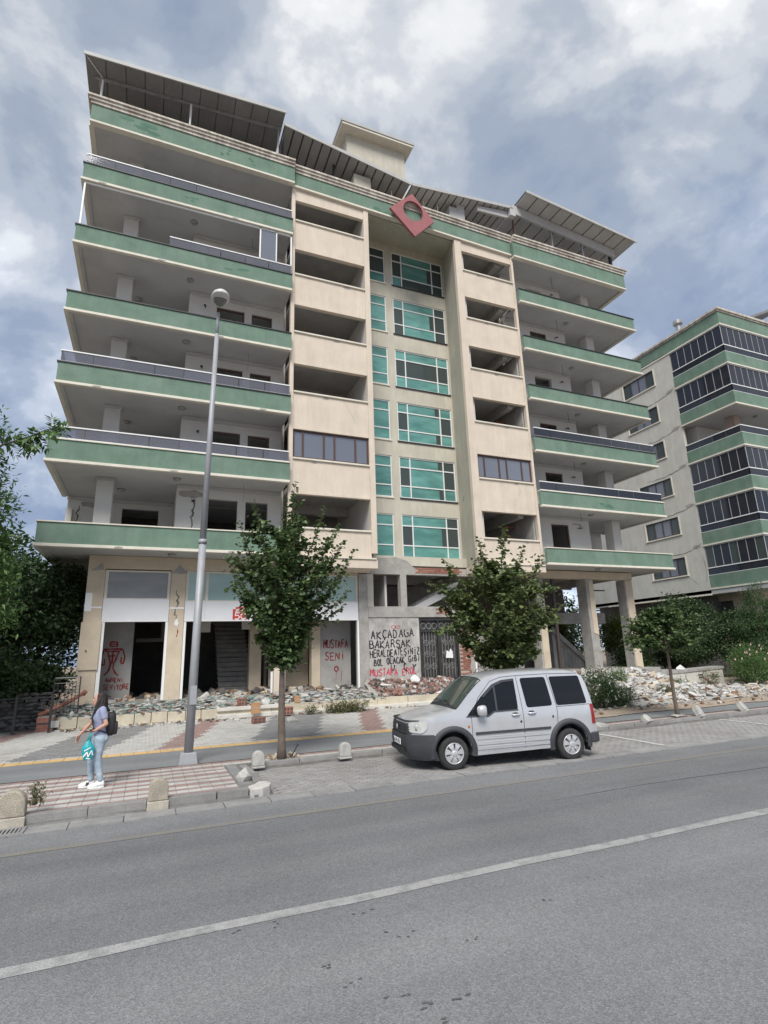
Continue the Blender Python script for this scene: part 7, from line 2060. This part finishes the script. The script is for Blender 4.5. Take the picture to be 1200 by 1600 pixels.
        for k in range(7):                               # seven broad spokes of the hubcap
            a = 2*pi*k/7+0.2
            for (r1, h1, w1), (r2, h2, w2) in (((0.05, 0.118, 0.026), (0.11, 0.122, 0.034)), ((0.11, 0.122, 0.034), (0.188, 0.106, 0.062))):
                q = []
                for r_, h_, w_ in ((r1, h1, w1), (r2, h2, w2)):
                    for sg in (-1, 1):
                        for dz in (0.0, -0.03):
                            c = Vector((r_*cos(a)-sg*w_*sin(a), 0, r_*sin(a)+sg*w_*cos(a)))
                            q.append((wx+c.x, cy_+o*(h_+dz), wr+c.z))
                sp.add(q, [(0, 2, 6, 4), (1, 5, 7, 3), (0, 4, 5, 1), (2, 3, 7, 6)])
        sp.lathe((wx, cy_, wr), [(0.0, o*0.132), (0.036, o*0.130), (0.066, o*0.118), (0.07, o*0.09)], 18, 'y')
        VP('hubcap', sp, 'hubcap', wt)
    # headlamp wraps round the front corner
    hl = MB(); vs = []
    n = 7
    for i in range(n+1):
        f = i/n
        x = -0.835+0.31*f
        ztop = 0.925+0.035*f
        zbot = 0.735-0.03*f+0.045*max(0, f-0.6)/0.4
        if f > 0.75: zbot += 0.06*(f-0.75)/0.25
        for j in range(4):
            z = zbot+(ztop-zbot)*j/3
            vs.append((x-0.012, s*(halfw(x, z)+0.012), z))
    hl.add(vs, [(i*4+k, i*4+k+1, (i+1)*4+k+1, (i+1)*4+k) for i in range(n) for k in range(3)])
    h_ = VP('headlight', hl, 'lens', smooth=True)
    VP('reflector', MB().lathe((-0.70, s*(halfw(-0.70, 0.83)+0.001), 0.83), [(0.0, s*0.016), (0.04, s*0.016), (0.06, s*0.0125)], 14, 'y'), 'hubcap', h_, smooth=True)
    VP('tail_light', side_panel(MB(), [(3.235, 0.70), (3.33, 0.70), (3.31, 1.10), (3.235, 1.10)], 0.012, s, 0.02, 4), 'redlens')
    # mirror
    mr = MB()
    mx_, mz = 0.62, 1.10
    yb_ = s*(halfw(0.6, 1.1)+0.02)
    vs = []
    n = 12
    for t, r_ in ((-0.10, 0.55), (-0.06, 0.9), (0.0, 1.0), (0.06, 0.97), (0.075, 0.85)):
        for k in range(n):
            a = 2*pi*k/n
            vs.append((mx_+t, yb_+s*0.125+0.085*r_*abs(cos(a))**0.7*(1 if cos(a) > 0 else -1), mz+0.115*r_*abs(sin(a))**0.7*(1 if sin(a) > 0 else -1)))
    mr.add(vs, [(i*n+k, (i+1)*n+k, (i+1)*n+(k+1) % n, i*n+(k+1) % n) for i in range(4) for k in range(n)]+[tuple(range(n)), tuple(4*n+k for k in range(n))[::-1]])
    m_ = VP('wing_mirror', mr, 'hubcap', smooth=True)
    VP('mirror_foot', MB().hexa([(mx_-0.05, *sorted((yb_-s*0.03, yb_+s*0.06))[:1], mz-0.1), (mx_+0.05, sorted((yb_-s*0.03, yb_+s*0.06))[0], mz-0.1), (mx_+0.05, sorted((yb_-s*0.03, yb_+s*0.06))[1], mz-0.1), (mx_-0.05, sorted((yb_-s*0.03, yb_+s*0.06))[1], mz-0.1)],
                               [(mx_-0.05, sorted((yb_-s*0.03, yb_+s*0.06))[0], mz-0.02), (mx_+0.05, sorted((yb_-s*0.03, yb_+s*0.06))[0], mz-0.02), (mx_+0.05, sorted((yb_-s*0.03, yb_+s*0.06))[1], mz-0.02), (mx_-0.05, sorted((yb_-s*0.03, yb_+s*0.06))[1], mz-0.02)]), 'bumper', m_)
# front: skirted bumper, grille, plate, bonnet deflector
def front_shell(zlist, off, x_back, n=26, cut0=0.0):
    """band wrapped round the nose between given heights"""
    vs = []
    for z in zlist:
        for i in range(n+1):
            f = i/n*2-1
            a = abs(f)
            # path: from side x_back round to the nose centre
            t = 1-a
            x = x_back+(-0.865-x_back)*min(1, (t*1.9))**0.72 if t < 0.53 else -0.865
            x = max(x, -0.862)
            yy = halfw(x, z) if t < 0.53 else halfw(-0.862, z)*(a/0.47)
            bul = 0.045*(1-(a)**2)-(0.16*max(0, (0.46-z)/0.26)**1.6)*max(0, 1-a*0.4)-0.03*max(0, (z-0.6)/0.3)
            vs.append((x-off-bul+ (0.0 if t > 0.3 else off*(1-t/0.3)), (1 if f > 0 else -1)*(yy+off*min(1, a*1.3)), z))
    m = n+1
    return MB().add(vs, [(j*m+i, j*m+i+1, (j+1)*m+i+1, (j+1)*m+i) for j in range(len(zlist)-1) for i in range(n)])
bp_ = VP('front_bumper', front_shell([0.20, 0.27, 0.40, 0.55, 0.63, 0.67, 0.675], 0.028, -0.40), 'bumper', smooth=True)
VP('bumper_lip', front_shell([0.672, 0.69], 0.024, -0.42), 'bumper', bp_, smooth=True)
gl_ = VP('grille', front_shell([0.70, 0.74, 0.80, 0.86, 0.90], 0.014, -0.80, 22), 'bumper', smooth=True)
for z in (0.735, 0.78, 0.825):
    VP('grille_bar', front_shell([z, z+0.016], 0.026, -0.815, 18), 'darkmetal', gl_)
VP('badge', MB().lathe((-0.945, 0.0, 0.80), [(0.0, -0.006), (0.05, -0.004), (0.055, 0.004)], 16, 'x'), 'hubcap', gl_)
VP('lower_intake', MB().box(-0.948, -0.935, -0.5, 0.5, 0.33, 0.42), 'blackspray', bp_)
plate = VP('number_plate', MB().box(-0.958, -0.945, -0.26, 0.26, 0.47, 0.58), 'whiteprint')
VP('blue_band', MB().box(-0.9595, -0.9585, 0.22, 0.258, 0.475, 0.575), mat('plate_blue', (0.02, 0.06, 0.35), 0.5), plate)
pm_ = MB()
GL['4'] = [[(3,0),(3,6),(0,2),(4,2)]]; GL['0'] = GL['O']; GL['3'] = [[(0,5.2),(2,6),(3.6,5),(3.2,3.6),(1.6,3.1),(3.4,2.6),(4,1.2),(2.2,0),(0,0.8)]]
pp_ = spray('44 AL 03', -0.205, 0.225, 0.492, 0.066, 0.0, 0.0065, 2, None, 0, 0.05)
pp_.v = [(-0.960, -v[0], v[2]) for v in pp_.v]
VP('plate_characters', pp_, 'blackspray', plate)
VP('bonnet_deflector', front_shell([0.925, 0.945, 0.965], 0.020, -0.70, 22), 'bumper', smooth=True)
VP('rear_bumper', MB().prism([(3.05, -0.86), (3.30, -0.865), (3.42, -0.78), (3.44, 0.0), (3.42, 0.78), (3.30, 0.865), (3.05, 0.86)], 'z', 0.31, 0.53), 'bumper', bevel=0.03)
VP('mud_flap', MB().box(3.10, 3.12, -0.87, -0.66, 0.16, 0.33), 'tyre'); VP('mud_flap', MB().box(3.10, 3.12, 0.66, 0.87, 0.16, 0.33), 'tyre')
# windscreen, following the sloping front
ws = MB(); vs = []
nx_, ny_ = 8, 12
for i in range(nx_+1):
    x = 0.135+0.64*i/nx_
    zt = interp(TOP, x)
    for j in range(ny_+1):
        f = j/ny_*2-1
        wt_ = halfw(x, zt-0.045)*0.955
        y = f*wt_
        z = zt-0.045+0.045*(1-abs(f)**6)+0.035*(1-f*f)*(1 if x > 0.7 else 0.55)
        vs.append((x-0.013-0.055*(1-f*f)*0.35, y, z+0.010))
ws.add(vs, [(i*(ny_+1)+j, (i+1)*(ny_+1)+j, (i+1)*(ny_+1)+j+1, i*(ny_+1)+j+1) for i in range(nx_) for j in range(ny_)])
M['screen_dark'] = auto_glass('windscreen_sheet', (0.045, 0.062, 0.054), 0.0)
wsc = VP('windscreen', ws, 'screen_dark', smooth=True)
def on_screen(x, f, lift=0.02):
    zt = interp(TOP, x)
    return (x-0.013-0.02*(1-f*f)-lift*0.7, f*halfw(x, zt-0.045)*0.955, zt-0.045+0.045*(1-abs(f)**6)+0.035*(1-f*f)*0.55+0.010+lift*0.7)
fm_ = MB()
edge = [on_screen(0.125, -1+2*j/14, 0.004) for j in range(15)]+[on_screen(0.125+0.65*i/8, 1, 0.004) for i in range(9)]+[on_screen(0.775, 1-2*j/14, 0.004) for j in range(15)]+[on_screen(0.775-0.65*i/8, -1, 0.004) for i in range(9)]
fm_.tube(edge, 0.012, 5)
VP('seal', fm_, 'blackspray', wsc)
for f0, f1 in ((-0.55, 0.1), (0.1, 0.75)):
    w_ = MB().tube([on_screen(0.14, f0, 0.03), on_screen(0.20, (f0+f1)/2, 0.03), on_screen(0.17, f1, 0.03)], 0.010, 6)
    VP('wiper', w_, 'blackspray')
VP('cowl', MB().add([on_screen(0.10, -0.95+1.9*j/10, 0.006) for j in range(11)]+[on_screen(0.15, -0.95+1.9*j/10, 0.006) for j in range(11)], [(j, j+1, 12+j, 11+j) for j in range(10)]), 'bumper')
ar = MB().tube([(0.92, 0.02, 1.815), (1.0, 0.02, 1.90), (1.06, 0.02, 1.96)], [0.010, 0.006, 0.006], 6).box(1.04, 1.10, -0.02, 0.06, 1.955, 1.97)
VP('aerial', ar, 'blackspray')
# faint shapes seen in the windscreen: dashboard mat and seat backs lie just behind it as printed reflections would not; keep the interior itself
for y in (-0.42, 0.42):
    VP('sun_visor', MB().add([on_screen(0.70, y*1.2-0.22, 0.003), on_screen(0.70, y*1.2+0.22, 0.003), on_screen(0.76, y*1.2+0.22, 0.003), on_screen(0.76, y*1.2-0.22, 0.003)], [(0, 1, 2, 3)]), 'bumper', wsc)
# ================================================================== the walking woman
PX, PY, PZ = -0.77, 12.03, 0.135
PER = thing('person', 'woman walking in a lilac T-shirt and light blue jeans, dark hair down, backpack on', 'person', (PX, PY, PZ))
M['skin'] = mat('skin', (0.50, 0.29, 0.21), 0.55, 0.06, 8.0)
M['hair'] = mat('dark_hair', (0.022, 0.014, 0.011), 0.5, 0.3, 30.0, 0.6, 60)
M['tee'] = mat('lilac_cotton', (0.29, 0.32, 0.45), 0.9, 0.12, 12.0, 1.0, 13)
M['jeans'] = mat('light_denim', (0.34, 0.43, 0.51), 0.9, 0.18, 14.0, 0.9, 16, dirt=(0.56, 0.63, 0.68), dscale=7.0, damt=0.8)
M['shoe'] = mat('white_trainer', (0.78, 0.78, 0.77), 0.6, 0.03, 6.0)
M['pack'] = mat('black_nylon', (0.022, 0.022, 0.025), 0.7, 0.2, 6.0, 0.3, 30)
M['bagm'] = mat('turquoise_plastic', (0.015, 0.36, 0.40), 0.4, 0.15, 6.0, 0.5, 14)
def limb(mb, pts, rad, n=12, sq=None):
    """tapering closed limb with rounded ends"""
    P_ = [Vector(p) for p in pts]
    d0_, d1_ = (P_[0]-P_[1]).normalized(), (P_[-1]-P_[-2]).normalized()
    q = [P_[0]+d0_*rad[0]*0.85]+[P_[0]+d0_*rad[0]*0.5]+P_+[P_[-1]+d1_*rad[-1]*0.5, P_[-1]+d1_*rad[-1]*0.85]
    r = [rad[0]*0.4, rad[0]*0.85]+list(rad)+[rad[-1]*0.85, rad[-1]*0.4]
    return mb.tube(q, r, n)
def ell(mb, c, r, n=16, rot=None):
    R_ = rot or Matrix.Identity(3)
    vs, fs = [], []
    m = n//2
    for i in range(m+1):
        t = pi*i/m
        for k in range(n):
            a = 2*pi*k/n
            vs.append(Vector(c)+R_ @ Vector((r[0]*sin(t)*cos(a), r[1]*sin(t)*sin(a), r[2]*cos(t))))
    for i in range(m):
        for k in range(n): fs.append((i*n+k, (i+1)*n+k, (i+1)*n+(k+1) % n, i*n+(k+1) % n))
    return mb.add(vs, fs)
def torso(mb, rings, n=20):
    """rings: (cx, cy, z, half depth, half width)"""
    vs = []
    for cx_, cy_, z, a_, b_ in rings:
        for k in range(n):
            t = 2*pi*k/n
            vs.append((cx_+a_*abs(cos(t))**0.9*(1 if cos(t) > 0 else -1), cy_+b_*abs(sin(t))**0.9*(1 if sin(t) > 0 else -1), z))
    m = len(rings)
    fs = [(i*n+k, i*n+(k+1) % n, (i+1)*n+(k+1) % n, (i+1)*n+k) for i in range(m-1) for k in range(n)]
    return mb.add(vs, fs+[tuple(range(n))[::-1], tuple((m-1)*n+k for k in range(n))])
def fuse(name, mb, m, parent, voxel, smooth_it=6):
    """one continuous skin round overlapping volumes"""
    me = mb.mesh(name, M[m])
    bm = bmesh.new(); bm.from_mesh(me); bmesh.ops.recalc_face_normals(bm, faces=bm.faces); bm.to_mesh(me); bm.free()
    o = bpy.data.objects.new(name, me); COL.objects.link(o)
    r = o.modifiers.new('remesh', 'REMESH'); r.mode = 'VOXEL'; r.voxel_size = voxel; r.use_smooth_shade = True
    s = o.modifiers.new('smooth', 'SMOOTH'); s.factor = 0.5; s.iterations = smooth_it
    bpy.context.view_layer.update()
    ev = o.evaluated_get(bpy.context.evaluated_depsgraph_get())
    nm = bpy.data.meshes.new_from_object(ev)
    o.modifiers.clear(); o.data = nm
    nm.polygons.foreach_set('use_smooth', [True]*len(nm.polygons))
    if not nm.materials: nm.materials.append(M[m])
    o.parent = parent
    ORG[o.name] = Vector()
    return o
# joints, local: -x is her walking direction, -y is towards the camera
SHn, SHf = (0.07, -0.165, 1.335), (-0.02, 0.165, 1.335)
ELn, ELf = (0.155, -0.235, 1.085), (-0.13, 0.25, 1.08)
WRn, WRf = (-0.02, -0.20, 0.985), (-0.30, 0.235, 0.885)
HIn, HIf = (0.07, -0.085, 0.86), (0.05, 0.085, 0.86)
KNn, KNf = (0.055, -0.085, 0.47), (-0.055, 0.085, 0.48)
ANn, ANf = (0.135, -0.075, 0.105), (-0.035, 0.075, 0.10)
b = MB()
ell(b, (-0.015, 0.0, 1.515), (0.093, 0.073, 0.118), 20)                   # skull
ell(b, (-0.055, 0.0, 1.465), (0.055, 0.052, 0.075), 16)                  # face and jaw
ell(b, (-0.112, -0.004, 1.50), (0.018, 0.012, 0.026), 10)                # nose
ell(b, (-0.098, -0.004, 1.452), (0.014, 0.022, 0.010), 10)               # lips
ell(b, (-0.090, -0.004, 1.418), (0.020, 0.024, 0.018), 10)               # chin
ell(b, (0.0, -0.076, 1.50), (0.016, 0.010, 0.030), 10); ell(b, (0.0, 0.076, 1.50), (0.016, 0.010, 0.030), 10)   # ears
limb(b, [(0.005, 0, 1.44), (0.03, 0, 1.33)], [0.048, 0.055])
torso(b, [(0.06, 0, 0.80, 0.09, 0.13), (0.06, 0, 0.90, 0.105, 0.16), (0.05, 0, 1.02, 0.085, 0.13), (0.035, 0, 1.16, 0.10, 0.145), (0.03, 0, 1.28, 0.09, 0.155), (0.035, 0, 1.36, 0.055, 0.12)])
def arm(S, E, Wr):
    limb(b, [S, E], [0.047, 0.037]); limb(b, [E, tuple(Vector(E).lerp(Vector(Wr), 0.35)), Wr], [0.036, 0.037, 0.024])
arm(SHn, ELn, WRn); arm(SHf, ELf, WRf)
def leg(Hp, K, A):
    limb(b, [Hp, K], [0.082, 0.052]); limb(b, [K, tuple(Vector(K).lerp(Vector(A), 0.35)), A], [0.05, 0.052, 0.034])
leg(HIn, KNn, ANn); leg(HIf, KNf, ANf)
def hand(Wr, d, nrm, curl, thumb):
    """palm and five bent fingers; d: direction of the hand, nrm: back of the hand"""
    Wr, d, nrm = Vector(Wr), Vector(d).normalized(), Vector(nrm)
    nrm = (nrm-d*nrm.dot(d)).normalized()
    side = d.cross(nrm)*thumb
    Rm = Matrix((d, side, nrm)).transposed()
    ell(b, Wr+d*0.045, (0.052, 0.036, 0.015), 12, Rm)
    for i, (L_, o) in enumerate(((0.068, 0.027), (0.076, 0.009), (0.071, -0.009), (0.055, -0.026))):
        p = Wr+d*0.082+side*o
        q = p; dirv = d.copy()
        pts = [p-d*0.02, p]
        for k, fr_ in enumerate((0.45, 0.32, 0.23)):
            dirv = (dirv-nrm*curl*(0.6+0.3*k)).normalized()
            q = q+dirv*L_*fr_; pts.append(q)
        limb(b, pts, [0.0095, 0.0095, 0.009, 0.0085, 0.0078], 8)
    p = Wr+d*0.022+side*0.028
    limb(b, [p, p+(d*0.5+side*0.8-nrm*0.25).normalized()*0.03, p+(d*0.9+side*0.5-nrm*0.5).normalized()*0.058], [0.011, 0.0105, 0.009], 8)
hand(WRn, (-0.95, 0.02, -0.12), (0.1, -0.45, -0.9), 0.75, -1)              # palm up round the phone and the bag handle
hand(WRf, (-0.35, 0.0, -0.95), (-0.6, 0.75, 0.3), 0.35, -1)                # swinging forward, relaxed
body_ = fuse('body', b, 'skin', PER, 0.0068, 3)
# eyes, brows, lips
for s in (-1, 1):
    ell_ = MB(); ell(ell_, (-0.096, s*0.030-0.003, 1.512), (0.010, 0.013, 0.009), 10); ell_.build('eye', M['whiteprint'], None).parent = PER
    e2 = MB(); ell(e2, (-0.104, s*0.030-0.003, 1.512), (0.0035, 0.006, 0.006), 8); e2.build('iris', M['hair'], None).parent = PER
    e3 = MB().tube([(-0.099, s*0.014-0.003, 1.532), (-0.101, s*0.03-0.003, 1.538), (-0.088, s*0.05-0.003, 1.532)], 0.004, 6); e3.build('eyebrow', M['hair'], None).parent = PER
mo = MB(); ell(mo, (-0.110, -0.004, 1.453), (0.005, 0.020, 0.0085), 10); mo.build('lips', mat('lip', (0.36, 0.12, 0.11), 0.5), None).parent = PER
for o in list(PER.children):
    if o.name.split('.')[0] in ('eye', 'iris', 'eyebrow', 'lips'): pass
# T-shirt
b = MB()
torso(b, [(0.065, 0, 0.885, 0.125, 0.180), (0.06, 0, 0.96, 0.112, 0.160), (0.05, 0, 1.05, 0.104, 0.150), (0.03, 0, 1.15, 0.125, 0.165), (0.025, 0, 1.22, 0.128, 0.172), (0.03, 0, 1.30, 0.102, 0.172), (0.035, 0, 1.365, 0.070, 0.135), (0.025, 0, 1.40, 0.055, 0.07)])
ell(b, (-0.055, -0.07, 1.19), (0.06, 0.065, 0.065)); ell(b, (-0.055, 0.07, 1.19), (0.06, 0.065, 0.065))
for S, E in ((SHn, ELn), (SHf, ELf)):
    S_, E_ = Vector(S), Vector(E)
    limb(b, [S_, S_.lerp(E_, 0.42), S_.lerp(E_, 0.55)], [0.066, 0.063, 0.062])
ts = fuse('t_shirt', b, 'tee', PER, 0.009, 5)
# jeans
b = MB()
torso(b, [(0.065, 0, 0.74, 0.100, 0.155), (0.085, 0, 0.81, 0.128, 0.180), (0.075, 0, 0.88, 0.122, 0.172), (0.06, 0, 0.96, 0.104, 0.150)])
ell(b, (0.125, -0.075, 0.825), (0.085, 0.085, 0.10)); ell(b, (0.125, 0.075, 0.825), (0.085, 0.085, 0.10))
for Hp, K, A in ((HIn, KNn, ANn), (HIf, KNf, ANf)):
    H_, K_, A_ = Vector(Hp), Vector(K), Vector(A)
    limb(b, [H_+Vector((0.0, 0, -0.02)), H_.lerp(K_, 0.5), K_], [0.112, 0.088, 0.067], 14)
    limb(b, [K_, K_.lerp(A_, 0.35), K_.lerp(A_, 0.80), K_.lerp(A_, 0.93)], [0.066, 0.064, 0.052, 0.053], 14)
fuse('jeans', b, 'jeans', PER, 0.009, 4)
# trainers
def shoe(A, toe_x, side):
    A_ = Vector(A)
    s_ = MB()
    L0, L1 = A_.x+0.065, toe_x
    rings = []
    n = 9
    prof = [(0.0, 0.032, 0.075), (0.10, 0.040, 0.105), (0.28, 0.041, 0.115), (0.42, 0.043, 0.095), (0.60, 0.049, 0.070), (0.78, 0.050, 0.058), (0.92, 0.040, 0.048), (1.0, 0.016, 0.034)]
    vs = []
    for f, w_, h_ in prof:
        x = L0+(L1-L0)*f
        for k in range(10):
            a = pi*k/9
            vs.append((x, A_.y+side*0.012*f-w_*cos(a), 0.016+h_*sin(a)**0.7))
    m = 10
    s_.add(vs, [(i*m+k, i*m+k+1, (i+1)*m+k+1, (i+1)*m+k) for i in range(len(prof)-1) for k in range(m-1)]+[tuple(range(m))[::-1], tuple((len(prof)-1)*m+k for k in range(m))]+[tuple(i*m for i in range(len(prof)))+tuple(i*m+m-1 for i in reversed(range(len(prof))))])
    o = s_.build('shoe', M['shoe'], PER if False else None, smooth=True, org=(0, 0, 0)); o.parent = PER
    q = MB(); out_ = [(L0+(L1-L0)*f, A_.y+side*0.012*f-w_*1.06) for f, w_, h_ in prof]+[(L0+(L1-L0)*f, A_.y+side*0.012*f+w_*1.06) for f, w_, h_ in reversed(prof)]
    q.prism(out_, 'z', -0.004, 0.022)
    so = q.build('sole', M['shoe'], None, org=(0, 0, 0)); so.parent = o
    st_ = MB()
    for i in range(3):
        x = L0+(L1-L0)*(0.36+0.07*i)
        st_.add([(x, A_.y-0.0475, 0.03), (x-0.014, A_.y-0.0475, 0.03), (x-0.002, A_.y-0.036, 0.085), (x+0.012, A_.y-0.036, 0.085)], [(0, 1, 2, 3)])
    t_ = st_.build('stripe', M['blackspray'], None, org=(0, 0, 0)); t_.parent = o
    return o
shoe(ANn, -0.065, -1); shoe(ANf, -0.230, 1)
for o in PER.children:
    if o.name.startswith('shoe'): o.location = (0, 0, 0.004)
# hair: long, dark, over the shoulders, built as a cap and wavy locks
b = MB()
ell(b, (0.018, 0, 1.535), (0.098, 0.087, 0.112), 20)
rr = random.Random(3)
for i in range(64):
    a = rr.uniform(-2.05, 2.05)
    s0 = (0.02+0.075*cos(a), 0.082*sin(a), 1.56+rr.uniform(-0.03, 0.04))
    fx = 0.045+0.085*cos(a)
    L_ = rr.uniform(0.30, 0.43)
    pts = [s0]
    ph = rr.uniform(0, 6)
    for k in range(1, 8):
        f = k/7
        pts.append((0.02+(0.085+0.03*f)*cos(a)-0.035*f*(1-cos(a))*0.6+0.010*sin(ph+f*9), (0.084+0.045*f)*sin(a)+0.010*cos(ph+f*8), s0[2]-L_*f))
    limb(b, pts, [0.022, 0.024, 0.025, 0.024, 0.022, 0.019, 0.014, 0.007], 7)
fuse('hair', b, 'hair', PER, 0.008, 1)
# backpack (worn)
b = MB()
def softbox(mb, c, r, n=20, e=0.55, rows=12):
    vs = []
    for i in range(rows+1):
        t = -pi/2+pi*i/rows
        for k in range(n):
            a = 2*pi*k/n
            sg = lambda v: abs(v)**e*(1 if v >= 0 else -1)
            vs.append((c[0]+r[0]*sg(cos(t))*sg(cos(a)), c[1]+r[1]*sg(cos(t))*sg(sin(a)), c[2]+r[2]*sg(sin(t))))
    return mb.add(vs, [(i*n+k, i*n+(k+1) % n, (i+1)*n+(k+1) % n, (i+1)*n+k) for i in range(rows) for k in range(n)])
pk_ = thing('backpack', 'black backpack worn by the walking woman', 'backpack', (PX, PY, PZ))
def local(mb, name, m, parent, smooth=True):
    o = mb.build(name, M[m], None, smooth=smooth, org=(0, 0, 0)); o.parent = parent; return o
local(softbox(MB(), (0.225, 0.0, 1.07), (0.080, 0.142, 0.210)), 'main_pouch', 'pack', pk_)
local(softbox(MB(), (0.300, 0.0, 0.99), (0.042, 0.115, 0.115)), 'front_pocket', 'pack', pk_)
for s in (-1, 1):
    local(MB().tube([(0.18, s*0.10, 1.29), (0.06, s*0.115, 1.415), (-0.06, s*0.115, 1.345), (-0.095, s*0.12, 1.2), (-0.05, s*0.165, 1.02), (0.15, s*0.14, 0.93)], [0.018, 0.02, 0.02, 0.018, 0.012, 0.012], 8), 'strap', 'pack', pk_)
local(MB().tube([(0.24, -0.05, 1.27), (0.24, -0.02, 1.31), (0.24, 0.02, 1.31), (0.24, 0.05, 1.27)], 0.01, 6), 'grab_loop', 'pack', pk_)
local(MB().tube([(0.305, -0.08, 1.09), (0.31, 0, 1.105), (0.305, 0.08, 1.09)], 0.006, 5), 'zip', 'steel', pk_)
# phone and turquoise bag
ph_ = thing('phone', 'dark phone held flat in her near hand', 'phone', (PX, PY, PZ))
local(MB().obox((-0.125, -0.205, 0.985), (0.062, 0.0, 0.016), (0.0, 0.034, 0.004), (-0.001, 0, 0.005)), 'case', 'blackspray', ph_, False)
local(MB().obox((-0.1262, -0.205, 0.9905), (0.058, 0.0, 0.015), (0.0, 0.031, 0.0036), (0, 0, 0.0006)), 'screen', 'cleardark', ph_, False)
bg_ = thing('plastic_bag', 'full turquoise plastic bag hanging from her near hand', 'bag', (PX, PY, PZ))
m_ = MB(); vs = []
n, rows_n = 26, 16
for i in range(rows_n+1):
    f = i/rows_n
    z = 0.50+0.34*f
    w_ = 0.105*(sin(pi*min(1, 0.16+f*0.62))**0.6)*(1 if f < 0.6 else 1-0.75*(f-0.6)/0.4)
    d_ = w_*0.55
    for k in range(n):
        a = 2*pi*k/n
        cr = 1+0.09*mnoise.noise(Vector((cos(a)*2.5, sin(a)*2.5, f*6)))+0.05*mnoise.noise(Vector((cos(a)*7, sin(a)*7, f*13)))
        vs.append((-0.095+w_*cr*cos(a)-0.015*f, -0.215+d_*cr*sin(a), z+0.012*mnoise.noise(Vector((cos(a)*3, sin(a)*3, 2)))))
m_.add(vs, [(i*n+k, i*n+(k+1) % n, (i+1)*n+(k+1) % n, (i+1)*n+k) for i in range(rows_n) for k in range(n)]+[tuple(range(n))[::-1], tuple(rows_n*n+k for k in range(n))])
local(m_, 'sack', 'bagm', bg_)
for s in (-1, 1):
    local(MB().tube([(-0.105+0.02*s, -0.215, 0.82), (-0.09+0.012*s, -0.212, 0.90), (-0.075, -0.205, 0.965)], [0.017, 0.011, 0.008], 7), 'handle', 'bagm', bg_)
pr_ = MB(); rr = random.Random(5)
for (x0, z0, x1, z1) in ((-0.17, 0.56, -0.11, 0.64), (-0.11, 0.64, -0.09, 0.56), (-0.09, 0.56, -0.04, 0.66), (-0.04, 0.66, -0.02, 0.58), (-0.16, 0.66, -0.06, 0.71), (-0.05, 0.52, -0.12, 0.54)):
    pts = [(x0+(x1-x0)*k/4, z0+(z1-z0)*k/4) for k in range(5)]
    ribbon(pr_, pts, 0.010, -0.277, rr)
pr_.v = [(v[0], -0.217-0.060*sqrt(max(0.05, 1-((v[0]+0.1)/0.118)**2))-0.004, v[2]) for v in pr_.v]
local(pr_, 'print', 'whiteprint', bg_)
